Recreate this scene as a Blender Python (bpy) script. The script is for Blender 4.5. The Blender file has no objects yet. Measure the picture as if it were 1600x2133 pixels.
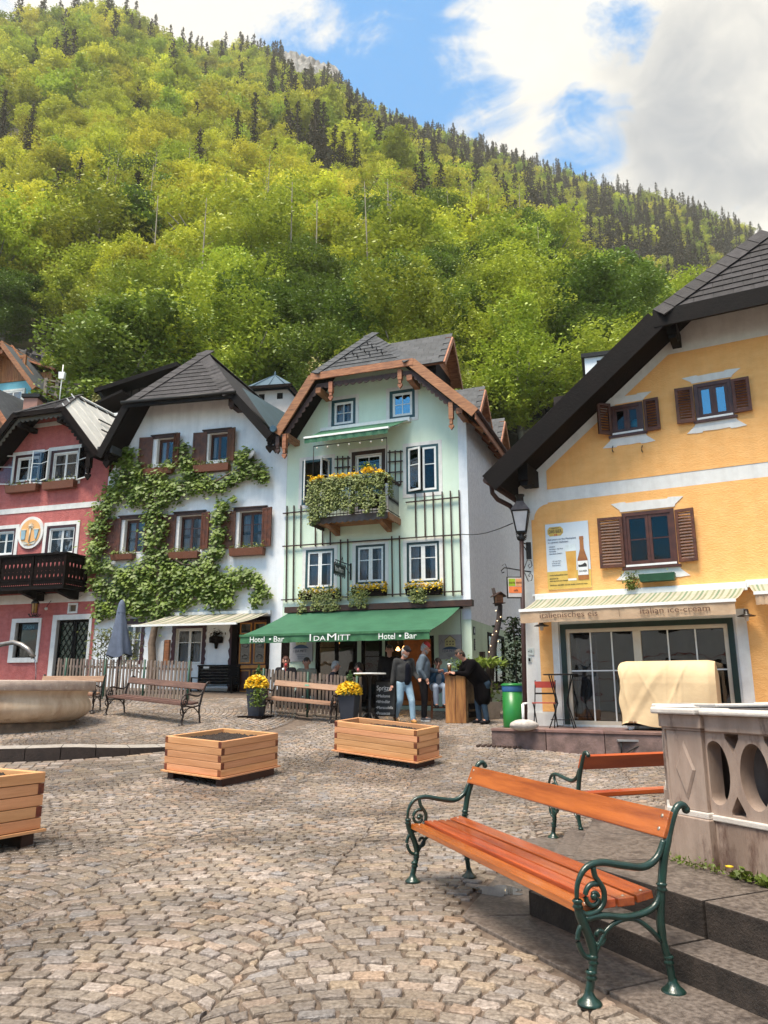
import bpy, bmesh, math, random
import numpy as np
from mathutils import Vector, Matrix
from math import sin, cos, pi, radians, sqrt, atan2
C = bpy.context.scene.collection
SC = bpy.context.scene
random.seed(7); NR = np.random.RandomState(7)

# ---------------------------------------------------------------- camera
FPX = 1560.0; HOR = 1435.0; CZ = 1.3
TH = math.atan((HOR - 1066.5) / FPX)
cam = bpy.data.cameras.new('camera'); camo = bpy.data.objects.new('camera', cam); C.objects.link(camo)
cam.sensor_fit = 'HORIZONTAL'; cam.sensor_width = 36; cam.lens = 36 * FPX / 1600
cam.clip_start = .05; cam.clip_end = 5000
camo.location = (0, 0, CZ); camo.rotation_euler = (pi / 2 + TH, 0, 0)
SC.camera = camo
# ---------------------------------------------------------------- sun, sky, exposure
SUNV = Vector((-.24, -.30, .9)).normalized()
sun = bpy.data.lights.new('sun', 'SUN'); suno = bpy.data.objects.new('sun', sun); C.objects.link(suno)
sun.energy = 3.3; sun.angle = radians(24); sun.color = (1, .91, .77)
suno.rotation_euler = SUNV.to_track_quat('Z', 'Y').to_euler(); suno.location = (0, 0, 60)
SC.view_settings.view_transform = 'Standard'; SC.view_settings.look = 'None'
SC.view_settings.gamma = 1; SC.view_settings.exposure = 1.2; SC.view_settings.use_curve_mapping = False
W = bpy.data.worlds.new('World'); SC.world = W; W.use_nodes = True

def make_world():
    nt = W.node_tree; N = nt.nodes; L = nt.links; N.clear()
    def n(t, **k):
        x = N.new(t)
        for a, b in k.items(): setattr(x, a, b)
        return x
    out = n('ShaderNodeOutputWorld'); bg = n('ShaderNodeBackground'); bg.inputs[1].default_value = .098
    sky = n('ShaderNodeTexSky', sky_type='NISHITA'); sky.sun_disc = False
    sky.sun_elevation = math.asin(SUNV.z); sky.sun_rotation = math.atan2(SUNV.x, SUNV.y)
    sky.air_density = 1.0; sky.dust_density = .3; sky.ozone_density = 2
    tc = n('ShaderNodeTexCoord'); V = tc.outputs['Generated']
    def noise(sc, det, rough, dist=0, loc=(0, 0, 0), stretch=(1, 1, 1.6)):
        m = n('ShaderNodeMapping'); m.inputs['Location'].default_value = loc; m.inputs['Scale'].default_value = stretch
        L.new(V, m.inputs[0]); t = n('ShaderNodeTexNoise'); L.new(m.outputs[0], t.inputs[0])
        t.inputs['Scale'].default_value = sc; t.inputs['Detail'].default_value = det
        t.inputs['Roughness'].default_value = rough; t.inputs['Distortion'].default_value = dist
        return t.outputs[0]
    def math_(op, a, b=None, c=None):
        x = n('ShaderNodeMath', operation=op)
        for i, v in enumerate((a, b, c)):
            if v is None: continue
            if isinstance(v, (int, float)): x.inputs[i].default_value = v
            else: L.new(v, x.inputs[i])
        return x.outputs[0]
    def blob(px, py, r0, r1):            # smooth disc of sky round a direction: 1 inside r0, 0 outside r1 (radians)
        u, v = px - 800, 1066.5 - py
        d = Vector((u, FPX * cos(TH) - v * sin(TH), FPX * sin(TH) + v * cos(TH))).normalized()
        x = n('ShaderNodeVectorMath', operation='DOT_PRODUCT'); L.new(V, x.inputs[0]); x.inputs[1].default_value = d
        m = n('ShaderNodeMapRange', interpolation_type='SMOOTHSTEP'); L.new(x.outputs['Value'], m.inputs[0])
        m.inputs[1].default_value = cos(r1); m.inputs[2].default_value = cos(r0)
        return m.outputs[0]
    big = noise(4.2, 12, .62, .5, (1.3, .4, 0)); fine = noise(13, 9, .65, .8, (0, 2, 0))
    d = math_('ADD', math_('MULTIPLY', big, .72), math_('MULTIPLY', fine, .28))
    d = math_('ADD', d, .035)
    clear = math_('MAXIMUM', blob(750, 130, .02, .2), math_('MULTIPLY', blob(1225, 300, .0, .09), .9))
    clear = math_('MAXIMUM', clear, math_('MULTIPLY', blob(960, 210, .0, .12), .6))
    clear = math_('MAXIMUM', clear, math_('MULTIPLY', blob(1285, 80, .0, .06), .8))
    bx = n('ShaderNodeVectorMath', operation='DOT_PRODUCT'); L.new(V, bx.inputs[0]); bx.inputs[1].default_value = Vector((-.47, -.8, .36)).normalized()  # clear patch added to the unseen sky behind, turning window reflections blue
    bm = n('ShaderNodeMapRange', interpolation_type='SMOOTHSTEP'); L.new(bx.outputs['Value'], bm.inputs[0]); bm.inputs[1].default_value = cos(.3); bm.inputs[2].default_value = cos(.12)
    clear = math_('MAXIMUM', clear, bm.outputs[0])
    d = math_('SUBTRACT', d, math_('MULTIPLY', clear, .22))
    full = math_('MAXIMUM', math_('MAXIMUM', blob(1560, 230, .05, .26), blob(400, 0, .02, .25)), math_('MAXIMUM', math_('MULTIPLY', blob(1160, 60, .02, .16), .55), math_('MULTIPLY', blob(1080, 290, .0, .13), .5)))
    d = math_('ADD', d, math_('MULTIPLY', full, .14))
    mr = n('ShaderNodeMapRange', interpolation_type='SMOOTHSTEP'); L.new(d, mr.inputs[0])
    mr.inputs[1].default_value = .43; mr.inputs[2].default_value = .58
    # cloud brightness: bright edges, greyer thick undersides
    grey = noise(1.7, 6, .5, .3, (5, 1, 2))
    gm = n('ShaderNodeMapRange', interpolation_type='SMOOTHSTEP'); L.new(math_('ADD', math_('ADD', grey, math_('MULTIPLY', fine, .25)), math_('MULTIPLY', blob(1580, 200, .03, .2), .28)), gm.inputs[0])
    gm.inputs[1].default_value = .62; gm.inputs[2].default_value = .96
    cc = n('ShaderNodeMix', data_type='RGBA'); L.new(gm.outputs[0], cc.inputs[0])
    cc.inputs[6].default_value = (5.0, 4.75, 4.25, 1); cc.inputs[7].default_value = (2.0, 2.12, 2.35, 1)
    # the open sky a little more saturated, as photographed
    hs = n('ShaderNodeMix', data_type='RGBA', blend_type='MULTIPLY'); hs.inputs[0].default_value = 1
    L.new(sky.outputs[0], hs.inputs[6]); hs.inputs[7].default_value = (.5, 1.25, 1.45, 1)
    mx = n('ShaderNodeMix', data_type='RGBA'); L.new(mr.outputs[0], mx.inputs[0])
    L.new(hs.outputs[2], mx.inputs[6]); L.new(cc.outputs[2], mx.inputs[7])
    L.new(mx.outputs[2], bg.inputs[0]); L.new(bg.outputs[0], out.inputs[0])
make_world()

# ---------------------------------------------------------------- rays from the survey of the photograph
def ray(px, py):
    u, v = px - 800, 1066.5 - py
    return Vector((u, FPX * cos(TH) - v * sin(TH), FPX * sin(TH) + v * cos(TH)))
def at(px, py, Y):
    r = ray(px, py); return Vector((0, 0, CZ)) + r * (Y / r.y)
def on_z(px, py, z):
    r = ray(px, py); return Vector((0, 0, CZ)) + r * ((z - CZ) / r.z)
def clamp(x, a=0., b=1.): return max(a, min(b, x))
def slope(X): return .085 + .03 * clamp(-X / 3)
PCX, PCY, PR = -6.6, 17.45, 5.0                    # fountain platform
def street_z(X, Y):
    z = slope(X) * max(0., Y - 11)
    if 10.5 < Y < 11.5: z = slope(X) * (Y - 10.5) ** 2 / 2
    return z
def plat_off(X, Y): return .2 * clamp((-2.9 - X) / 2.2) * clamp((17 - Y) / 4.5)
def in_plat(X, Y): return (X - PCX) ** 2 + (Y - PCY) ** 2 < PR * PR
def gz(X, Y):
    z = street_z(X, Y)
    if in_plat(X, Y): z += plat_off(X, Y)
    return z
def G(px, py, f=gz):
    r = ray(px, py); r = r / r.y; Y = 1.5
    while Y < 60:
        if CZ + r.z * Y <= f(r.x * Y, Y): break
        Y += .01
    return Vector((r.x * Y, Y, f(r.x * Y, Y)))

class Fac:                                           # a facade plane: local x along it, y into the building, z up
    def __init__(s, X, Y, deg, z0):
        s.o = Vector((X, Y)); s.ph = radians(deg); s.z0 = z0
        s.d = Vector((cos(s.ph), -sin(s.ph))); s.n = Vector((sin(s.ph), cos(s.ph)))
    def pt(s, px, py, out=0.):
        r = ray(px, py); r2 = Vector((r.x, r.y)); t = (s.n @ s.o - out) / (s.n @ r2)
        p = r2 * t; return s.d @ (p - s.o), r.z * t + CZ - s.z0
    def along(s, px):                                # local x where the plane crosses the picture column px at the horizon
        r = (px - 800) / (FPX / cos(TH)); return (r * s.o.y - s.o.x) / (s.d.x - r * s.d.y)
    def w(s, x, y=0., z=0.):
        p = s.o + s.d * x + s.n * y; return Vector((p.x, p.y, z + s.z0))
    def rect(s, x0, x1, y0, y1, out=0.):             # pixel box -> local (xa, xb, za, zb)
        ym, xm = (y0 + y1) / 2, (x0 + x1) / 2
        return s.pt(x0, ym, out)[0], s.pt(x1, ym, out)[0], s.pt(xm, y1, out)[1], s.pt(xm, y0, out)[1]

# ---------------------------------------------------------------- materials
MC = {}
def M(name, c1, c2=None, rough=.65, scale=6, bump=0, bscale=30, stretch=(1, 1, 1), metal=0, rand=0., det=6, spots=None,
      coat=0, transl=0, stain=0, emis=None, spec=.5, c3=None, bdist=.02, lo=.35, hi=.65):
    if name in MC: return MC[name]
    m = bpy.data.materials.new(name); m.use_nodes = True; MC[name] = m
    nt = m.node_tree; N = nt.nodes; L = nt.links; b = N['Principled BSDF']
    b.inputs['Roughness'].default_value = rough; b.inputs['Metallic'].default_value = metal
    b.inputs['Specular IOR Level'].default_value = spec
    if coat: b.inputs['Coat Weight'].default_value = coat; b.inputs['Coat Roughness'].default_value = .12
    c2 = c2 or tuple(x * .78 for x in c1)
    tc = N.new('ShaderNodeTexCoord'); mp = N.new('ShaderNodeMapping'); L.new(tc.outputs['Object'], mp.inputs[0])
    mp.inputs['Scale'].default_value = stretch
    oi = N.new('ShaderNodeObjectInfo')
    if rand:
        mu = N.new('ShaderNodeMath'); mu.operation = 'MULTIPLY'; L.new(oi.outputs['Random'], mu.inputs[0]); mu.inputs[1].default_value = 40
        L.new(mu.outputs[0], mp.inputs['Location'])
    no = N.new('ShaderNodeTexNoise'); L.new(mp.outputs[0], no.inputs[0]); no.inputs['Scale'].default_value = scale; no.inputs['Detail'].default_value = det
    no.inputs['Roughness'].default_value = .6
    r = N.new('ShaderNodeMapRange'); L.new(no.outputs[0], r.inputs[0]); r.inputs[1].default_value = lo; r.inputs[2].default_value = hi
    mx = N.new('ShaderNodeMix'); mx.data_type = 'RGBA'; L.new(r.outputs[0], mx.inputs[0])
    mx.inputs[6].default_value = (*c1, 1); mx.inputs[7].default_value = (*c2, 1); col = mx.outputs[2]
    if spots:                                        # (colour, scale, threshold)
        n2 = N.new('ShaderNodeTexNoise'); L.new(mp.outputs[0], n2.inputs[0]); n2.inputs['Scale'].default_value = spots[1]; n2.inputs['Detail'].default_value = 8
        n2.inputs['Roughness'].default_value = .7
        r2 = N.new('ShaderNodeMapRange'); L.new(n2.outputs[0], r2.inputs[0]); r2.inputs[1].default_value = spots[2]; r2.inputs[2].default_value = spots[2] + .12
        m2 = N.new('ShaderNodeMix'); m2.data_type = 'RGBA'; L.new(r2.outputs[0], m2.inputs[0]); L.new(col, m2.inputs[6]); m2.inputs[7].default_value = (*spots[0], 1)
        col = m2.outputs[2]
    if stain:                                        # rain streaks and damp: long vertical noise
        m5 = N.new('ShaderNodeMapping'); L.new(tc.outputs['Object'], m5.inputs[0]); m5.inputs['Scale'].default_value = (2.6, 2.6, .3)
        n5 = N.new('ShaderNodeTexNoise'); L.new(m5.outputs[0], n5.inputs[0]); n5.inputs['Scale'].default_value = 1.4; n5.inputs['Detail'].default_value = 9; n5.inputs['Roughness'].default_value = .7
        r5 = N.new('ShaderNodeMapRange'); L.new(n5.outputs[0], r5.inputs[0]); r5.inputs[1].default_value = .42; r5.inputs[2].default_value = .72; r5.inputs[3].default_value = 1; r5.inputs[4].default_value = 1 - stain
        v5 = N.new('ShaderNodeVectorMath'); v5.operation = 'SCALE'; L.new(col, v5.inputs[0]); L.new(r5.outputs[0], v5.inputs['Scale']); col = v5.outputs[0]
    if rand:
        h = N.new('ShaderNodeHueSaturation'); L.new(col, h.inputs['Color'])
        a = N.new('ShaderNodeMapRange'); L.new(oi.outputs['Random'], a.inputs[0]); a.inputs[3].default_value = 1 - rand; a.inputs[4].default_value = 1 + rand
        L.new(a.outputs[0], h.inputs['Value'])
        h2 = N.new('ShaderNodeMath'); h2.operation = 'MULTIPLY_ADD'; fr = N.new('ShaderNodeMath'); fr.operation = 'FRACT'
        mm = N.new('ShaderNodeMath'); mm.operation = 'MULTIPLY'; L.new(oi.outputs['Random'], mm.inputs[0]); mm.inputs[1].default_value = 17.3
        L.new(mm.outputs[0], fr.inputs[0]); L.new(fr.outputs[0], h2.inputs[0]); h2.inputs[1].default_value = .03 * min(1, rand * 4); h2.inputs[2].default_value = .5 - .015 * min(1, rand * 4)
        L.new(h2.outputs[0], h.inputs['Hue']); col = h.outputs[0]
    L.new(col, b.inputs['Base Color'])
    if bump:
        n3 = N.new('ShaderNodeTexNoise'); L.new(mp.outputs[0], n3.inputs[0]); n3.inputs['Scale'].default_value = bscale; n3.inputs['Detail'].default_value = 8
        n3.inputs['Roughness'].default_value = .65
        bp = N.new('ShaderNodeBump'); bp.inputs['Strength'].default_value = bump; bp.inputs['Distance'].default_value = bdist
        L.new(n3.outputs[0], bp.inputs['Height']); L.new(bp.outputs[0], b.inputs['Normal'])
    if emis:
        b.inputs['Emission Color'].default_value = (*emis[0], 1); b.inputs['Emission Strength'].default_value = emis[1]
    if transl:
        t = N.new('ShaderNodeBsdfTranslucent'); L.new(col, t.inputs[0]); ms = N.new('ShaderNodeMixShader'); ms.inputs[0].default_value = transl
        L.new(b.outputs[0], ms.inputs[1]); L.new(t.outputs[0], ms.inputs[2]); L.new(ms.outputs[0], N['Material Output'].inputs[0])
    return m
def glass(name='glass', tint=(.9, .95, 1), mixf=.3, rough=.02):
    if name in MC: return MC[name]
    m = bpy.data.materials.new(name); m.use_nodes = True; MC[name] = m; nt = m.node_tree; N = nt.nodes; L = nt.links; N.clear()
    o = N.new('ShaderNodeOutputMaterial'); t = N.new('ShaderNodeBsdfTransparent'); t.inputs[0].default_value = (*tint, 1)
    g = N.new('ShaderNodeBsdfGlossy'); g.inputs['Roughness'].default_value = rough
    fr = N.new('ShaderNodeFresnel'); fr.inputs[0].default_value = 1.5
    ad = N.new('ShaderNodeMath'); ad.operation = 'ADD'; ad.use_clamp = True; L.new(fr.outputs[0], ad.inputs[0]); ad.inputs[1].default_value = mixf
    tc = N.new('ShaderNodeTexCoord'); no = N.new('ShaderNodeTexNoise'); no.inputs['Scale'].default_value = 1.6; L.new(tc.outputs['Object'], no.inputs[0])
    bp = N.new('ShaderNodeBump'); bp.inputs['Strength'].default_value = .12; bp.inputs['Distance'].default_value = .05; L.new(no.outputs[0], bp.inputs['Height']); L.new(bp.outputs[0], g.inputs['Normal'])
    s = N.new('ShaderNodeMixShader'); L.new(ad.outputs[0], s.inputs[0]); L.new(t.outputs[0], s.inputs[1]); L.new(g.outputs[0], s.inputs[2]); L.new(s.outputs[0], o.inputs[0])
    return m

# ---------------------------------------------------------------- mesh builder
class MB:
    def __init__(s): s.v = []; s.f = []; s.m = []; s.sm = []
    def add(s, vs, fs, m=0, smooth=False):
        k = len(s.v); s.v += [tuple(v) for v in vs]
        for f in fs: s.f.append([i + k for i in f]); s.m.append(m); s.sm.append(smooth)
        return s
    def box(s, x0, x1, y0, y1, z0, z1, m=0):
        x0, x1 = min(x0, x1), max(x0, x1); y0, y1 = min(y0, y1), max(y0, y1); z0, z1 = min(z0, z1), max(z0, z1)
        return s.add([(x0, y0, z0), (x1, y0, z0), (x1, y1, z0), (x0, y1, z0), (x0, y0, z1), (x1, y0, z1), (x1, y1, z1), (x0, y1, z1)],
                     [(0, 3, 2, 1), (4, 5, 6, 7), (0, 1, 5, 4), (1, 2, 6, 5), (2, 3, 7, 6), (3, 0, 4, 7)], m)
    def hexa(s, b, t, m=0):                          # bottom ring and top ring of n points each
        n = len(b); fs = [tuple(range(n))[::-1], tuple(range(n, 2 * n))] + [(i, (i + 1) % n, n + (i + 1) % n, n + i) for i in range(n)]
        return s.add(list(b) + list(t), fs, m)
    def beam(s, p, q, w, h, up=(0, 0, 1), m=0):
        p, q = Vector(p), Vector(q); d = (q - p).normalized(); up = Vector(up)
        if abs(d.dot(up)) > .98: up = Vector((0, 1, 0))
        a = d.cross(up).normalized() * w / 2; u = a.cross(d).normalized() * h / 2
        return s.hexa([p - a - u, p + a - u, p + a + u, p - a + u], [q - a - u, q + a - u, q + a + u, q - a + u], m)
    def tube(s, pts, r, seg=8, m=0, caps=True, smooth=True):
        pts = [Vector(p) for p in pts]; n = len(pts); rs = r if isinstance(r, (list, tuple)) else [r] * n
        k = len(s.v); ref = None
        for i, p in enumerate(pts):
            d = (pts[min(i + 1, n - 1)] - pts[max(i - 1, 0)]).normalized()
            if ref is None: ref = Vector((0, 0, 1)) if abs(d.z) < .9 else Vector((1, 0, 0))
            a = d.cross(ref)
            if a.length < 1e-4: a = d.cross(Vector((.3, .9, .1)))
            a.normalize(); b = d.cross(a).normalized(); ref = -b if False else ref
            for j in range(seg):
                t = 2 * pi * j / seg; s.v.append(tuple(p + (a * cos(t) + b * sin(t)) * rs[i]))
        for i in range(n - 1):
            for j in range(seg):
                j2 = (j + 1) % seg; s.f.append([k + i * seg + j, k + i * seg + j2, k + (i + 1) * seg + j2, k + (i + 1) * seg + j]); s.m.append(m); s.sm.append(smooth)
        if caps:
            s.f.append([k + j for j in range(seg)][::-1]); s.m.append(m); s.sm.append(False)
            s.f.append([k + (n - 1) * seg + j for j in range(seg)]); s.m.append(m); s.sm.append(False)
        return s
    def lathe(s, prof, seg=24, c=(0, 0), m=0, smooth=True, a0=0, a1=2 * pi, sx=1, sy=1):
        k = len(s.v); full = abs(a1 - a0 - 2 * pi) < 1e-6; cols = seg if full else seg + 1
        for r, z in prof:
            for j in range(cols):
                t = a0 + (a1 - a0) * j / seg; s.v.append((c[0] + r * cos(t) * sx, c[1] + r * sin(t) * sy, z))
        for i in range(len(prof) - 1):
            for j in range(seg):
                j2 = (j + 1) % cols; s.f.append([k + i * cols + j, k + i * cols + j2, k + (i + 1) * cols + j2, k + (i + 1) * cols + j]); s.m.append(m); s.sm.append(smooth)
        return s
    def prism(s, poly, y0, y1, m=0, mside=None):     # polygon in xz, extruded along y
        n = len(poly); k = len(s.v)
        s.v += [(x, y0, z) for x, z in poly] + [(x, y1, z) for x, z in poly]
        s.f.append([k + i for i in range(n)]); s.m.append(m); s.sm.append(False)
        s.f.append([k + n + i for i in range(n)][::-1]); s.m.append(m); s.sm.append(False)
        for i in range(n):
            j = (i + 1) % n; s.f.append([k + j, k + i, k + n + i, k + n + j]); s.m.append(m if mside is None else mside); s.sm.append(False)
        return s
    def slab(s, poly, th, mt=0, ms=1, mb=2):         # planar 3D polygon (top), thickened downward along its normal
        P = [Vector(p) for p in poly]; nrm = Vector((0, 0, 0))
        for i in range(1, len(P) - 1): nrm += (P[i] - P[0]).cross(P[i + 1] - P[0])
        nrm.normalize()
        if nrm.z < 0: nrm = -nrm; P = P[::-1]
        Q = [p - nrm * th for p in P]; n = len(P); k = len(s.v)
        s.v += [tuple(p) for p in P + Q]
        s.f.append([k + i for i in range(n)]); s.m.append(mt); s.sm.append(False)
        s.f.append([k + n + i for i in range(n)][::-1]); s.m.append(mb); s.sm.append(False)
        for i in range(n):
            j = (i + 1) % n; s.f.append([k + j, k + i, k + n + i, k + n + j]); s.m.append(ms); s.sm.append(False)
        return s
    def ball(s, c, r, seg=10, rings=6, m=0, sq=(1, 1, 1)):
        k = len(s.v); c = Vector(c)
        for i in range(rings + 1):
            a = pi * i / rings
            for j in range(seg):
                t = 2 * pi * j / seg; s.v.append((c.x + r * sq[0] * sin(a) * cos(t), c.y + r * sq[1] * sin(a) * sin(t), c.z + r * sq[2] * cos(a)))
        for i in range(rings):
            for j in range(seg):
                j2 = (j + 1) % seg; s.f.append([k + i * seg + j, k + (i + 1) * seg + j, k + (i + 1) * seg + j2, k + i * seg + j2]); s.m.append(m); s.sm.append(True)
        return s
    def mesh(s, name, mats):
        me = bpy.data.meshes.new(name); me.from_pydata(s.v, [], s.f)
        for m in (mats if isinstance(mats, (list, tuple)) else [mats]): me.materials.append(m)
        if len(me.polygons) == len(s.m):
            me.polygons.foreach_set('material_index', s.m); me.polygons.foreach_set('use_smooth', s.sm)
        me.update(); return me
    def build(s, name, mats, parent=None, loc=(0, 0, 0), rot=(0, 0, 0), bevel=0):
        return ob(name, s.mesh(name, mats), parent, loc, rot, bevel)
def ob(name, me, parent=None, loc=(0, 0, 0), rot=(0, 0, 0), bevel=0, scale=None):
    o = bpy.data.objects.new(name, me); C.objects.link(o); o.location = loc; o.rotation_euler = rot
    if scale: o.scale = scale
    if parent: o.parent = parent
    if bevel:
        b = o.modifiers.new('bevel', 'BEVEL'); b.width = bevel; b.segments = 2; b.limit_method = 'ANGLE'; b.harden_normals = False
    return o
def tag(o, label=None, cat=None, group=None, kind=None):
    for k, v in (('label', label), ('category', cat), ('group', group), ('kind', kind)):
        if v: o[k] = v
    return o
def thing(name, label, cat, loc=(0, 0, 0), rz=0, group=None):
    o = bpy.data.objects.new(name, None); C.objects.link(o); o.location = loc; o.rotation_euler = (0, 0, rz); o.empty_display_size = .2
    return tag(o, label, cat, group)
def copy_tree(o, parent=None, link=None):
    c = o.copy(); C.objects.link(c); c.parent = parent
    for ch in list(KIDS[o.name] if o.name in KIDS else o.children): copy_tree(ch, c)
    return c
KIDS = {}
def kids(o):
    for x in bpy.data.objects:
        if x.parent: KIDS.setdefault(x.parent.name, [])
    KIDS[o.name] = [x for x in C.objects if x.parent == o]
    for x in KIDS[o.name]: kids(x)
def shape(outs, depth, name, mats, parent=None, loc=(0, 0, 0), rot=(0, 0, 0), bevel=0):
    """flat board with holes: closed 2D outlines (x, z); stands in the local xz plane, front at y=-depth/2"""
    cu = bpy.data.curves.new(name, 'CURVE'); cu.dimensions = '2D'; cu.fill_mode = 'BOTH'; cu.extrude = depth / 2
    for o in outs:
        sp = cu.splines.new('POLY'); sp.points.add(len(o) - 1); sp.use_cyclic_u = True
        for i, (x, z) in enumerate(o): sp.points[i].co = (x, z, 0, 1)
    t = bpy.data.objects.new('tmp', cu); C.objects.link(t)
    me = bpy.data.meshes.new_from_object(t.evaluated_get(bpy.context.evaluated_depsgraph_get()))
    bpy.data.objects.remove(t); me.transform(Matrix.Rotation(pi / 2, 4, 'X')); me.materials.clear(); me.materials.append(mats); me.name = name
    return ob(name, me, parent, loc, rot, bevel)
def text(body, size, mat, parent, loc, rot=(pi / 2, 0, 0), align='LEFT', xs=1., off=0., ext=.002, name='lettering', space=1.):
    cu = bpy.data.curves.new('text', 'FONT'); cu.body = body; cu.size = size; cu.extrude = ext; cu.align_x = align; cu.offset = off; cu.space_character = space; cu.resolution_u = 3
    t = bpy.data.objects.new('tmp', cu); C.objects.link(t)
    me = bpy.data.meshes.new_from_object(t.evaluated_get(bpy.context.evaluated_depsgraph_get())); bpy.data.objects.remove(t)
    me.transform(Matrix.Diagonal((xs, 1, 1, 1))); me.materials.clear(); me.materials.append(mat)
    return ob(name, me, parent, loc, rot)
def circ(cx, cz, rx, rz, n=20, a0=0, a1=2 * pi, rev=False):
    p = [(cx + rx * cos(a0 + (a1 - a0) * i / n), cz + rz * sin(a0 + (a1 - a0) * i / n)) for i in range(n)]
    return p[::-1] if rev else p
def np_mesh(name, V, F, mats, mi=None, smooth=False):
    """V (n,3), F (m,k) index array with k = 3 or 4"""
    me = bpy.data.meshes.new(name); n, k = F.shape
    me.vertices.add(len(V)); me.vertices.foreach_set('co', V.astype(np.float32).ravel())
    me.loops.add(n * k); me.loops.foreach_set('vertex_index', F.astype(np.int32).ravel())
    me.polygons.add(n); me.polygons.foreach_set('loop_start', np.arange(0, n * k, k, dtype=np.int32))
    for m in (mats if isinstance(mats, (list, tuple)) else [mats]): me.materials.append(m)
    if mi is not None: me.polygons.foreach_set('material_index', mi.astype(np.int32))
    me.polygons.foreach_set('use_smooth', np.full(n, smooth)); me.update(calc_edges=True); me.validate(); return me
def leaves(pts, size, rs, up=.55, aspect=.55, normals=None, vary=.35):
    """one folded-diamond leaf quad per point -> V, F"""
    P = np.asarray(pts, float); n = len(P)
    N = rs.normal(size=(n, 3)); N[:, 2] = np.abs(N[:, 2]) + up * 2
    if normals is not None: N = N * .5 + np.asarray(normals) * 1.6
    N /= np.linalg.norm(N, axis=1)[:, None]
    A = np.cross(N, rs.normal(size=(n, 3))); A /= np.linalg.norm(A, axis=1)[:, None]; B = np.cross(N, A)
    s = (size * (1 + vary * rs.uniform(-1, 1, n)))[:, None]
    V = np.stack([P - A * s * .5, P - B * s * aspect * .5, P + A * s * .5, P + B * s * aspect * .5], 1).reshape(-1, 3)
    F = np.arange(4 * n).reshape(n, 4); return V, F
# ================================================================ materials used all over
mWhite = M('white_plaster', (.84, .86, .89), (.74, .77, .81), .85, 3, .25, 60, stain=.16)
mRough = M('rough_cast', (.82, .8, .81), (.68, .66, .68), .9, 9, 1.0, 22, (1, 1, 1), bdist=.04, stain=.06)
mRed = M('red_plaster', (.56, .165, .15), (.46, .115, .105), .85, 5, 1.0, 20, bdist=.04, stretch=(1, 1, 1.6), stain=.2)
mYel = M('yellow_plaster', (.93, .5, .18), (.88, .44, .14), .85, 4, .42, 18, stain=.1, bdist=.04, stretch=(1, 1, 2.0), spots=((.9, .52, .2), 9, .6))
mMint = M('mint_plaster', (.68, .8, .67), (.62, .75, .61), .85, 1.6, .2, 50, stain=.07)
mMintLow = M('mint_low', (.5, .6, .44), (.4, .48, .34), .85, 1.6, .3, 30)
mTrim = M('white_trim', (.76, .75, .72), (.68, .66, .63), .7, 6, .1, 60, stain=.14)
mPaint = M('white_paint', (.8, .8, .78), (.7, .7, .68), .45, 10, .05, 80)
mSlate = M('slate', (.045, .04, .043), (.022, .0195, .022), .6, 7, .5, 26, rand=.25, spots=((.05, .045, .048), 12, .62), spec=.2)
mSlate2 = M('slate_cool', (.06, .062, .068), (.033, .035, .04), .55, 6, .4, 26, rand=.22, spec=.25)
mDark = M('dark_wood', (.007, .0026, .0018), (.0035, .0015, .0012), .7, 4, .4, 18, (1, 1, 1), rand=.1, spec=.1)
mBlackw = M('black_wood', (.005, .0026, .0023), (.0025, .0015, .0014), .65, 4, .3, 18, spec=.14)
mOrangew = M('orange_wood', (.38, .15, .06), (.17, .055, .02), .55, 5, .4, 20, (.6, 1, 5), rand=.12)
mBrown = M('brown_wood', (.045, .012, .005), (.02, .005, .0025), .6, 6, .4, 25, (1, 1, 1), rand=.15)
mShut = M('shutter_wood', (.12, .035, .011), (.05, .014, .005), .55, 7, .4, 25, rand=.15)
mFrame = M('brown_frame', (.09, .024, .01), (.045, .011, .005), .45, 8, .2, 30)
mTeal = M('teal_frame', (.02, .07, .075), (.014, .05, .055), .4, 8)
mDkGreen = M('green_frame', (.007, .028, .018), (.005, .018, .012), .4, 8)
mWine = M('wine_frame', (.05, .004, .01), (.032, .003, .007), .45, 8)
mIron = M('dark_iron', (.01, .008, .0075), (.006, .005, .005), .45, 20, .3, 60, spec=.3)
mZinc = M('blue_sheet', (.07, .12, .16), (.05, .09, .12), .35, 3, .1, 20, metal=.4)
mLight = M('pale_sheet', (.62, .6, .56), (.5, .49, .46), .45, 3, .15, 14, metal=.2)
mCurt = M('curtain', (.72, .71, .7), (.6, .59, .58), .9, 6, transl=.3)
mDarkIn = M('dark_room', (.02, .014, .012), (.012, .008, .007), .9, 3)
mGlass = glass(mixf=-.02, tint=(.8, .82, .85)); mGlassSky = glass('glass_bright', (.5, .6, .7), .22); mGlassDark = glass('glass_dark', (.5, .5, .5), .02)
mLeafA = M('vine_leaf', (.23, .31, .042), (.06, .115, .014), .5, 2.2, transl=.3, rand=.05, lo=.3, hi=.7)
mLeafB = M('flower_leaf', (.24, .27, .06), (.08, .12, .025), .55, 5, transl=.25, lo=.3, hi=.7)
mYFlow = M('yellow_petal', (.8, .5, .02), (.85, .62, .04), .6, 30, transl=.2)
mSoil = M('soil', (.035, .022, .016), (.015, .009, .007), .9, 30, .8, 60, spots=((.14, .11, .09), 60, .62))

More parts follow.
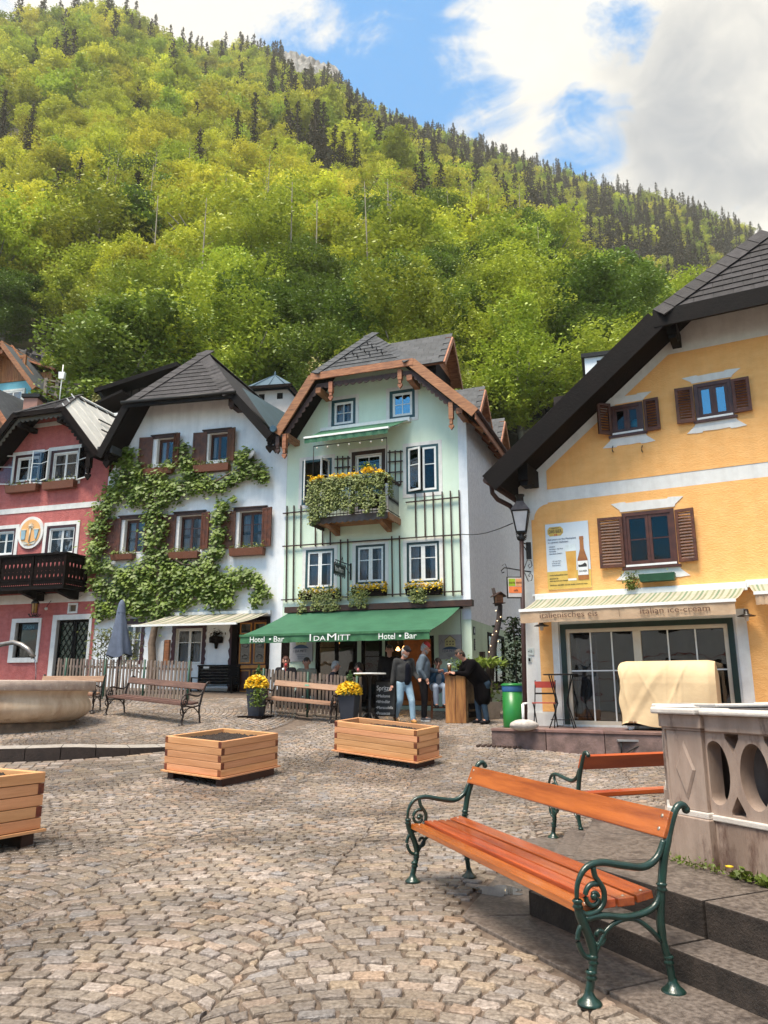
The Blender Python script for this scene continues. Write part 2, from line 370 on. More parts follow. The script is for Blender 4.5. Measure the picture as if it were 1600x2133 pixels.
# ================================================================ ground and paving
mJoint = M('sandy_joint', (.17, .125, .095), (.085, .06, .045), .8, 12, .5, 80)
def cob_mat(name, attr):
    if name in MC: return MC[name]
    m = M(name, (.4, .355, .32), (.165, .14, .122), .5, 55, 1.0, 60, bdist=.01, lo=.33, hi=.67, spots=((.12, .09, .07), 14, .63))
    nt = m.node_tree; N = nt.nodes; L = nt.links; b = N['Principled BSDF']; src = b.inputs['Base Color'].links[0].from_socket
    if attr: a = N.new('ShaderNodeAttribute'); a.attribute_name = 'tint'; v = a.outputs['Fac']; v2 = a.outputs['Color']
    else: v = N.new('ShaderNodeObjectInfo').outputs['Random']
    geo = N.new('ShaderNodeNewGeometry')
    rp = N.new('ShaderNodeValToRGB'); L.new(v, rp.inputs[0]); el = rp.color_ramp.elements
    el[0].position = 0; el[0].color = (.78, .72, .66, 1); el[1].position = 1; el[1].color = (1.3, 1.22, 1.18, 1)
    for p, c in ((.15, (.75, .72, .72, 1)), (.3, (.9, .8, .7, 1)), (.5, (.82, .78, .74, 1)), (.62, (1.1, .96, .78, 1)), (.72, (.84, .88, .98, 1)), (.84, (1.15, .92, .74, 1)), (.93, (1.15, 1.1, 1.1, 1))):
        e = el.new(p); e.color = c
    mu = N.new('ShaderNodeMix'); mu.data_type = 'RGBA'; mu.blend_type = 'MULTIPLY'; mu.inputs[0].default_value = 1; L.new(src, mu.inputs[6]); L.new(rp.outputs[0], mu.inputs[7])
    # damp patches: broad noise in world space lowers roughness and colour
    n = N.new('ShaderNodeTexNoise'); L.new(geo.outputs['Position'], n.inputs[0]); n.inputs['Scale'].default_value = .55; n.inputs['Detail'].default_value = 5
    r = N.new('ShaderNodeMapRange'); L.new(n.outputs[0], r.inputs[0]); r.inputs[1].default_value = .42; r.inputs[2].default_value = .62; r.inputs[3].default_value = .46; r.inputs[4].default_value = .2
    L.new(r.outputs[0], b.inputs['Roughness'])
    r2 = N.new('ShaderNodeMapRange'); L.new(n.outputs[0], r2.inputs[0]); r2.inputs[1].default_value = .42; r2.inputs[2].default_value = .62; r2.inputs[3].default_value = 1.08; r2.inputs[4].default_value = .62
    m3 = N.new('ShaderNodeVectorMath'); m3.operation = 'SCALE'; L.new(mu.outputs[2], m3.inputs[0]); L.new(r2.outputs[0], m3.inputs['Scale']); L.new(m3.outputs[0], b.inputs['Base Color'])
    return m
mCob = cob_mat('cobble_granite', True); mCobO = cob_mat('cobble_granite_single', False)

def make_ground():
    xs = np.concatenate([np.linspace(-400, -16, 14), np.linspace(-15, 12, 109), np.linspace(13, 400, 14)])
    ys = np.concatenate([np.linspace(-60, 0, 8), np.linspace(.5, 30, 119)])
    V = []; nx, ny = len(xs), len(ys)
    for y in ys:
        for x in xs: V.append((x, y, gz_wo(x, y) - .016))
    V = np.array(V); i = np.arange(nx - 1)[None, :] + np.arange(ny - 1)[:, None] * nx
    F = np.stack([i, i + 1, i + nx + 1, i + nx], -1).reshape(-1, 4)
    o = ob('pavement', np_mesh('pavement', V, F, mJoint, smooth=True)); tag(o, 'brown granite cobbled square laid in curving fan patterns', None, kind='structure'); return o
def gz_wo(X, Y): return street_z(X, Y)
PAVE = make_ground()

BX, BY = 1.72, 4.88; BU = Vector((.43, -.903)).normalized(); BN = Vector((-BU.y, BU.x))
if BN.x < 0: BN = -BN
BL = 1.5; BAP = BL / 2 / math.tan(pi / 8); BC = Vector((BX, BY)) + BU * (BL / 2) + BN * BAP
BA0 = atan2(-BN.y, -BN.x)                           # outward normal angle of the near side
def octo(off):                                       # octagon corner points, apothem + off
    R = (BAP + off) / cos(pi / 8); return [(BC.x + R * cos(BA0 + (k - .5) * pi / 4), BC.y + R * sin(BA0 + (k - .5) * pi / 4)) for k in range(8)]
def in_octo(x, y, off):
    p = Vector((x, y)) - BC
    return all(p.x * cos(BA0 + k * pi / 4) + p.y * sin(BA0 + k * pi / 4) < BAP + off for k in range(8))

def make_cobbles():
    Wc, R, h = 1.55, 1.06, .102; quads = []; am = math.asin(Wc / 2 / R); rs = np.random.RandomState(3)
    ang = radians(-8); ca, sa = cos(ang), sin(ang)
    ns = 13
    bj = {}
    def bnd(c, k): return bj.setdefault((c, k), rs.uniform(-.03, .03))
    for c in range(-12, 13):
        for k in range(-30, 230):
            js = rs.uniform(-.2, .2, ns + 1); js[0] = js[-1] = 0; st = .5 * (k % 2)
            ts = [(-1 + 2 * (i + js[i] + (st if 0 < i < ns else 0)) / ns) for i in range(ns + 1)]
            def P_(t, kk):
                a = am * t; lf, rt = bnd(c, k), bnd(c + 1, k); x0 = R * sin(a); x0 = clamp(x0 + h * .85 * sin(a) * cos(a) * (kk - k), -Wc / 2, Wc / 2)
                x = x0 + lf * (1 - t) / 2 * (t < -.7) + rt * (1 + t) / 2 * (t > .7); y = kk * h + sqrt(R * R - x0 * x0) - R + .006 * sin(x * 7 + kk)
                x += c * Wc; return (x * ca - y * sa - .35, x * sa + y * ca + .5)
            for i in range(ns):
                cs = [P_(ts[i], k), P_(ts[i + 1], k), P_(ts[i + 1], k + 1), P_(ts[i], k + 1)]
                cx = sum(q[0] for q in cs) / 4; cy = sum(q[1] for q in cs) / 4
                if cy < 1.2 or cy > 24 or abs(cx) > .56 * cy + .5: continue
                quads.append((cs, 'fan'))
    # straight-coursed larger setts in rings round the fountain platform
    ring = []
    for j in range(11):
        r0 = PR + .03 + j * .155; r1 = r0 + .155; n = int(2 * pi * r0 / .21); o = rs.uniform(0, 1)
        for i in range(n):
            a0 = 2 * pi * (i + o) / n; a1 = 2 * pi * (i + 1 + o) / n
            cs = [(PCX + r * cos(a), PCY + r * sin(a)) for r, a in ((r0, a0), (r0, a1), (r1, a1), (r1, a0))]
            ring.append((cs, 'ring'))
    # small rows on the platform
    pl = []
    for j in range(42):
        r1 = PR - .38 - j * .105; r0 = r1 - .105
        if r0 < .2: break
        n = max(6, int(2 * pi * r1 / .13)); o = rs.uniform(0, 1)
        for i in range(n):
            a0 = 2 * pi * (i + o) / n; a1 = 2 * pi * (i + 1 + o) / n
            pl.append(([(PCX + r * cos(a), PCY + r * sin(a)) for r, a in ((r0, a0), (r0, a1), (r1, a1), (r1, a0))], 'plat'))
    out = []
    for cs, kind in quads + ring + pl:
        cx = sum(q[0] for q in cs) / 4; cy = sum(q[1] for q in cs) / 4
        d = math.hypot(cx - PCX, cy - PCY)
        if kind == 'fan' and d < PR + 1.75: continue
        if kind == 'ring' and (cx > -2.2 or cy > 16 or cy < 9): continue
        if kind == 'fan' or kind == 'ring':
            if in_octo(cx, cy, 1.215): continue
        if cy > 20.3 or abs(cx) > .56 * cy + .5: continue
        out.append((cs, kind, cx, cy))
    # the part of the fan area the ring strip does not cover right of x=-2.2
    for cs, kind in quads:
        cx = sum(q[0] for q in cs) / 4; cy = sum(q[1] for q in cs) / 4; d = math.hypot(cx - PCX, cy - PCY)
        if PR < d < PR + 1.75 and (cx > -2.2 or cy > 16) and cy < 20.3: out.append((cs, kind, cx, cy))
    out.sort(key=lambda q: (q[3] ** 2 + q[2] ** 2))
    V = []; F = []; T = []; single = []
    for n, (cs, kind, cx, cy) in enumerate(out):
        g = .004 + rs.uniform(0, .0035); hh = rs.uniform(-.004, .005); tx, ty = rs.uniform(-.03, .03, 2)
        q = [Vector(p) for p in cs]; ce = Vector((cx, cy)); loc = []
        near = cy < 7
        # outline with a midpoint on each side when near
        pts = []
        for i in range(4):
            p = q[i]; p = Vector((p.x, cy + (p.y - cy) * .945)); d = ce - p; pts.append(p + d.normalized() * (g * 1.45) + Vector(rs.uniform(-.009, .009, 2)))
            if near:
                m_ = (q[i] + q[(i + 1) % 4]) / 2; m_ = Vector((m_.x, cy + (m_.y - cy) * .95)); pts.append(m_ + (ce - m_).normalized() * (g * .75) + Vector(rs.uniform(-.008, .008, 2)))
        base = gz(cx, cy) if kind == 'plat' else street_z(cx, cy)
        sgx = 0; sgy = (gz(cx, cy + .1) - gz(cx, cy - .1)) / .2 if kind != 'ring' else slope(cx) * (cy > 11)
        sgy = clamp(sgy, -.2, .2)
        b0 = [(p.x, p.y, base - .03 + sgy * (p.y - cy)) for p in pts]
        t0 = []
        for p in pts:
            r = p + (ce - p).normalized() * .005; t0.append((r.x, r.y, base - .003 + hh + tx * (r.x - cx) + (ty + sgy) * (r.y - cy)))
        t1 = []
        for p in pts:
            r = p + (ce - p).normalized() * .012; t1.append((r.x, r.y, base + .003 + hh + tx * (r.x - cx) + (ty + sgy) * (r.y - cy)))
        rings_ = [b0, t0, t1] if near else [b0, t1]
        k = len(pts); tint = rs.uniform(); vs = [v for rr in rings_ for v in rr]; fs = []
        for a in range(len(rings_) - 1):
            for i in range(k): fs.append((a * k + i, a * k + (i + 1) % k, (a + 1) * k + (i + 1) % k, (a + 1) * k + i))
        fs.append(tuple((len(rings_) - 1) * k + i for i in range(k)))
        if n < 300:
            mb = MB(); mb.add([(v[0] - cx, v[1] - cy, v[2] - base) for v in vs], fs); mb.sm = [False] * len(mb.f)
            mb.build('cobblestone', mCobO, PAVE, (cx, cy, base))
        else:
            o0 = len(V); V += vs; F += [tuple(i + o0 for i in f) for f in fs]; T += [tint] * len(vs)
    me = bpy.data.meshes.new('cobblestones'); me.from_pydata(V, [], F); me.materials.append(mCob)
    at_ = me.attributes.new('tint', 'FLOAT', 'POINT'); at_.data.foreach_set('value', T)
    o = ob('cobblestones', me, PAVE); o['kind'] = 'stuff'
make_cobbles()

# fountain platform with its curved kerb
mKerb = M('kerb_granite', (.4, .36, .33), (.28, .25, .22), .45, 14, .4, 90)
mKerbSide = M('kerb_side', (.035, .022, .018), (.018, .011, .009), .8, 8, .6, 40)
def make_platform():
    mb = MB(); n = 96; rr = [0, 1, 2, 3, 4, PR - .36]
    for i, r in enumerate(rr):
        for j in range(n):
            a = 2 * pi * j / n; x, y = PCX + r * cos(a), PCY + r * sin(a); mb.v.append((x, y, street_z(x, y) + plat_off(x, y) - .008))
    for i in range(len(rr) - 1):
        for j in range(n):
            j2 = (j + 1) % n; mb.f.append([i * n + j, (i + 1) * n + j, (i + 1) * n + j2, i * n + j2]); mb.m.append(0); mb.sm.append(True)
    o = mb.build('raised_platform', mJoint); tag(o, 'low round paved platform under the bowl fountain', None, kind='structure')
    # kerb stones
    m_ = 30
    for k in range(m_):
        a0 = pi + .25 + (pi * 1.02) * k / m_; a1 = pi + .25 + (pi * 1.02) * (k + 1) / m_ - .0025
        if (PCX + PR * cos(a0)) < -10.5 or PCX + PR * cos(a1) > -2.85: continue
        mb = MB(); vs = []
        for a in (a0, (a0 + a1) / 2, a1):
            for r in (PR, PR - .36):
                x, y = PCX + r * cos(a), PCY + r * sin(a); off = plat_off(PCX + (PR - .1) * cos(a), y)
                zt = street_z(x, y) + max(off, .012); vs += [(x, y, zt), (x, y, street_z(x, y) - .12)]
        # per angle: outer top, outer bottom, inner top, inner bottom
        fs = []; 
        for s_ in (0, 4):
            ot, ob_, it, ib = s_, s_ + 1, s_ + 2, s_ + 3; ot2, ob2, it2, ib2 = s_ + 4, s_ + 5, s_ + 6, s_ + 7
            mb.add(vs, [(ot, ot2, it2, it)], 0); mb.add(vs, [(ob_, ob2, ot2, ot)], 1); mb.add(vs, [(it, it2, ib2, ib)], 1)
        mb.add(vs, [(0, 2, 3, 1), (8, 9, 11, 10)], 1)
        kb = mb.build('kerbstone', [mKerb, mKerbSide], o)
make_platform()
# ================================================================ building kit
def clip(poly, a, b, c):                             # keep a*x + b*z <= c
    out = []
    for i in range(len(poly)):
        p, q = poly[i], poly[(i + 1) % len(poly)]; fp = a * p[0] + b * p[1] - c; fq = a * q[0] + b * q[1] - c
        if fp <= 0: out.append(p)
        if fp * fq < 0: t = fp / (fp - fq); out.append((p[0] + (q[0] - p[0]) * t, p[1] + (q[1] - p[1]) * t))
    return out
def wall(name, root, outline, holes, mat, rev=None, depth=.2, y=0., bevel=0):
    """convex outline (x, z) minus rectangles (x0, x1, z0, z1); reveals go back by depth"""
    xs = sorted({p[0] for p in outline} | {h[i] for h in holes for i in (0, 1)}); zs = sorted({p[1] for p in outline} | {h[i] for h in holes for i in (2, 3)})
    x0, x1, z0, z1 = min(p[0] for p in outline), max(p[0] for p in outline), min(p[1] for p in outline), max(p[1] for p in outline)
    mb = MB(); area = sum(outline[i][0] * outline[(i + 1) % len(outline)][1] - outline[(i + 1) % len(outline)][0] * outline[i][1] for i in range(len(outline)))
    O = outline if area > 0 else outline[::-1]
    xs = [x for x in xs if x0 <= x <= x1]; zs = [z for z in zs if z0 <= z <= z1]
    for i in range(len(xs) - 1):
        for j in range(len(zs) - 1):
            cx, cz = (xs[i] + xs[i + 1]) / 2, (zs[j] + zs[j + 1]) / 2
            if xs[i + 1] - xs[i] < 1e-5 or zs[j + 1] - zs[j] < 1e-5: continue
            if any(h[0] < cx < h[1] and h[2] < cz < h[3] for h in holes): continue
            p = [(xs[i], zs[j]), (xs[i + 1], zs[j]), (xs[i + 1], zs[j + 1]), (xs[i], zs[j + 1])]
            for k in range(len(O)):
                a_, b_ = O[k], O[(k + 1) % len(O)]; nx, nz = b_[1] - a_[1], -(b_[0] - a_[0]); p = clip(p, nx, nz, nx * a_[0] + nz * a_[1])
                if len(p) < 3: break
            if len(p) >= 3: mb.add([(u, y, v) for u, v in p], [tuple(range(len(p)))], 0)
    for h in holes:
        a, b, c, d = h; vs = [(a, y, c), (b, y, c), (b, y, d), (a, y, d), (a, y + depth, c), (b, y + depth, c), (b, y + depth, d), (a, y + depth, d)]
        mb.add(vs, [(0, 1, 5, 4), (1, 2, 6, 5), (2, 3, 7, 6), (3, 0, 4, 7)], 1)
    return mb.build(name, [mat, rev or mat], root)
def ring_frame(mb, x0, x1, z0, z1, w, y0, y1, m=0, wb=None):
    wb = w if wb is None else wb
    mb.box(x0, x0 + w, y0, y1, z0, z1, m).box(x1 - w, x1, y0, y1, z0, z1, m).box(x0 + w, x1 - w, y0, y1, z1 - w, z1, m).box(x0 + w, x1 - w, y0, y1, z0, z0 + wb, m); return mb
def sash_parts(win, x0, x1, z0, z1, mat, rows, sw, y, pane, mull=1, name='sash', mw=.02, loc=None, rz=0):
    """one casement; rows = fractions where the glazing bars sit; loc/rz to hang it open"""
    off = loc or (0, 0, 0); mb = MB(); ring_frame(mb, x0, x1, z0, z1, sw, y, y + .035)
    zz = [z0 + sw] + [z0 + (z1 - z0) * f for f in rows] + [z1 - sw]; xx = [x0 + sw + (x1 - x0 - 2 * sw) * i / mull for i in range(mull + 1)]
    for z in zz[1:-1]: mb.box(x0 + sw, x1 - sw, y + .004, y + .03, z - mw / 2, z + mw / 2)
    for x in xx[1:-1]: mb.box(x - mw / 2, x + mw / 2, y + .006, y + .028, z0 + sw, z1 - sw)
    s_ = mb.build(name, mat, win, off, (0, 0, rz))
    for i in range(len(zz) - 1):
        for j in range(mull):
            a, b, c, d = xx[j] + .004, xx[j + 1] - .004, zz[i] + .004, zz[i + 1] - .004
            MB().box(a, b, y + .012, y + .016, c, d).build('pane', pane, win, off, (0, 0, rz))
    return s_
def curtain(win, x0, x1, z0, z1, y, mat=None, fr=1., name='curtain'):
    n = 14; V = []
    for i in range(n + 1):
        x = x0 + (x1 - x0) * i / n; w = .03 * sin(i * 1.9 + x0 * 9) + .012 * sin(i * 4.1)
        V += [(x, y + w, z0), (x + .01 * sin(i), y + w * .7, z1)]
    mb = MB(); mb.add(V, [(2 * i, 2 * i + 2, 2 * i + 3, 2 * i + 1) for i in range(n)], 0, True); return mb.build(name, mat or mCurt, win)
def window(root, r, frame=None, fw=.05, sash=None, sw=.045, cols=2, rows=(.62,), recess=.05, pane=None, mull=1, cur=.28, lintel=None, sill=None, surround=None, sf=.09, label=None, wd=.09, depth=.25):
    """r = the wall opening; the frame fills it from y=recess inwards"""
    x0, x1, z0, z1 = r; mb = MB(); ring_frame(mb, x0, x1, z0, z1, fw, recess, recess + wd)
    win = mb.build('window', frame or mTeal, root); 
    if label: win['label'] = label
    a, b, c, d = x0 + fw, x1 - fw, z0 + fw, z1 - fw; w = (b - a) / cols
    for i in range(cols): sash_parts(win, a + i * w + .002, a + (i + 1) * w - .002, c, d, sash or mPaint, rows, sw, recess + .02, pane or mGlass, mull)
    if cur:
        curtain(win, a, a + (b - a) * cur, c, d, recess + .16); curtain(win, b - (b - a) * cur, b, c, d, recess + .16)
    if surround is not None:
        mb = MB(); ring_frame(mb, x0 - sf, x1 + sf, z0 - sf, z1 + sf, sf, -.012, .01); mb.build('surround', surround, win)
    if sill is not None: MB().box(x0 - .05, x1 + .05, -.07, .05, z0 - .045, z0 + .002).build('sill', sill, win)
    return win
def hip_roof(root, eL, hL, hR, eR, o, ya, back, tiles=(.3, .24), mt=None, mb_=None, mtile=None, capm=None, th=.2, hcap=.2, barge=None, bh=.24, extra=0):
    """eL,hL,hR,eR = (x, z) of left eave end, left and right hip eave, right eave end, all in the plane y=-o"""
    mt = mt or mSlate; mb_ = mb_ or mDark; mtile = mtile or mt
    sL = (hL[1] - eL[1]) / (hL[0] - eL[0]); sR = (hR[1] - eR[1]) / (eR[0] - hR[0])
    xr = (eR[1] + sR * eR[0] - eL[1] + sL * eL[0]) / (sL + sR); zr = eL[1] + sL * (xr - eL[0])
    A = (xr, ya, zr)
    roof = MB().slab([(eL[0], -o, eL[1]), (hL[0], -o, hL[1]), A, (xr, back, zr), (eL[0], back, eL[1])], th).build('roof', [mt, mb_, mb_], root)
    r2 = MB().slab([(eR[0], -o, eR[1]), (hR[0], -o, hR[1]), A, (xr, back, zr), (eR[0], back, eR[1])], th)
    r2.slab([(hL[0], -o, hL[1]), (hR[0], -o, hR[1]), A], th); r2.build('roof_slope', [mt, mb_, mb_], root)
    # shingles on the hip
    hl, hr, ap = Vector((hL[0], -o, hL[1])), Vector((hR[0], -o, hR[1])), Vector(A); eave = (hr - hl); u = eave.normalized(); foot = hl + u * ((ap - hl).dot(u)); vv = ap - foot; vl = vv.length; v = vv.normalized(); n = u.cross(v).normalized()
    if n.y > 0: n = -n
    tw, thh = tiles; me = None; rows = int(vl / thh)
    mtx = Matrix((u, v, n)).transposed().to_4x4()
    tm = MB().hexa([(-tw / 2 + .004, 0, .004), (tw / 2 - .004, 0, .004), (tw / 2 - .004, thh * 1.12, -.004), (-tw / 2 + .004, thh * 1.12, -.004)], [(-tw / 2 + .004, 0, .026), (tw / 2 - .004, 0, .026), (tw / 2 - .004, thh * 1.12, .004), (-tw / 2 + .004, thh * 1.12, .004)]).mesh('shingle', mtile)
    L_ = eave.length; fx = (foot - hl).length
    for j in range(rows):
        f = j * thh / vl; xa, xb = fx * f, L_ - (L_ - fx) * f; xa += hcap * .8; xb -= hcap * .8; k0 = int(xa / tw) - 1
        fm = (j + 1) * thh / vl
        for k in range(k0, int(xb / tw) + 2):
            x = (k + .5 * (j % 2) + .5) * tw; a, b = max(xa, x - tw / 2), min(xb, x + tw / 2)
            if b - a < tw * .3: continue
            p = hl + u * ((a + b) / 2) + v * (j * thh) + n * .01
            q = ob('shingle', tm, roof, p, mtx.to_euler()); q.scale = ((b - a) / tw, 1, 1)
    # hip tiles: overlapping slates up both hips
    cm = MB().hexa([(-.02, -hcap, 0), (hcap * 1.25, -hcap, 0), (hcap * 1.25, hcap * .15, 0), (-.02, hcap * .15, 0)], [(-.02, -hcap, .035), (hcap * 1.25, -hcap, .02), (hcap * 1.25, hcap * .15, .02), (-.02, hcap * .15, .035)]).mesh('hip_tile', mtile)
    for (e, sgn) in ((hl, 1), (hr, -1)):
        d = (ap - e); l = d.length; d.normalize(); w_ = n.cross(d).normalized() * 1; k = int(l / hcap)
        m3 = Matrix((d, w_ if w_.dot(u) * sgn < 0 else -w_, n)).transposed()
        if m3.determinant() < 0: m3 = Matrix((d, m3.col[1], -n)).transposed()
        for i in range(k + 1):
            q = ob('hip_tile', cm, roof, e + d * (i * l / (k + 1)) + n * .03, m3.to_4x4().to_euler())
    capp = MB(); capp.tube([ap, (xr, back, zr)], .07, 8).build('ridge_cap', capm or mt, root)
    if barge:
        for a, b in ((eL, hL), (eR, hR)):
            MB().beam((a[0], -o - .03, a[1] - bh * .42), (b[0], -o - .03, b[1] - bh * .42), .05, bh, (0, 1, 0) if 0 else (0, 0, 1)).build('bargeboard', barge, root)
        MB().beam((hL[0] - .05, -o - .035, hL[1] - bh * .4), (hR[0] + .05, -o - .035, hR[1] - bh * .4), .06, bh * .8).build('bargeboard', barge, root)
    return dict(roof=roof, xr=xr, zr=zr, A=A, sL=sL, sR=sR)
def scallop(root, p, q, h, n, y, mat, th=.03, name='scalloped_board'):
    """board hanging below the line p->q (x,z) with a wavy lower edge"""
    top = [p, q]; L_ = math.hypot(q[0] - p[0], q[1] - p[1]); dx, dz = (q[0] - p[0]) / L_, (q[1] - p[1]) / L_; nx, nz = dz, -dx
    if nz > 0: nx, nz = -nx, -nz
    low = []
    for i in range(n * 4 + 1):
        t = i / (n * 4) * L_; d = h * (.62 + .38 * abs(sin(pi * i / 4)))
        low.append((p[0] + dx * t + nx * d, p[1] + dz * t + nz * d))
    return MB().prism([p] + low + [q], y, y + th).build(name, mat, root)
def pendant(root, x, z, y, h, mat, w=.13, name='carved_pendant'):
    mb = MB(); mb.box(x - w / 2, x + w / 2, y - .05, y + .08, z - h * .55, z); mb.box(x - w * .32, x + w * .32, y - .04, y + .06, z - h * .72, z - h * .55)
    zz = z - h * .74; s = w * .75
    mb.prism([(x, zz - s * 1.6), (x + s * .75, zz - s * .65), (x + s * .8, zz - s * .2), (x + s * .4, zz), (x, zz - s * .15), (x - s * .4, zz), (x - s * .8, zz - s * .2), (x - s * .75, zz - s * .65)], y - .03, y + .04)
    return mb.build(name, mat, root)
def shell(root, x0, x1, zt, back, mat, inner=None, side=None):
    """side and back walls"""
    if side is None: side = (True, True)
    mb = MB()
    if side[0]: mb.box(x0, x0 + .12, .2, back, -1.2, zt)
    if side[1]: mb.box(x1 - .12, x1, .0, back, -1.2, zt)
    mb.box(x0, x1, back - .1, back, -1.2, zt)
    return mb.build('side_wall', mat, root)
def floors(root, x0, x1, zs, y1=4.5):
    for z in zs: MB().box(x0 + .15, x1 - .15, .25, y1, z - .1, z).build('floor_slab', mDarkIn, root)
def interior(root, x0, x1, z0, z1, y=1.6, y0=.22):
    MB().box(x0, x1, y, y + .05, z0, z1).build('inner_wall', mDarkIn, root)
def flowers(mb, x0, x1, y, z, n, size, rs, m=0, spread=.08, zs=.05):
    P = np.stack([rs.uniform(x0, x1, n), y + rs.normal(0, spread, n), z + rs.normal(0, zs, n)], 1); return P
def leafy(name, pts, size, mat, parent=None, seed=1, up=.3, aspect=.6, loc=(0, 0, 0), normals=None, label=None):
    V, F = leaves(pts, size, np.random.RandomState(seed), up, aspect, normals); return ob(name, np_mesh(name, V, F, mat), parent, loc)
def louvre_shutter(root, x0, x1, z0, z1, y=-.04, mat=None, ang=0, n=None, hinge=0, solid=False):
    mat = mat or mShut; w = x1 - x0; h = z1 - z0; mb = MB(); fw = .055; mb_x0 = 0
    ring_frame(mb, 0, w, 0, h, fw, -.02, .02)
    if solid:
        k = 6
        mb.box(fw, w - fw, -.008, .008, fw, h - fw); mb.box(w / 2 - .02, w / 2 + .02, -.018, .018, fw, h - fw)
        for i in range(1, 9): mb.box(fw, w - fw, -.014, .014, fw + (h - 2 * fw) * i / 9 - .012, fw + (h - 2 * fw) * i / 9 + .012)
    else:
        n = n or int(h / .065)
        for i in range(n):
            z = fw + (h - 2 * fw) * (i + .5) / n; mb.hexa([(fw, -.016, z - .026), (w - fw, -.016, z - .026), (w - fw, -.006, z - .026), (fw, -.006, z - .026)], [(fw, .006, z + .02), (w - fw, .006, z + .02), (w - fw, .016, z + .02), (fw, .016, z + .02)])
    if hinge: mb.v = [(vx - w, vy, vz) for vx, vy, vz in mb.v]
    return mb.build('shutter', mat, root, (x1 if hinge else x0, y, z0), (0, 0, ang))

# ================================================================ the four facades
FY = Fac(2.84, 15.3, 28.5, .0); FM = Fac(2.26, 19.5, 20.5, .0)
tl = FM.along(584); o_ = FM.w(tl); FW = Fac(o_.x, o_.y, 15.5, 0.)
tw_ = FW.along(187); o_ = FW.w(tw_); FR = Fac(o_.x, o_.y, 18, 0.)
def house(F, x, z, name, label):
    F.z0 = z; p = F.w(0, 0, 0); o = thing(name, label, 'house', p, -F.ph); return o

# ---------------------------------------------------------------- mint green hotel bar
ZM = .55
mint = house(FM, 0, ZM, 'mint_green_house', 'tall mint green gabled house with trellis, balcony and green awning lettered Hotel Bar')
def fm(p, out=0.): return FM.pt(*p, out=out)
OV = .8
hm = dict(eL=fm((578, 897), OV), hL=fm((652, 779), OV), hR=fm((858, 748), OV), eR=fm((990, 852), OV))
RM = hip_roof(mint, **hm, o=OV, ya=.75, back=12.4, tiles=(.42, .25), mt=mSlate2, hcap=.26, barge=mOrangew, bh=.26)
def gable_outline(x0, x1, zb, h, R_, o, drop=.15):
    xl, zl = h['eL']; a = R_['sL']; xr, zr = h['eR']; b = R_['sR']; ztop = min(h['hL'][1], h['hR'][1]) + (o) * .75 - .12
    A = R_['A']; zt = h['hL'][1] + (R_['zr'] - h['hL'][1]) * min(.55, o / (o + A[1])) - drop * 1.4
    pts = [(x0, zb), (x1, zb), (x1, zr - b * (x1 - xr) - drop)]
    xt = xr - (zt - zr + drop) / b; xt2 = xl + (zt - zl + drop) / a
    pts += [(xt, zt), (xt2, zt), (x0, zl + a * (x0 - xl) - drop)]; return pts
GOM = gable_outline(FM.along(584), 0, -1.2, hm, RM, OV)
mx0 = FM.along(584)
# openings (pixel boxes of the coloured frames)
wA1, wA2 = FM.rect(690.5, 741, 831.5, 888.5), FM.rect(811.5, 864.5, 812, 872)
wB1, wBd, wB3 = FM.rect(629.5, 691, 957, 1050), FM.rect(732.5, 803, 938.5, 1070), FM.rect(846.5, 914, 927.5, 1027)
wC = [FM.rect(636.5, 696, 1144, 1227), FM.rect(741, 802.5, 1134.5, 1216), FM.rect(847.5, 915.5, 1128.5, 1214)]
# ground floor openings under the awning
g1 = FM.rect(657, 744, 1300, 1425); g1b = FM.rect(752, 796, 1318, 1440); g2 = FM.rect(802, 905, 1325, 1470); g3 = (mx0 + .35, mx0 + 1.0, .15, 2.3)
holesM = [wA1, wA2, wB1, wBd, wB3, *wC, g1, g1b, g2]
zsplit = fm((984, 1290))[1]
ztop = max(p[1] for p in GOM)
wall('wall', mint, GOM, holesM, mMint, mTrim, .22)
# white corner strips and the pale textured side wall (local +x side)
ws = FM.pt(961, 1200)[0]
MB().box(ws, -.002, -.012, .004, zsplit, GOM[2][1] - .12).build('corner_strip', mWhite, mint)
sw_ = MB(); sw_.box(-.1, .003, .004, 12.1, zsplit, GOM[2][1]); sw_.build('side_wall', mRough, mint)
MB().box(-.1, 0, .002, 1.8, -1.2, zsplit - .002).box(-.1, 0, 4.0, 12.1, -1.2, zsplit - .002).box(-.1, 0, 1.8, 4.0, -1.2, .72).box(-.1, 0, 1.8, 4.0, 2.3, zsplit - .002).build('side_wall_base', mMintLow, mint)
MB().box(mx0, mx0 + .1, .22, 9, -1.2, GOM[-1][1]).box(mx0, 0, 9, 9.2, -1.2, GOM[2][1]).build('rear_wall', mWhite, mint)
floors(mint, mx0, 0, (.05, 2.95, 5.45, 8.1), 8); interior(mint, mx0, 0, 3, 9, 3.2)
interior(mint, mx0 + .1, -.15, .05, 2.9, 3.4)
# windows
for r, p in ((wA1, mGlass), (wA2, mGlassSky)): window(mint, r, mTeal, .085, mPaint, .07, 1, (.5,), .0, p, 2, 0 if p is mGlassSky else .4, surround=mTrim, sf=.1)
for i, r in enumerate(wC): window(mint, r, mDkGreen if i else mTeal, .06, mPaint, .055, 2, (.62,), -.005, mGlass, 1, .3, surround=mTrim, sf=.1)
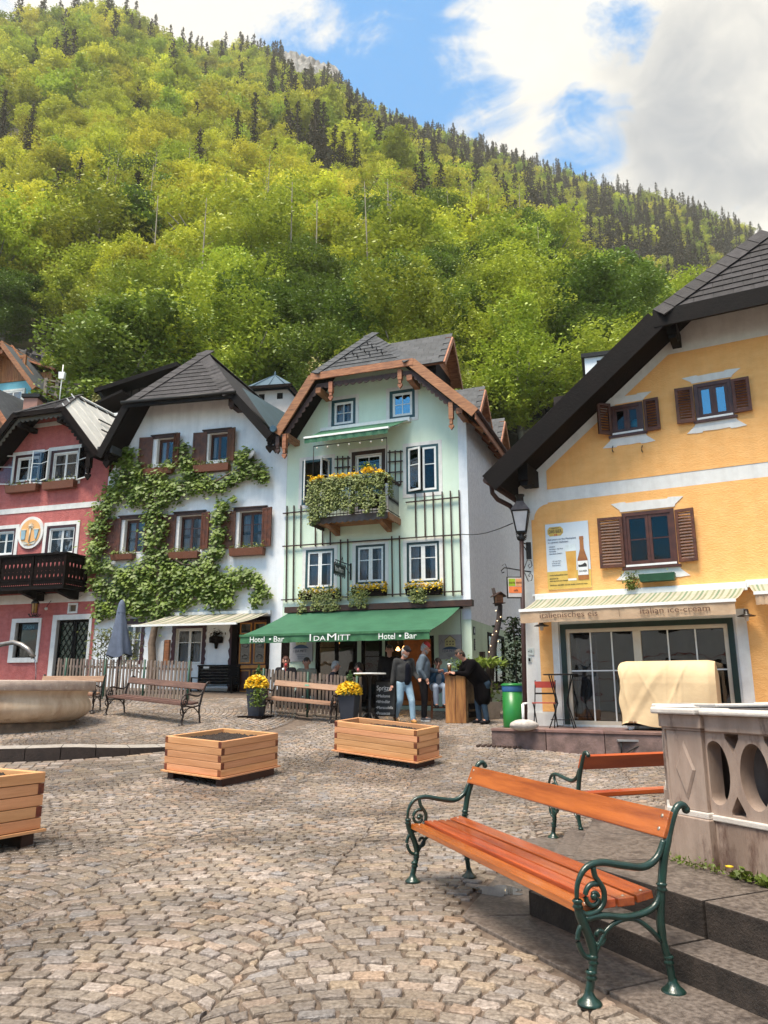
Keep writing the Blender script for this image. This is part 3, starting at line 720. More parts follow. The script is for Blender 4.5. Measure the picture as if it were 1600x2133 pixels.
# right window with one leaf ajar, left window wide open
x0, x1, z0, z1 = wB3; mb = MB(); ring_frame(mb, x0, x1, z0, z1, .07, -.01, .1); wb = mb.build('window', mTeal, mint); mb = MB(); ring_frame(mb, x0 - .1, x1 + .1, z0 - .1, z1 + .1, .1, -.012, .008); mb.build('surround', mTrim, wb)
xm = (x0 + x1) / 2; sash_parts(wb, .0, xm - x0 - .07, z0 + .07, z1 - .07, mPaint, (.6,), .055, -.02, mGlass, loc=(x0 + .07, -.02, 0), rz=-.3)
sash_parts(wb, xm + .01, x1 - .07, z0 + .07, z1 - .07, mPaint, (.6,), .055, -.01, mGlass)
x0, x1, z0, z1 = wB1; mb = MB(); ring_frame(mb, x0, x1, z0, z1, .07, -.01, .1); wb = mb.build('window', mTeal, mint); mb = MB(); ring_frame(mb, x0 - .1, x1 + .1, z0 - .1, z1 + .1, .1, -.012, .008); mb.build('surround', mTrim, wb)
sash_parts(wb, 0, .34, z0 + .07, z1 - .07, mPaint, (.6,), .05, 0, mGlass, loc=(x0 + .07, -.02, 0), rz=-1.15)
sash_parts(wb, -.34, 0, z0 + .07, z1 - .07, mPaint, (.6,), .05, 0, mGlass, loc=(x1 - .07, -.02, 0), rz=1.25)
# balcony door
x0, x1, z0, z1 = wBd; mb = MB(); ring_frame(mb, x0, x1, z0, z1, .11, -.02, .1, wb=.02); d_ = mb.build('balcony_door', mBrown, mint)
mb = MB(); ring_frame(mb, x0 - .1, x1 + .1, z0 - .02, z1 + .1, .1, -.012, .008, wb=.02); mb.build('surround', mTrim, d_)
ring_frame(MB(), x0 + .11, x1 - .11, z0 + .02, z1 - .11, .03, .0, .06).build('door_frame', mTrim, d_)
sash_parts(d_, x0 + .15, x1 - .15, z0 + .1, z1 - .15, mPaint, (.28, .64), .045, .03, mGlassDark, 2, name='door_leaf')
# trellis: every bar its own piece
bar = {}
def trell(p, q, w=.035, d=.03, y=-.05):
    a, b = fm(p, .05), fm(q, .05); MB().beam((a[0], y, a[1]), (b[0], y, b[1]), d, w, (0, 1, 0)).build('trellis_bar', mBrown, mint)
for x, ya, yb in ((865, 1028, 1120), (884, 1026, 1119), (902, 1025, 1118), (921, 1024, 1241), (938, 1022.5, 1241), (956, 1021, 1240),
                  (816, 1117, 1243), (832, 1116, 1242), (709.5, 1124, 1252), (724.5, 1123, 1251), (598, 1054, 1254), (612.5, 1053, 1253), (627, 1053, 1141),
                  (657, 1100, 1138), (672, 1098, 1136), (688, 1095, 1135)):
    trell((x, ya), (x + (yb - ya) * .022 * (x - 700) / 200, yb))
for a, b in (((590.5, 1070), (648, 1064)), ((846, 1047), (957.4, 1036)), ((589.5, 1138.5), (957.4, 1114)), ((587, 1250), (633, 1247.5)), ((700, 1244.5), (738, 1243)), ((806, 1239), (962, 1231.5))): trell(a, b, .05, .028, -.075)
for xs_, ys_, x0_, x1_ in (((703, 714, 725), (957, 975, 994), 698, 730), ((812, 823.5, 835), (943, 963, 985, 1006), 808.5, 839.5)):
    for x in xs_: trell((x, 950 if x < 750 else 938), (x, 1000 if x < 750 else 1010))
    for y in ys_: trell((x0_, y), (x1_, y - 2.5), .04, .028, -.075)
# pendants, scalloped boards, purlins under the overhang
for px_, pt_, pb in ((690, 796, 836), (833.5, 770, 810), (939.5, 838, 902), (594, 905, 960), (580, 910, 945)):
    a, b = fm((px_, pt_), OV - .06), fm((px_, pb), OV - .06); pendant(mint, a[0], a[1], -OV + .05, a[1] - b[1], mBrown if px_ == 580 else mOrangew, .12)
q = lambda p, dx, dz: (p[0] + dx, p[1] + dz)
scallop(mint, q(hm['eR'], -.35, .02), q(hm['hR'], .0, -.3), .17, 12, -OV + .06, mBrown); scallop(mint, q(hm['eL'], .2, -.05), q(hm['hL'], .1, -.32), .17, 9, -OV + .06, mBrown)
scallop(mint, q(hm['hL'], .1, -.3), q(hm['hR'], -.05, -.3), .17, 14, -OV + .06, mBrown)
for (x, z) in (q(hm['hL'], .15, -.42), q(hm['hR'], -.1, -.42), q(hm['eR'], -.45, .12), q(hm['eL'], .25, -.1)): MB().box(x - .08, x + .08, -OV + .05, .1, z - .16, z).build('purlin_end', mOrangew, mint)
# rafter feet along the right-hand eave and its gutter
for i in range(14):
    y = .2 + i * .85; MB().beam((.02, y, hm['eR'][1] + .2 * 0 + .12), (hm['eR'][0] - .03, y, hm['eR'][1] - .3), .1, .1).build('rafter_end', mOrangew, mint)
MB().tube([(hm['eR'][0] + .05, -OV, hm['eR'][1] - .06), (hm['eR'][0] + .05, 12.2, hm['eR'][1] - .06)], .065, 8).build('gutter', mBrown, mint)
MB().box(hm['eR'][0] - .02, hm['eR'][0] + .02, -OV, 12.2, hm['eR'][1] - .28, hm['eR'][1] - .03).build('eave_board', mOrangew, mint)
# snow hooks on the hip
hk = MB().box(-.015, .015, 0, .1, 0, .015).box(-.015, .015, 0, .015, 0, .09).mesh('snow_hook', mIron)
hl3, hr3, A3 = Vector((hm['hL'][0], -OV, hm['hL'][1])), Vector((hm['hR'][0], -OV, hm['hR'][1])), Vector(RM['A'])
for j, cnt in ((1, 4), (2, 3), (3, 2), (4, 1)):
    for i in range(cnt):
        f = .12 + j * .13; mid = (hl3 + hr3) / 2 * (1 - f) + A3 * f; p = mid + Vector(((i - (cnt - 1) / 2) * .38, -.08, .05)); ob('snow_hook', hk, mint, p)
# dormers on the right slope
def dormer(y, w, zf, dep, label=None):
    """small gabled dormer facing local +x, at depth y"""
    eR = hm['eR']; s = RM['sR']; xf = eR[0] - (zf - eR[1]) / s; zt = zf + .85; d_ = MB()
    d_.box(xf - 1.6, xf, y, y + w, zf - .1, zt)
    zr_ = zt + w * .66; dm = d_.build('dormer', mDark, mint)
    g = MB().add([(xf, y, zt), (xf, y + w, zt), (xf, y + w / 2, zr_)], [(0, 1, 2)]); g.build('gable_board', mOrangew, dm)
    rr = MB(); ov = .3; ex = .22
    rr.slab([(xf + ov, y - ex, zt - ex * .9), (xf + ov, y + w / 2, zr_ + .02), (xf - 2.2, y + w / 2, zr_ + .02), (xf - 2.2, y - ex, zt - ex * .9)], .07)
    rr.slab([(xf + ov, y + w + ex, zt - ex * .9), (xf + ov, y + w / 2, zr_ + .02), (xf - 2.2, y + w / 2, zr_ + .02), (xf - 2.2, y + w + ex, zt - ex * .9)], .07)
    rr.build('dormer_roof', [mSlate2, mOrangew, mOrangew], dm)
    for a, b in (((xf + ov + .02, y - ex, zt - ex * .9 - .07), (xf + ov + .02, y + w / 2, zr_ - .07)), ((xf + ov + .02, y + w + ex, zt - ex * .9 - .07), (xf + ov + .02, y + w / 2, zr_ - .07))): MB().beam(a, b, .05, .13).build('bargeboard', mOrangew, dm)
    # slates on the visible slope
    sm = MB().box(-.19, .19, -.012, .012, -.11, .11).mesh('shingle', mSlate2)
    sl = Vector((0, w / 2 + ex, zr_ - zt + ex * .9)); L_ = sl.length; sl.normalize(); ang = atan2(sl.z, sl.y)
    for j in range(int(L_ / .2) + 1):
        for i in range(6):
            p = Vector((xf + ov - .2 - i * .385 - .19 * (j % 2), y - ex, zt - ex * .9)) + sl * (.1 + j * .2) + Vector((0, -sin(ang), cos(ang))) * .02
            ob('shingle', sm, dm, p, (ang - pi / 2 + .06, 0, 0))
    return dm
dormer(.75, 1.6, 9.4, 0); dormer(5.2, 1.6, 9.4, 0); dormer(8.7, 1.6, 9.4, 0)
# ground floor: window, entrance, notice boards, inside lamps
def lit_room():
    r = window(mint, g1, mDark, .08, mDark, .05, 2, (.62,), .02, mGlassDark, 1, 0)
    window(mint, g1b, mDark, .06, mDark, .04, 1, (.6,), .02, mGlassDark, 1, 0)
    dp = FM.rect(586, 602, 1310, 1460); MB().box(dp[0], dp[1], -.03, .003, dp[2], dp[3]).build('dark_panel', mDark, mint)
    MB().box(g1[0] - .02, g1b[1] + .02, -.02, .003, .1, g1[2] - .002).build('dark_dado', mDark, mint)
    e = MB(); ring_frame(e, g2[0], g2[1], g2[2], g2[3], .08, .0, .15, wb=.02).build('entrance_frame', mDark, mint)
lit_room()
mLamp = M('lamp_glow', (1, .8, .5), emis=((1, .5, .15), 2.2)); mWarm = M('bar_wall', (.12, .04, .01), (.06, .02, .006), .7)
lamp_spots = [fm((829, 1352), -.6), fm((842, 1350), -.9), fm((703, 1338), -.7)]
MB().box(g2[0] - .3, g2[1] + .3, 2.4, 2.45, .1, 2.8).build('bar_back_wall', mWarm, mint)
for i, (x, z) in enumerate(lamp_spots):
    y = (.6, .9, .7)[i]; lp = MB().lathe([(.0, z + .06), (.02, z + .06), (.065, z - .02), (.055, z - .04), (.0, z - .05)], 12, (x, y)).build('pendant_lamp', mLamp, mint)
    MB().tube([(x, y, z + .1), (x, y, 2.84)], .008, 5).build('lamp_cord', mIron, lp)
    l_ = bpy.data.lights.new('pendant_light', 'POINT'); l_.energy = 9; l_.color = (1, .55, .2); l_.shadow_soft_size = .08; lo_ = bpy.data.objects.new('pendant_light', l_); C.objects.link(lo_); lo_.parent = mint; lo_.location = (x, y, z - .2)
# side window and little signs on the right-hand wall
mb = MB(); mb.box(-.03, .03, 1.8, 1.87, .72, 2.3).box(-.03, .03, 3.93, 4.0, .72, 2.3).box(-.03, .03, 1.87, 3.93, 2.22, 2.3).box(-.03, .03, 1.87, 3.93, .72, .79).box(-.02, .01, 2.9, 2.94, .79, 2.22); sdw = mb.build('window', mDark, mint)
MB().box(-.02, -.016, 1.87, 3.93, .79, 2.22).build('pane', mGlass, sdw); MB().box(-.04, .07, 1.75, 4.05, .67, .715).build('sill', mTrim, sdw)
# ---------------------------------------------------------------- white house with the climbing pear
ZW = .9
white = house(FW, 0, ZW, 'white_house', 'white plastered house overgrown by a climbing tree, brown shutters and slate half hip')
def fw(p, out=0.): return FW.pt(*p, out=out)
wx0, wx1 = FW.along(187) + .0, -.003
hw = dict(eL=fw((207, 946), OV), hL=fw((265, 838), OV), hR=fw((487, 818), OV), eR=fw((563, 903), OV))
RW = hip_roof(white, **hw, o=OV, ya=1.5, back=9, tiles=(.42, .29), mt=mSlate, hcap=.34, barge=mBlackw, bh=.24)
GOW = gable_outline(wx0, wx1, -1.3, hw, RW, OV)
U1, U2 = FW.rect(325.5, 361.5, 913.5, 968), FW.rect(433.5, 473, 902.5, 960)
M1, M2, M3 = FW.rect(257, 301, 1082, 1152), FW.rect(371, 418.5, 1074, 1150), FW.rect(496, 546, 1065, 1142)
Gd = FW.rect(490, 558, 1292, 1455); Gw1, Gw2 = FW.rect(257, 293, 1300, 1384), FW.rect(365, 421, 1309, 1384)
wall('wall', white, GOW, [U1, U2, M1, M2, M3, Gd, Gw1, Gw2], mWhite, mTrim, .2)
MB().box(wx0, wx0 + .1, .2, 9, -1.3, GOW[-1][1]).box(wx0, wx1, 9, 9.1, -1.3, GOW[2][1]).build('rear_wall', mWhite, white)
floors(white, wx0, 0, (.2, 2.7, 5.0, 7.4), 7); interior(white, wx0, 0, 0, 8, 3)
for i, r in enumerate((U1, U2, M1, M2, M3)):
    w_ = window(white, r, mFrame, .045, mFrame, .035, 2, (.68,) if i > 1 else (), .12, mGlass, 1, .3 if i != 1 else .16)
    x0, x1, z0, z1 = r; MB().box(x0 - .02, x0 + .035, -.015, .12, z0, z1).box(x0, x1, -.01, .1, z0 - .01, z0 + .03).build('reveal_board', mTrim, w_)
    MB().box(x0 - .16, x1 + .12, -.05, .02, z1 + .01, z1 + .10).box(x0 - .2, x1 + .16, -.075, .02, z1 + .10, z1 + .135).build('lintel', mBrown, w_)
for a, b, c, d, hg, an in ((290.5, 316.5, 912, 978, 1, .12), (361, 380, 905, 973, 0, -.5), (403, 430, 902, 968, 1, .12), (474, 495, 894, 962, 0, -.45),
                           (219, 250, 1081, 1156, 1, .1), (301, 330, 1078, 1152, 0, -.1), (337, 365, 1073, 1149, 1, .1), (419, 440, 1068, 1144, 0, -.35), (461, 490, 1066, 1143, 1, .1), (546, 569, 1058, 1139, 0, -.3)):
    r = FW.rect(a, b, c, d, .05); louvre_shutter(white, *r, y=-.05, mat=mShut, ang=an, hinge=hg, solid=True)
# ground floor windows with wavy wine-red side boards, door
for r in (Gw1, Gw2):
    w_ = window(white, r, mTrim, .04, mPaint, .035, 2, (.62,), .04, mGlass, 1, .42); x0, x1, z0, z1 = r
    for sgn, xe in ((-1, x0), (1, x1)):
        pts = [(xe, z0), (xe, z1)] + [(xe + sgn * (.11 + .02 * sin(i * 2.2)), z1 - (z1 - z0) * i / 14) for i in range(15)]
        MB().prism(pts, -.03, -.002).build('side_board', mWine, w_)
    MB().box(x0 - .12, x1 + .12, -.03, -.002, z1, z1 + .16).build('head_board', mWine, w_)
x0, x1, z0, z1 = Gd; dr = MB(); dr.box(x0 - .12, x0 + .07, -.04, .1, z0, z1 + .1).box(x1 - .05, x1 + .04, -.04, .1, z0, z1 + .1).box(x0 + .07, x1 - .05, -.04, .1, z1, z1 + .1)
door = dr.build('door', mDark, white); mDoorR = M('door_red', (.085, .018, .008), (.05, .01, .005), .4, 6, .3, 30); mOch = M('ochre_paint', (.5, .2, .02), (.4, .14, .015), .45, 9)
MB().box(x0 + .07, x1 - .05, .05, .1, z0, z1).build('door_leaf', mDoorR, door)
dw = (x1 - x0 - .12); hz = z1 - z0
for k in range(2):
    a = x0 + .1 + k * (dw / 2) ; b = a + dw / 2 - .08
    for (c, d) in ((z0 + .08 * hz, z0 + .36 * hz), (z0 + .44 * hz, z0 + .78 * hz), (z0 + .82 * hz, z0 + .97 * hz)):
        mb = MB(); ring_frame(mb, a, b, c, d, .035, .02, .055); mb.build('door_panel', mOch, door)
        if d > z0 + .5 * hz: MB().box(a + .03, b - .03, .035, .045, c + .03, d - .03).build('pane', mGlassDark, door)
    xm = (a + b) / 2; mb = MB()
    for s_ in (-1, 1):
        for zc in (z0 + .53 * hz, z0 + .68 * hz): mb.tube([(xm + s_ * (.02 + .07 * sin(t / 3)), .03, zc + .012 * t - .07) for t in range(12)], .008, 5)
    mb.build('door_grille', mIron, door)
MB().box(x0 + .02, x1, -.02, .08, z0 + .38 * hz, z0 + .42 * hz).build('door_rail', mOch, door)
# wavy side board left of the door
pts = [(x0 - .12, z0), (x0 - .12, z1 + .1)] + [(x0 - .2 - .025 * sin(i * 2.0), z1 + .1 - (hz + .1) * i / 24) for i in range(25)]
MB().prism(pts, -.03, -.003).build('side_board', mWine, door)
# purlin ends and pendants below the overhang
for (px_, py_) in ((265, 862), (483, 838)):
    a = fw((px_, py_), OV - .2); mb = MB(); mb.box(a[0] - .09, a[0] + .09, -OV + .15, .1, a[1] - .12, a[1] + .14); mb.ball((a[0], -OV + .2, a[1] - .1), .1, 10, 6, 0, (.9, .5, 1.3)); mb.build('purlin_end', mBrown, white)
for (px_, pt_, pb) in ((225, 930, 978), (563, 902, 945), (575, 900, 946)):
    a, b = fw((px_, pt_), OV - .1), fw((px_, pb), OV - .1); pendant(white, a[0], a[1] + .1, -OV + .1, a[1] - b[1], mDark, .2)
MB().tube([(hw['hL'][0] - .15, -OV - .09, hw['hL'][1] - .03), (hw['hR'][0] + .1, -OV - .09, hw['hR'][1] - .03)], .06, 8).build('gutter', mIron, white)
# bright sheet-metal valley between the white and mint roofs, brass-coloured gutter end
vx, vz = fw((565, 900), .6); mb = MB()
a, b, c = fw((493, 810), .75), fw((566, 898), .8), fw((640, 850), .6)
mb.add([(b[0], -.78, b[1] + .02), (a[0] + .15, -.7, a[1] + .05), (a[0] + 1.0, 3.6, a[1] + .0), (b[0] + .1, 2.4, b[1] + .5)], [(0, 1, 2, 3)])
mb.add([(b[0] + .08, -.78, b[1] + .05), (b[0] + .1, 2.4, b[1] + .5), (c[0] - .1, 2.4, c[1] + .1), (b[0] + .16, -.74, b[1] + .1)], [(0, 1, 2, 3)])
mb.tube([(b[0] + .1, -.95, b[1] + .02), (b[0] + .1, 2.4, b[1] + .45)], .1, 8); mb.build('valley_flashing', mZinc, white)

# ---------------------------------------------------------------- red house
ZR = 1.0
red = house(FR, 0, ZR, 'red_house', 'raspberry red rendered house with carved balcony, round relief medallion and lantern')
def fr(p, out=0.): return FR.pt(*p, out=out)
rx1 = -.003; OR = .8
cR = -2.27
e_ = fr((203, 942), OR); hR_ = fr((133, 852), OR); hL_ = fr((30, 862), OR); cx_ = (hR_[0] + hL_[0]) / 2
hr_ = dict(eL=(2 * cx_ - e_[0], e_[1]), hL=hL_, hR=(hR_[0], hL_[1]), eR=e_)
RR = hip_roof(red, **hr_, o=OR, ya=.9, back=9, tiles=(.4, .27), mt=mLight, mtile=mSlate, hcap=.3, barge=mDark, bh=.2)
rx0 = 2 * cx_ + .1
GOR = gable_outline(rx0, rx1, -1.4, hr_, RR, OR)
Ra, Rb = FR.rect(31.5, 83.5, 948, 1006), FR.rect(106, 163.5, 937.5, 1003); Rc, Rd = FR.rect(-12, 31, 1103, 1160), FR.rect(97, 157, 1095, 1158)
Rw, Rdoor, Rv = FR.rect(30.5, 78, 1297, 1370), FR.rect(113.5, 181, 1291, 1425), FR.rect(144.5, 159.5, 1259.5, 1274.5)
wall('wall', red, GOR, [Ra, Rb, Rc, Rd, Rw, Rdoor, Rv], mRed, mTrim, .22)
MB().box(rx0, rx0 + .1, .22, 9, -1.4, GOR[-1][1]).box(rx1 - .1, rx1, .22, 9, -1.4, GOR[2][1]).box(rx0, rx1, 9, 9.1, -1.4, GOR[2][1]).build('rear_wall', mRed, red)
floors(red, rx0, 0, (.1, 2.6, 5.2, 7.6), 8); interior(red, rx0, 0, 0, 9, 3)
# white bands: first-floor band, balcony band, gable edge strips, corner pilaster
a, b = fr((0, 1061)), fr((0, 1074)); MB().box(rx0, rx1, -.02, .004, b[1] + .02, a[1] - .02).build('white_band', mTrim, red)
a, b = fr((100, 1237)), fr((100, 1256)); MB().box(rx0, rx1, -.024, .004, b[1], a[1]).build('white_band', mTrim, red)
a = fr((194, 1350)); MB().box(a[0], rx1, -.028, .004, -1.4, fr((194, 1260))[1]).build('corner_strip', mTrim, red)
P = [fr(p) for p in ((2, 962), (65, 893), (143, 883))]; Q = [fr(p) for p in ((-12, 960), (60, 886), (143, 874))]
for i in range(2): MB().prism([P[i], P[i + 1], Q[i + 1], Q[i]], -.02, .003).build('gable_strip', mTrim, red)
for r, opn in ((Ra, 1), (Rb, 1), (Rc, 0), (Rd, 0)):
    x0, x1, z0, z1 = r; mb = MB(); ring_frame(mb, x0 - .13, x1 + .13, z0 - .12, z1 + .13, .12, -.03, .006); w_ = mb.build('window', mTrim, red)
    mb = MB(); ring_frame(mb, x0 - .012, x1 + .012, z0 - .01, z1 + .012, .07, -.02, .12); mb.build('inner_frame', mWine, w_)
    mb = MB(); ring_frame(mb, x0 + .06, x1 - .06, z0 + .06, z1 - .06, .055, .02, .1); mb.build('sash_frame', mPaint, w_)
    xm = (x0 + x1) / 2
    for a, b in ((x0 + .115, xm - .005), (xm + .005, x1 - .115)): sash_parts(w_, a, b, z0 + .115, z1 - .115, mPaint, (.6,), .03, .06, mGlass, 1 if opn else 1)
    curtain(w_, x0 + .12, xm - .1, z0 + .1, z1 - .1, .2); curtain(w_, xm + .1, x1 - .12, z0 + .1, z1 - .1, .2)
    if opn:
        hw_ = (x1 - x0) / 2 + .02
        sash_parts(w_, -hw_ , 0, z0 - .02, z1 + .02, mPaint, (.6,), .035, 0, mGlass, loc=(x0 - .03, -.05, 0), rz=.35)
        sash_parts(w_, 0, hw_, z0 - .02, z1 + .02, mPaint, (.6,), .035, -.03, mGlass, loc=(x1 + .03, -.05, 0), rz=-.35)
# ground floor window with sign, door with lattice
x0, x1, z0, z1 = Rw; mb = MB(); mb.box(x0 - .17, x0, -.03, .22, z0 - .15, z1 + .13).box(x1, x1 + .1, -.03, .22, z0 - .15, z1 + .13).box(x0, x1, -.03, .22, z1, z1 + .13).box(x0, x1, -.06, .22, z0 - .15, z0); w_ = mb.build('window', mTrim, red)
MB().box(x0, x1, .12, .125, z0, z1).build('pane', mGlassDark, w_)
mb = MB(); ring_frame(mb, x0, x1, z0, z1, .03, .1, .14); mb.box(x0 + .3, x0 + .34, .2, .22, z0 + .1, z1 - .25).box(x0 + .3, x1 - .12, .2, .22, z1 - .3, z1 - .26); mb.build('sash', mDark, w_)
sg = MB().box(x0 + .16, x1 - .02, .09, .1, z1 - .22, z1 - .03).build('window_sign', M('dim_blue', (.02, .05, .07)), w_); 
text('CASH', .17, M('sign_blue', (.1, .25, .3)), w_, (x0 + .2, .088, z1 - .2), xs=1.0)
x0, x1, z0, z1 = Rdoor; mb = MB(); mb.box(x0 - .17, x0, -.03, .22, z0, z1 + .16).box(x1, x1 + .1, -.03, .22, z0, z1 + .16).box(x0, x1, -.03, .22, z1, z1 + .16); dr = mb.build('door', mTrim, red)
xm = (x0 + x1) / 2
for a, b in ((x0, xm), (xm, x1)):
    mb = MB(); ring_frame(mb, a + .005, b - .005, z0, z1, .07, .1, .15); mb.build('door_leaf', mBlackw, dr); MB().box(a + .06, b - .06, .135, .14, z0, z1 - .06).build('pane', M('bottle_glass', (.012, .03, .016), rough=.15), dr)
    mb = MB(); n = 7; st = (b - a - .14) / 2
    for i in range(-2, 14):
        for s_ in (1, -1):
            zc = z0 + i * .3; p0 = (a + .07, zc if s_ > 0 else zc + .7); L_ = b - a - .14; p1 = (b - .07, p0[1] + s_ * .7)
            # clip to the leaf
            pz = [p0, p1]; lo_z, hi_z = z0, z1 - .07
            (xa, za), (xb, zb) = pz; 
            if za > zb: (xa, za), (xb, zb) = (xb, zb), (xa, za)
            if zb < lo_z or za > hi_z: continue
            if za < lo_z: t = (lo_z - za) / (zb - za); xa, za = xa + (xb - xa) * t, lo_z
            if zb > hi_z: t = (hi_z - za) / (zb - za); xb, zb = xa + (xb - xa) * t, hi_z
            mb.beam((xa, .115 + .006 * s_, za), (xb, .115 + .006 * s_, zb), .012, .018, (0, 1, 0))
    mb.build('lattice', mBlackw, dr)
x0, x1, z0, z1 = Rv; mb = MB(); ring_frame(mb, x0 - .05, x1 + .05, z0 - .05, z1 + .05, .06, -.02, .1); w_ = mb.build('vent_window', mTrim, red); MB().box(x0, x1, .06, .07, z0, z1).build('pane', M('ochre_dim', (.16, .11, .06)), w_)
# medallion: oval ring, warm field, edelweiss-like flower between two bells
c0 = fr((66, 1110)); ex, ez = (fr((92, 1110))[0] - fr((40, 1110))[0]) / 2, (fr((66, 1077))[1] - fr((66, 1143))[1]) / 2
med = shape([circ(c0[0], c0[1], ex, ez, 40)], .06, 'relief_medallion', mTrim, red, (0, -.03, 0)); ft = shape([circ(0, 0, ex * .8, ez * .82, 36)], .01, 'field', M('apricot', (.75, .42, .17), (.68, .36, .14), .7), med, (c0[0], -.035, c0[1]))
mst = M('relief_cream', (.66, .63, .52), (.5, .48, .4), .7); mb = MB()
for i in range(9):
    a = 2 * pi * i / 9; x, z = c0[0] + .02, c0[1] + ez * .38; mb.add([(x, -.085, z), (x + .07 * cos(a + .25), -.06, z + .07 * sin(a + .25)), (x + .15 * cos(a), -.055, z + .15 * sin(a)), (x + .07 * cos(a - .25), -.06, z + .07 * sin(a - .25))], [(0, 1, 2), (0, 2, 3)])
mb.ball((c0[0] + .02, -.075, c0[1] + ez * .38), .035, 8, 5); mb.tube([(c0[0] + .02, -.06, c0[1] + ez * .3), (c0[0], -.06, c0[1] - ez * .6)], .02, 6); mb.build('relief_flower', mst, med)
for s_ in (-1, 1):
    x = c0[0] + s_ * ex * .45; mb = MB().prism([(x - .05 + s_ * .05, c0[1] - ez * .42), (x + .05 + s_ * -.0, c0[1] - ez * .42), (x + .09 + s_ * .03, c0[1] + ez * .15), (x - .09 + s_ * .03, c0[1] + ez * .15)], -.065, -.04); mb.build('relief_bell', M('pale_blue', (.3, .46, .55)), med)
    MB().box(x - .11 + s_ * .03, x + .11 + s_ * .03, -.072, -.04, c0[1] + ez * .14, c0[1] + ez * .2).build('relief_rim', mst, med)
    mb = MB()
    for i in range(4): mb.add([(c0[0], -.06, c0[1] - ez * .72), (c0[0] + s_ * (.05 + .05 * i), -.065, c0[1] - ez * (.62 - .02 * i)), (c0[0] + s_ * (.1 + .06 * i), -.05, c0[1] - ez * (.56 - .02 * i)), (c0[0] + s_ * (.06 + .05 * i), -.05, c0[1] - ez * .74)], [(0, 1, 2, 3)])
    mb.build('relief_leaf', mst, med)
# scallops below the verge, brackets
scallop(red, q(hr_['eR'], -.1, -.05), q(hr_['hR'], -.02, -.16), .22, 12, -OR + .05, mDark); scallop(red, q(hr_['eL'], .1, -.05), q(hr_['hL'], .02, -.16), .22, 12, -OR + .05, M('olive_board', (.07, .055, .035)))
scallop(red, q(hr_['hL'], .05, -.12), q(hr_['hR'], -.05, -.12), .2, 10, -OR + .05, M('olive_board', (.07, .055, .035)))
a, b = fr((187, 942), OR - .1), fr((187, 1006), OR - .1); pendant(red, a[0], a[1] + .05, -OR + .1, a[1] - b[1], mDark, .17)
for (x, z) in (q(hr_['hL'], .2, -.3), q(hr_['hR'], -.2, -.3), q(hr_['eR'], -.3, .1)): MB().box(x - .08, x + .08, -OR + .05, .1, z - .16, z).build('purlin_end', mDark, red)
# snow guard rails on the pale slope
eR, hR2 = hr_['eR'], hr_['hR']
for f in (.18, .42, .62): 
    x, z = eR[0] + (RR['xr'] - eR[0]) * f, eR[1] + (RR['zr'] - eR[1]) * f
    MB().tube([(x, -.3 + f * 2, z + .13), (x, 8.8, z + .13)], .025, 6).build('snow_guard', mIron, red)
for k in range(14):
    y = -.75 + k * .62
    MB().beam((eR[0] - .02, y, eR[1] + .015), (RR['xr'] + (.0 if y > .6 else .9 * (1 - (y + .8) / 1.4)), y, RR['zr'] - (.0 if y > .6 else .9 * (1 - (y + .8) / 1.4)) * RR['sR'] + .015), .03, .03).build('standing_seam', mLight, red)
MB().box(eR[0] - .1, eR[0] + .45, -OR + .1, -OR + .6, eR[1] - .02, eR[1] + .22).build('valley_flashing', mSlate2, red)
# balcony
bf = 1.0; a = fr((-40, 1158), bf); t = fr((138, 1149.5), bf); zt_ = t[1]; bt = fr((138, 1213), bf)[1]; xr_ = t[0]; xl_ = rx0 + .2
bal = MB().box(xl_, xr_ + .06, -bf - .04, .0, bt - .12, bt - .04).build('balcony', mDark, red)
MB().box(xl_, xr_ + .07, -bf - .07, -bf + .05, zt_ - .06, zt_).box(xr_ - .05, xr_ + .07, -bf + .05, 0, zt_ - .06, zt_).build('handrail', mBlackw, bal)
MB().box(xl_, xr_ + .04, -bf - .03, -bf + .03, bt + .12, bt + .17).box(xr_ - .02, xr_ + .04, -bf + .03, 0, bt + .12, bt + .17).build('bottom_rail', mDark, bal)
for px_ in (-65, 1, 69, 136): x = fr((px_, 1180), bf)[0]; MB().box(x - .045, x + .045, -bf - .045, -bf + .045, bt - .1, zt_ - .05).build('balcony_post', mDark, bal)
MB().box(xr_ - .045, xr_ + .045, -.12, -.03, bt - .1, zt_ - .05).build('balcony_post', mDark, bal)
H_ = zt_ - .06 - (bt + .0); bw_ = .155
def board_outline(w, h):
    """pierced baluster board: heart, dots and a spade cut half into each edge"""
    e = [(0, .0)]; n = 3
    for i in range(n * 2 + 1): e.append((w * i / (n * 2), -.02 + .03 * abs(sin(pi * i / 2))))
    e = [(0, 0), (w * .25, -.035), (w * .5, 0), (w * .75, -.035), (w, 0)]
    rgt = [(w, .16 * h), (w - .006, .2 * h), (w - .028, .25 * h), (w - .02, .3 * h), (w, .36 * h), (w, .42 * h), (w - .014, .45 * h), (w, .48 * h), (w, .56 * h), (w - .02, .62 * h), (w - .034, .7 * h), (w - .02, .75 * h), (w, .73 * h), (w, .8 * h), (w - .01, .83 * h), (w, .86 * h), (w, h)]
    lft = [(w - x, z) for x, z in rgt][::-1]
    return e + rgt + lft
bm_ = shape([board_outline(bw_ - .004, H_)], .022, 'balustrade_board', mDark, bal); me_ = bm_.data; x = xr_ - .06 - bw_; bm_.location = (x, -bf, bt)
x -= bw_
while x > xl_: ob('balustrade_board', me_, bal, (x, -bf, bt)); x -= bw_
y = -bf + .06
while y < -.2: ob('balustrade_board', me_, bal, (xr_, y, bt), (0, 0, pi / 2)); y += bw_
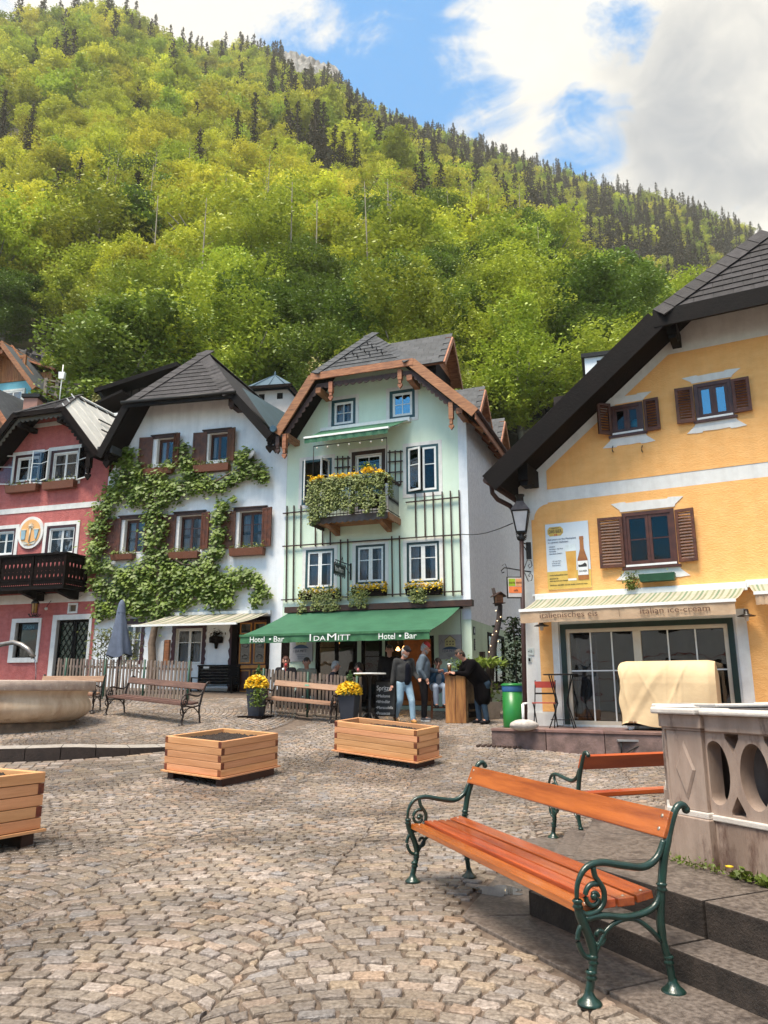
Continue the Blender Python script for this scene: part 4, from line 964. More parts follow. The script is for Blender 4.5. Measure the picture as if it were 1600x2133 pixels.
for px_ in (-70, 45, 118):
    x = fr((px_ + 6, 1225), bf * .8)[0]; MB().prism([(0, 0), (bf + .0, 0), (bf - .1, -.13), (.25, -.28), (0, -.28)], -.08, .08).build('bracket', mBlackw, bal, (x, 0, bt - .12), (0, 0, -pi / 2))
MB().box(xl_, xr_ + .12, -bf - .12, -bf + .02, bt - .18, bt - .115).box(xr_ + .0, xr_ + .12, -bf + .02, .0, bt - .18, bt - .115).build('fascia', mBlackw, bal)

# ---------------------------------------------------------------- yellow house
ZY = .62
yel = house(FY, 0, ZY, 'yellow_house', 'yellow rendered house with white trim, brown louvred shutters and a dark half-hipped roof')
def fy(p, out=0.): return FY.pt(*p, out=out)
OY = .9; e1, h1 = fy((1019, 990), OY), fy((1366, 650), OY); cxy = 5.06; h2 = (2 * cxy - h1[0], h1[1]); e2 = (2 * cxy - e1[0], e1[1])
hy = dict(eL=e1, hL=h1, hR=h2, eR=e2)
RY = hip_roof(yel, **hy, o=OY, ya=-.1, back=9, tiles=(.34, .165), mt=mSlate, hcap=.26, barge=mBlackw, bh=.42, th=.26)
yx1 = 2 * cxy
GOY = gable_outline(0, yx1, -1.2, hy, RY, OY, .3)
Y1, Y2, Y3, YS = FY.rect(1272, 1341, 842, 905), FY.rect(1447, 1527, 795, 873), FY.rect(1299, 1409, 1064, 1180), FY.rect(1183, 1526, 1308, 1508)
YS = (YS[0], YS[1], .02, fy((1350, 1305))[1])
Y3r = (yx1 - Y3[1], yx1 - Y3[0], Y3[2], Y3[3])
wall('wall', yel, GOY, [Y1, Y2, Y3, YS], mTrim, mTrim, .16)
MB().box(0, .1, .16, 9, -1.2, GOY[-1][1]).box(yx1 - .1, yx1, .16, 9, -1.2, GOY[-1][1]).box(0, yx1, 9, 9.1, -1.2, GOY[-1][1]).build('side_wall', mRough, yel)
floors(yel, 0, yx1, (.0, 2.9, 5.2), 8); interior(yel, 0, yx1, 2.9, 8, 3.2); MB().box(.3, yx1, 3.6, 3.65, 0, 2.9).build('inner_wall', M('cream_room', (.07, .055, .045)), yel)
# yellow render fields standing 8 mm proud, split round the openings
def field(outline, holes): wall('render_field', yel, outline, holes, mYel, mYel, .012, y=-.008)
zt1, zt2 = fy((1139, 981))[1], fy((1139.5, 1020))[1]; xl = fy((1139, 1000))[0]; pk = fy((1392, 739)); pk2 = (2 * cxy - pk[0], pk[1])
field([(xl, zt2), (2 * cxy - xl, zt2), (2 * cxy - xl, zt1), pk2, pk, (xl, zt1)], [Y1, Y2])
xn, zn1 = fy((1141, 1047)); xn2, zn2 = fy((1113, 1083)); zb = fy((1120, 1245))[1]; arc = [(xn2 + (xn - xn2) * (1 - cos(t)), zn2 + (zn1 - .03 - zn2) * sin(t)) for t in [pi / 2 * i / 8 for i in range(9)]]
xr2 = 2 * cxy - xn2
mb_f = [(xn2 - .06, zb), (xr2, zb), (xr2, zn1), (xn, zn1)]
field([(xn, zb), (xr2, zb), (xr2, zn1), (xn, zn1)], [Y3])
MB().prism([(xn, zb), (xn, zn1 - .03)] + arc[::-1] + [(xn2 - .06, zn2), (xn2 - .06, zb)], -.008, .003).build('render_field', mYel, yel)
dl, drr = fy((1157, 1400))[0], fy((1541, 1400))[0]; field([(fy((1127, 1400))[0], .25), (dl - .02, .25), (dl - .02, zb), (fy((1127, 1400))[0], zb)], []); field([(drr + .02, .25), (yx1 - .4, .25), (yx1 - .4, zb), (drr + .02, zb)], [])
for a, b in ((0, fy((1157, 1400))[0]), (drr, yx1)): MB().box(a, b, -.03, .003, -.3, .23).build('plinth', mTrim, yel)
# painted scroll ornaments over and under the windows
def horn(x0, x1, z, h, up, root=yel):
    s_ = 1 if up else -1
    pts = [(x0, z), (x0 - .02, z + s_ * h * .25), (x0 - .17, z + s_ * h * .9), (x0 - .1, z + s_ * h * .93), (x0 + .02, z + s_ * h * .98), (x0 + .1, z + s_ * h * .98), (x0 + .12, z + s_ * h * .85), ((x0 + x1) / 2, z + s_ * h * .9), (x1 - .12, z + s_ * h * .85), (x1 - .1, z + s_ * h * .98), (x1 - .02, z + s_ * h * .98), (x1 + .1, z + s_ * h * .93), (x1 + .17, z + s_ * h * .9), (x1 + .02, z + s_ * h * .25), (x1, z)]
    if not up: pts = pts[::-1]
    MB().prism(pts[::-1], -.022, .0).build('window_ornament', mTrim, root)
for k, r in enumerate((Y1, Y2, Y3)):
    x0, x1, z0, z1 = r; horn(x0 - .02, x1 + .02, z1 + .03, .16 if k < 2 else .2, True); horn(x0 - .02, x1 + .02, z0 - .04, .2, False)
    w_ = window(yel, r, mFrame, .07, mFrame, .055, 2, () if k < 2 else (.5,), -.03, (mGlassSky if k == 1 else mGlass), 1, 0, sill=mFrame, wd=.12)
    MB().box(x0 + .02, x1 - .02, -.06, -.035, z0 + .012, z0 + .05).build('drip_rail', mPaint, w_)
    MB().box(x0, x1, .5, .52, z0 - .1, z1 + .1).build('blind', M('dusk_blue', (.02, .04, .05)), w_) if k < 2 else None
gb = MB().ball((Y1[1] - .17, .2, Y1[2] + .24), .12, 14, 8).build('globe', M('globe_blue', (.02, .35, .5), (.1, .4, .42), .3, 6), yel); gb.hide_render = False
for a, b, c, d, hg, an in ((1250, 1273, 843, 908, 1, .75), (1342, 1374, 830, 897, 0, -.06), (1408, 1446, 808, 882, 1, .12), (1526, 1564, 787, 858, 0, -.04), (1248, 1299, 1078, 1183, 1, .08), (1410, 1450, 1060, 1170, 0, -.18)):
    r = FY.rect(a, b, c, d, .06); w = r[1] - r[0]; w = w / cos(an); louvre_shutter(yel, r[1] - w if hg else r[0], r[1] if hg else r[0] + w, r[2], r[3], y=-.06, mat=mShut, ang=an, hinge=hg)
for px_ in (1278, 1339):
    a = fy((px_, 938)); MB().tube([(a[0], -.0, a[1] + .1), (a[0], -.1, a[1] + .02), (a[0], -.12, a[1] - .02), (a[0], -.1, a[1] - .05), (a[0], -.02, a[1] - .04)], .01, 6).build('wall_hook', mIron, yel)
# purlin brackets
for (px_, py_, w, h) in ((1400, 685, .17, .26), (1092, 985, .2, .34)):
    a = fy((px_, py_), OY - .25); MB().box(a[0] - w / 2, a[0] + w / 2, -OY + .15, .1, a[1] - h / 2, a[1] + h / 2).prism([(a[0] - w / 2, a[1] - h / 2), (a[0] + w / 2, a[1] - h / 2), (a[0] + w / 3, a[1] - h * .8), (a[0] - w / 3, a[1] - h * .8)], -OY + .2, -OY + .5).build('purlin_end', mBlackw, yel)
# gutter along the left eave with its swan neck and downpipe
gx, gz_ = e1[0] - .06, e1[1] - .1
MB().tube([(gx, -OY - .03, gz_), (gx, 8, gz_)], .07, 10).build('gutter', mBrown, yel)
pn = [(gx, -.62, gz_ - .05), (gx + .01, -.6, gz_ - .2), (gx + .08, -.5, gz_ - .32), (gx + .25, -.25, gz_ - .42), (gx + .3, -.15, gz_ - .5)]
MB().tube(pn, .05, 8).build('swan_neck', mBrown, yel)
# shop front: green surround, white glazing, doors
x0, x1, z0, z1 = YS; gx0, gx1 = fy((1171, 1400))[0], fy((1541, 1400))[0]
sf = MB().box(x0 - .1, x0, -.03, .16, z0, z1 + .1).box(x1, x1 + .1, -.03, .16, z0, z1 + .1).box(x0, x1, -.03, .16, z1, z1 + .1).build('shop_front', mDkGreen, yel)
mb = MB(); ring_frame(mb, x0, x1, z0, z1, .07, .0, .1); xm = fy((1332, 1400))[0]; mb.box(xm - .07, xm + .07, -.01, .1, z0 + .07, z1 - .07); mb.build('shop_frame', M('cream_paint', (.6, .54, .44), (.55, .48, .38), .5), sf)
mShopG = glass('shop_glass', (.55, .57, .6), .1, .01)
for a, b, n in ((x0 + .07, xm - .07, 3), (xm + .07, x1 - .07, 3)):
    zc = z0 + .07 + (z1 - z0 - .14) * .56
    for i in range(n):
        xa, xb = a + (b - a) * i / n, a + (b - a) * (i + 1) / n
        for c, d in ((z0 + .07, zc), (zc, z1 - .07)): MB().box(xa + .01, xb - .01, .04, .046, c + .01, d - .01).build('pane', mShopG, sf)
        if i: MB().box(xa - .012, xa + .012, .02, .06, z0 + .07, z1 - .07).build('glazing_bar', mPaint, sf)
    MB().box(a, b, .018, .062, zc - .012, zc + .012).build('glazing_bar', mPaint, sf)
for a in (.25, .8): curtain(sf, x0 + .1, x0 + .5, z0 + .1, z1 - .1, .35) if a < .5 else None
for a, b in ((dl - .02, dl + .11), (gx1 + .02, gx1 + .2)): MB().box(a, b, -.035, 0, -.0, z1 + .25).build('door_trim', mTrim, yel)
# ================================================================ things on the square
# ---------------------------------------------------------------- iron-framed benches
mBenchO = M('bench_varnish', (.44, .1, .018), (.24, .042, .006), .26, 5, .3, 60, (.35, 5, 5), rand=.16, coat=.5, spots=((.2, .03, .008), 22, .68))
mBenchR = M('bench_varnish_red', (.5, .09, .02), (.34, .05, .012), .3, 3, .12, 40, (.5, 3, 3), rand=.06, coat=.4, spots=((.12, .02, .008), 14, .66))
mBenchG = M('weathered_slat', (.15, .075, .055), (.07, .032, .024), .7, 5, .5, 40, (.6, 6, 6), rand=.15)
mBenchT = M('tan_slat', (.34, .19, .12), (.22, .11, .065), .6, 5, .4, 40, (.6, 6, 6), rand=.12)
mCastG = M('cast_iron_green', (.007, .038, .03), (.004, .02, .016), .32, 12, .15, 50, coat=.3, spots=((.03, .02, .015), 16, .7))
mCastB = M('cast_iron_dark', (.022, .012, .01), (.011, .006, .005), .5, 12, .15, 50)
mBolt = M('bolt_steel', (.5, .45, .38), (.38, .33, .27), .35, 20, metal=.8)
BZ = 1.04
def bez(pts, n=8):                                   # Catmull-Rom through (y, z) points
    out = []; P = [pts[0]] + list(pts) + [pts[-1]]
    for i in range(1, len(P) - 2):
        p0, p1, p2, p3 = P[i - 1], P[i], P[i + 1], P[i + 2]
        for k in range(n):
            t = k / n; out.append(tuple(.5 * ((2 * p1[j]) + (-p0[j] + p2[j]) * t + (2 * p0[j] - 5 * p1[j] + 4 * p2[j] - p3[j]) * t * t + (-p0[j] + 3 * p1[j] - 3 * p2[j] + p3[j]) * t ** 3) for j in range(2)))
    out.append(tuple(pts[-1])); return out
def spiral(c, r0, r1, a0, a1, n=26): return [(c[0] + (r0 + (r1 - r0) * i / n) * cos(a0 + (a1 - a0) * i / n), c[1] + (r0 + (r1 - r0) * i / n) * sin(a0 + (a1 - a0) * i / n)) for i in range(n + 1)]
def bench(name, label, loc, rz, L, slat, iron, nseat=4, seg=10, group=None, sc=1., plaque=False, bolts=True):
    t = thing(name, label, 'bench', loc, rz, group); t.scale = (1, sc, sc)
    yz = lambda pts: [(0, y, z * BZ) for y, z in pts]
    for k, x in enumerate((.0, L)):
        fr_ = MB()
        # arm: from the rear post forward, rolling over and down to the front post
        arm = bez([(.455, .60), (.415, .535), (.34, .50), (.23, .512), (.12, .53), (.04, .515), (-.005, .46), (-.015, .40), (-.012, .375)], 5)
        fr_.tube(yz(arm), [.013 + .004 * sin(i * .12) for i in range(len(arm))], seg)
        fr_.tube(yz(bez([(.075, .515), (.082, .48), (.10, .455), (.122, .42), (.118, .375), (.085, .345), (.03, .335), (.0, .35)], 4)), .0125, seg)
        fr_.tube(yz(spiral((.07, .40), .052, .012, 1.15, 1.15 + 3.6 * pi / 1.6 + .3)), [.0125 - .00018 * i for i in range(27)], seg)
        fr_.ball((0, .07, .40 * BZ), .016, 8, 6)
        # front post and leg
        fr_.tube(yz(bez([(-.012, .375), (-.005, .34), (.012, .30), (.035, .25), (.05, .20), (.048, .15), (.035, .10), (.02, .045)], 4)), [.019] * 4 + [.02] * 12 + [.018] * 13, seg)
        fr_.tube(yz(bez([(.02, .315), (-.012, .28), (-.02, .235), (.005, .185), (.045, .17)], 4)), .011, seg)
        fr_.tube(yz(spiral((.085, .25), .035, .012, -2.2, 3.2)), .010, seg)
        # seat rail sweeping up into the rear post
        fr_.tube(yz(bez([(.02, .318), (.11, .325), (.22, .31), (.32, .318), (.39, .35), (.435, .43)], 4)), .0145, seg)
        fr_.tube(yz(bez([(.06, .185), (.12, .265), (.2, .30), (.28, .295), (.35, .25), (.395, .205)], 4)), .0105, seg)
        # rear post with its rolled top, rear leg
        rp = bez([(.445, .02), (.432, .12), (.41, .21), (.405, .30), (.425, .42), (.45, .53), (.485, .62), (.52, .70), (.545, .735), (.575, .742), (.595, .722)], 4)
        fr_.tube(yz(rp), [.0165 + (.003 if 8 < i < 24 else 0) for i in range(len(rp))], seg)
        fr_.ball((0, .592, .722 * BZ), .02, 8, 6)
        for (y, z, r) in ((-.012, .38, .024), (.035, .11, .026), (.432, .13, .024), (.425, .415, .026), (.048, .165, .024)):
            for dz, rr in ((-.012, .7), (-.006, 1), (0, .75), (.006, 1), (.012, .7)): pass
            fr_.lathe([(r * .7, z * BZ - .02), (r, z * BZ - .014), (r * .75, z * BZ - .004), (r * .75, z * BZ + .002), (r, z * BZ + .01), (r * .7, z * BZ + .018)], seg, (0, y))
        e = fr_.build('end_frame', iron, t, (x, 0, 0))
        for (y, z) in ((.02, 0), (.445, 0)): MB().lathe([(.0, 0), (.052, 0), (.054, .008), (.046, .016), (.03, .028), (.02, .045), (.017, .06)], 18, (0, y)).build('foot', iron, e)
    # seat slats: front one rounded lower, the rear ones rising
    ws = (.405 - .01) / nseat
    for i in range(nseat):
        y = .005 + i * ws; z = (.352 + (.012 if 0 < i < nseat - 1 else .0) + (.02 if i == nseat - 1 else 0)) * BZ; tl_ = -.04 if i == 0 else (.16 if i == nseat - 1 else .02)
        s_ = MB().box(.015, L - .015, 0, ws - .012, -.02, .016).build('seat_slat', slat, t, (0, y, z), (tl_, 0, 0), bevel=.004)
        if bolts:
            for x in (.05, L - .05): MB().ball((x, ws * .5, .016), .009, 8, 4, 0, (1, 1, .4)).build('bolt', mBolt, s_)
    b_ = MB().box(-.01, L + .01, -.018, .018, 0, .125).build('backrest', slat, t, (0, .462, .605 * BZ), (-.42, 0, 0), bevel=.005)
    if bolts:
        for x in (.035, L - .035):
            for z in (.035, .095): MB().ball((x, -.018, z), .010, 8, 4, 0, (1, .4, 1)).build('bolt', mBolt, b_)
    if plaque: MB().box(L / 2 - .05, L / 2 + .05, -.022, -.018, .045, .08).build('plaque', M('green_plate', (.1, .25, .17)), b_)
    return t
def bench_at(name, label, pl, pr, slat, iron, zoff=0., **k):
    """pl, pr: ground points below the left and right front feet (seen from the front)"""
    pl, pr = Vector(pl), Vector(pr); d = pr - pl; L = math.hypot(d.x, d.y); b = bench(name, label, pl, atan2(d.y, d.x), L, slat, iron, **k)
    b.rotation_euler = (0, -math.atan2(d.z, L), atan2(d.y, d.x)); return b
b1 = bench_at('bench', 'glossy orange slatted bench with green cast iron frame, nearest beside the stone steps', (.18, 5.62, 0), (.85, 3.55, 0.0), mBenchO, mCastG, nseat=4, seg=14)
b2 = bench_at('bench', 'orange red bench facing away, seen from behind, half hidden by the stone basin', (3.33, 7.95, 0), (1.51, 7.21, 0), mBenchR, mCastG, seg=12)
GP = 'old benches with dark iron frames in front of the houses'
p, q_ = G(218, 1490), G(375, 1512); b3 = bench_at('bench', 'weathered brown bench in front of the long picket fence', p, q_, mBenchG, mCastB, seg=8, sc=1.12, bolts=False)
p, q_ = G(60, 1487), G(192, 1489); b4 = bench_at('bench', 'weathered bench partly hidden behind the stone bowl fountain', at(58, 1500, 17.6) * 1, at(190, 1500, 17.6) * 1, mBenchT, mCastB, seg=8, sc=1.12, bolts=False)
b4.location.z = gz(b4.location.x, b4.location.y)
p, q_ = G(548, 1493), G(687, 1507); b5 = bench_at('bench', 'light brown bench with small green plaque between two yellow flower pots', p, q_, mBenchT, mCastB, seg=8, sc=1.08, plaque=True, bolts=False)

# ---------------------------------------------------------------- timber planters
mPine = M('larch_plank', (.65, .33, .16), (.5, .23, .095), .6, 2.2, .25, 60, (.7, 9, 9), rand=.12, spots=((.3, .09, .03), 7, .69), det=8)
mEnd = M('end_grain', (.2, .05, .015), (.09, .018, .006), .7, 20, .3, 60, rand=.25)
mFeet = M('planter_feet', (.06, .015, .006), (.03, .007, .003), .6, 6, .3, 40, rand=.1)
def planter(label, corner, du, lu, lv, zb=.12, flip=1, seed=1, soil=.86):
    """corner: nearest bottom corner; du: direction of the long right-hand side; the other side is perpendicular"""
    rs = random.Random(seed); t = thing('planter', label, 'planter', corner, atan2(du[1], du[0]), 'wooden plank planters on the square'); ph = .0935; th = .06
    def plank(axis, a, b, o_, z, inset):
        w = th; l = b - a; mb = MB().box(-l / 2 , l / 2, -w / 2, w / 2, .003, ph - .003)
        for i, f in enumerate(mb.f):
            if i in (3, 5): mb.m[i] = 1
        loc = ((a + b) / 2, o_, z) if axis == 0 else (o_, (a + b) / 2, z)
        return mb.build('plank', [mPine, mEnd], t, (loc[0] + rs.uniform(-.002, .002), loc[1] + rs.uniform(-.002, .002), loc[2]), (0, 0, 0 if axis == 0 else pi / 2), bevel=.004)
    for k in range(5):
        z = zb + k * ph; full = (k % 2 == 0)
        for o_ in (th / 2, lv - th / 2): plank(0, 0 if full else th, lu if full else lu - th, o_, z, 0)
        for o_ in (th / 2, lu - th / 2): plank(1, th if full else 0, lv - th if full else lv, o_, z, 0)
    mb = MB(); ring_frame(mb, 0, 1, 0, 1, 1, 0, 1) if 0 else None
    for (x0, x1, y0, y1) in ((-.035, lu + .035, -.035, .0), (-.035, lu + .035, lv, lv + .035), (-.035, 0, 0, lv), (lu, lu + .035, 0, lv)): MB().box(x0, x1, y0, y1, zb - .022, zb - .002).build('ledge', mPine, t)
    MB().box(.01, lu - .01, .01, lv - .01, zb - .02, zb + .01).build('base_board', mFeet, t)
    return t, th, ph
def planter_feet(t, lu, lv, zb, axis=0):
    for f in (.07, .93):
        if axis == 0: x = lu * f; MB().box(x - .06, x + .06, .05, lv - .05, -.05, zb - .022).build('foot', mFeet, t, bevel=.006)
        else: y = lv * f; MB().box(.05, lu - .05, y - .06, y + .06, -.05, zb - .022).build('foot', mFeet, t, bevel=.006)
def soil(t, lu, lv, z, seed):
    rs = np.random.RandomState(seed); nx, ny = int(lu * 34), int(lv * 34); xs, ys = np.linspace(.055, lu - .055, nx), np.linspace(.055, lv - .055, ny)
    X, Y = np.meshgrid(xs, ys); Z = z + .02 * np.sin(X * 5 + seed) * np.cos(Y * 4) + rs.uniform(-.016, .016, X.shape)
    i = np.arange(nx - 1)[None, :] + np.arange(ny - 1)[:, None] * nx; F = np.stack([i, i + 1, i + nx + 1, i + nx], -1).reshape(-1, 4)
    o = ob('soil', np_mesh('soil', np.stack([X, Y, Z], -1).reshape(-1, 3), F, mSoil), t); o['kind'] = 'stuff'
def mk_planter(label, C0, angle, lu, lv, zb, seed, axis, ztop):
    t, th, ph = planter(label, C0, (cos(angle), sin(angle)), lu, lv, zb, seed=seed); planter_feet(t, lu, lv, zb, axis); soil(t, lu, lv, zb + 5 * ph - ztop, seed)
    # follow the fall of the square
    a = Vector((cos(angle), sin(angle))); b = Vector((-sin(angle), cos(angle))); C0 = Vector(C0); f = lambda p: street_z(p.x, p.y); P0 = Vector((C0.x, C0.y))
    sx = (f(P0 + a * lu) - f(P0)) / lu; sy = (f(P0 + b * lv) - f(P0)) / lv
    t.rotation_euler = (math.atan(sy), -math.atan(sx), angle); return t
mk_planter('square pale wooden planter filled with soil, in front of the brown bench', (-2.22, 10.73, 0), atan2(.83, .56), 1.15, 1.15, .13, 4, 1, .06)
mk_planter('long narrow wooden planter standing before the green hotel bar', (.505, 12.08, street_z(.5, 12.08)), atan2(.79, .6), .63, 1.68, .12, 9, 1, .075)
mk_planter('wooden planter cut off by the left edge of the photo, nearest of the three', (-3.52, 5.93, 0), atan2(.86, .5), 1.12, 1.12, .13, 12, 0, .05)

# ---------------------------------------------------------------- octagonal stone basin on two steps
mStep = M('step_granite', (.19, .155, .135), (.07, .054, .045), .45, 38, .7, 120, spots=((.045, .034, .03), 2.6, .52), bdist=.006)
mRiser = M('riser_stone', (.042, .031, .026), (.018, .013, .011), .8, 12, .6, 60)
mMarb = M('basin_marble', (.44, .34, .285), (.28, .2, .16), .55, 3.2, .25, 30, spots=((.13, .075, .058), 5, .53), stretch=(1.2, 1.2, .4), stain=.35)
mMarbTop = M('basin_rim', (.62, .58, .54), (.48, .44, .41), .5, 5, .3, 40)
mMarbIn = M('basin_inside', (.2, .17, .16), (.12, .1, .095), .6, 4, .2, 30)
bas = thing('stone_basin', 'octagonal carved stone fountain basin with pierced oval panels, on two stone steps', 'fountain', (BC.x, BC.y, 0))
def rel(pts): return [(x - BC.x, y - BC.y) for x, y in pts]
def flat_ring(o_out, o_in, z0, z1, mats, name, split=True, joint=.004, gap_at=()):
    A_, B_ = rel(octo(o_out)), rel(octo(o_in))
    for k in range(8):
        a, b, c, d = Vector(A_[k]), Vector(A_[(k + 1) % 8]), Vector(B_[(k + 1) % 8]), Vector(B_[k]); n = 2
        if (a + b).length / 2 > 0 and ((a + b) / 2 + BC).length > 7.6: n = 1
        for j in range(n):
            f0, f1 = j / n, (j + 1) / n; e = joint
            p = [a.lerp(b, f0 + e), a.lerp(b, f1 - e), d.lerp(c, f1 - e), d.lerp(c, f0 + e)]
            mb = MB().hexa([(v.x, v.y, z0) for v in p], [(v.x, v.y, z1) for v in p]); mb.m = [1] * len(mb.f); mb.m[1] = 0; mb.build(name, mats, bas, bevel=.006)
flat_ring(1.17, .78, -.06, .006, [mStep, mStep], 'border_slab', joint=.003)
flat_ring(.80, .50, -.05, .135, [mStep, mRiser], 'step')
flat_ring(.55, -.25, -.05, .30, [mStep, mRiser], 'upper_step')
# plinth, pillars, panels, rim for every side
ps = .33; rimz = 1.185
def side_frame(k):
    A_ = rel(octo(0)); a, b = Vector(A_[k]), Vector(A_[(k + 1) % 8]); d = (b - a).normalized(); return a, atan2(d.y, d.x), (b - a).length
def oval_panel_outlines(L_, z0, z1):
    """panel between pillars: half ovals against both pillars, whole ovals between, pointed notches above and below the webs"""
    e = .012; outs = [[(0, z0), (L_, z0), (L_, z1), (0, z1)]]; c0 = .062; per = (L_ - 2 * c0) / 3; zc = (z0 + z1) / 2; cl = lambda P_: [(min(max(x, e), L_ - e), z) for x, z in P_]
    for i in range(4): outs.append(cl(circ(c0 + per * i, zc, .094, .178, 28)))
    for i in range(3):
        c = c0 + per * (i + .5)
        for zz, s_ in ((z1, -1), (z0, 1)):
            h_, ww = .118, .047; outs.append([(c - ww, zz + s_ * e), (c - ww, zz + s_ * h_ * .3), (c - ww * .55, zz + s_ * h_ * .62), (c, zz + s_ * h_), (c + ww * .55, zz + s_ * h_ * .62), (c + ww, zz + s_ * h_ * .3), (c + ww, zz + s_ * e)])
    return outs
pan = None
for k in range(8):
    a, an, L_ = side_frame(k); r0 = (a.x, a.y, 0); sg = 1
    def loc(x, y, z=0): return (a.x + cos(an) * x - sin(an) * y, a.y + sin(an) * x + cos(an) * y, z)
    # inward is +y in this frame (octagon counter-clockwise)
    def lb(name, x0, x1, y0, y1, z0, z1, mat, bev=.006): return MB().box(x0, x1, y0, y1, z0, z1).build(name, mat, bas, loc(0, 0), (0, 0, an), bevel=bev)
    for x0, x1 in ((0, ps), (L_ - ps, L_)):
        lb('plinth', x0 + .004, x1 - .004, 0, .2, .29, .565, mMarb); lb('plinth_moulding', x0 + .012, x1 - .012, .014, .19, .565, .60, mMarbTop)
        s_ = lb('pillar', x0 + .03, x1 - .03, .03, .17, .60, 1.055, mMarb)
        xm = (x0 + x1) / 2; MB().add([(xm - .075, .028, .83), (xm, .028, .655), (xm + .075, .028, .83), (xm, .028, 1.0), (xm - .06, .018, .83), (xm, .018, .69), (xm + .06, .018, .83), (xm, .018, .965)], [(4, 5, 6, 7), (0, 1, 5, 4), (1, 2, 6, 5), (2, 3, 7, 6), (3, 0, 4, 7)]).build('diamond', mMarb, bas, loc(0, 0), (0, 0, an))
        lb('capital', x0 + .018, x1 - .018, .018, .19, 1.055, 1.07, mMarb, .004); lb('capital', x0 + .006, x1 - .006, .004, .2, 1.07, 1.15, mMarb)
        lb('rim_slab', x0 - .03 if x0 > .1 else x0 - .015, x1 + (.0 if x0 < .1 else .015), -.04, .27, 1.15, rimz, mMarbTop, .01)
    lb('base_panel', ps - .004, L_ - ps + .004, .05, .2, .29, .56, mMarb); lb('base_moulding', ps - .012, L_ - ps + .012, .04, .19, .56, .592, mMarbTop)
    if pan is None: pan = shape(oval_panel_outlines(L_ - 2 * ps + .06, .592, 1.06), .11, 'pierced_panel', mMarb, bas, loc(ps - .03, .115), (0, 0, an), bevel=.006)
    else: ob('pierced_panel', pan.data, bas, loc(ps - .03, .115), (0, 0, an), bevel=.006)
    lb('frieze', ps - .005, L_ - ps + .005, .035, .2, 1.055, 1.15, mMarb); lb('rim_slab', ps + .003, L_ - ps - .033, -.012, .27, 1.15, rimz - .006, mMarbTop, .01)
# inner tank wall and water
I0, I1 = rel(octo(-.30)), rel(octo(-.36)); mb = MB()
for k in range(8): mb.hexa([(*I0[k], .33), (*I0[(k + 1) % 8], .33), (*I1[(k + 1) % 8], .33), (*I1[k], .33)], [(*I0[k], rimz - .04), (*I0[(k + 1) % 8], rimz - .04), (*I1[(k + 1) % 8], rimz - .04), (*I1[k], rimz - .04)])
mb.build('tank_wall', mMarbIn, bas)
wt = MB().add([(x, y, .93) for x, y in rel(octo(-.34))], [tuple(range(8))]).build('water', M('water', (.03, .04, .035), (.02, .03, .03), .05, 2, .1, 6), bas)
# weeds in the joint below the plinth
mWeed = M('weed_leaf', (.16, .24, .03), (.09, .11, .02), .5, 9, transl=.3, rand=.05)
d_ = BU; 
for (f0, f1, n_, sz, lab) in ((.0, .3, 220, .022, 'low moss green weeds growing at the foot of the basin pillar'), (.33, .75, 260, .05, 'dandelion leaves with yellow blossoms at the foot of the basin panel')):
    rs = np.random.RandomState(n_); ff = rs.uniform(f0, f1, n_); base = Vector((BX, BY)); P = np.stack([base.x + d_.x * BL * ff + BN.x * (-.02 - np.abs(rs.normal(0, .03, n_))), base.y + d_.y * BL * ff + BN.y * (-.02 - np.abs(rs.normal(0, .03, n_))), .31 + np.abs(rs.normal(0, .02, n_))], 1)
    c0_ = P.mean(0); c0_[2] = .30; o = leafy('weeds', P - c0_, sz, mWeed, None, n_, .1, .45); o.location = c0_; tag(o, lab, 'weeds')
    if f0 > .1:
        mb = MB()
        for i in range(5):
            j = rs.randint(n_); mb.lathe([(0, .0), (.02, .004), (.022, .01), (0, .014)], 8, (0, 0)); mb.v[-32:] = [(x + P[j][0] - c0_[0], y + P[j][1] - c0_[1], z + .05) for x, y, z in mb.v[-32:]]
        mb.build('blossom', mYFlow, o)
# puddle beside the bench
pd = on_z(1040, 1858, 0); mb = MB(); n = 22; mb.add([(pd.x + (.13 + .03 * sin(i * 2.3) + .02 * sin(i * 5)) * cos(2 * pi * i / n) * 1.2, pd.y + (.13 + .03 * sin(i * 1.7)) * sin(2 * pi * i / n), .008) for i in range(n)], [tuple(range(n))])
tag(mb.build('puddle', M('puddle_water', (.12, .12, .12), rough=.02, spec=1.)), 'small bright puddle on the cobbles under the orange bench', 'puddle')

# ---------------------------------------------------------------- bowl fountain on the left
mBowl = M('bowl_stone', (.6, .47, .34), (.42, .29, .19), .6, 2.6, .4, 26, (1.4, 1.4, .35), spots=((.2, .11, .06), 3.4, .6))
mBowlTop = M('bowl_rim', (.46, .36, .3), (.32, .24, .2), .6, 6, .4, 40, spots=((.7, .64, .56), 9, .62))
fx, fy_ = -7.6, 15.5; fz = .47
ft_ = thing('bowl_fountain', 'big round weathered stone bowl fountain with curved metal spout', 'fountain', (fx, fy_, fz))
MB().lathe([(1.38, -.12), (1.38, .18), (1.30, .22)], 64).build('foot', M('bowl_foot', (.2, .13, .08), (.09, .06, .04), .8, 6, .6, 30), ft_)
MB().lathe([(1.28, .2), (1.42, .24), (1.55, .32), (1.62, .42), (1.625, .52), (1.58, .62), (1.53, .69), (1.54, .76), (1.58, .80)], 72).build('bowl', mBowl, ft_)
MB().lathe([(1.56, .79), (1.66, .80), (1.675, .82), (1.675, .97), (1.66, .99), (1.4, .99), (1.36, .95), (1.3, .6), (0, .55)], 72).build('rim', mBowlTop, ft_)
MB().lathe([(1.37, .9), (0, .9)], 48).build('water', MC['water'], ft_)
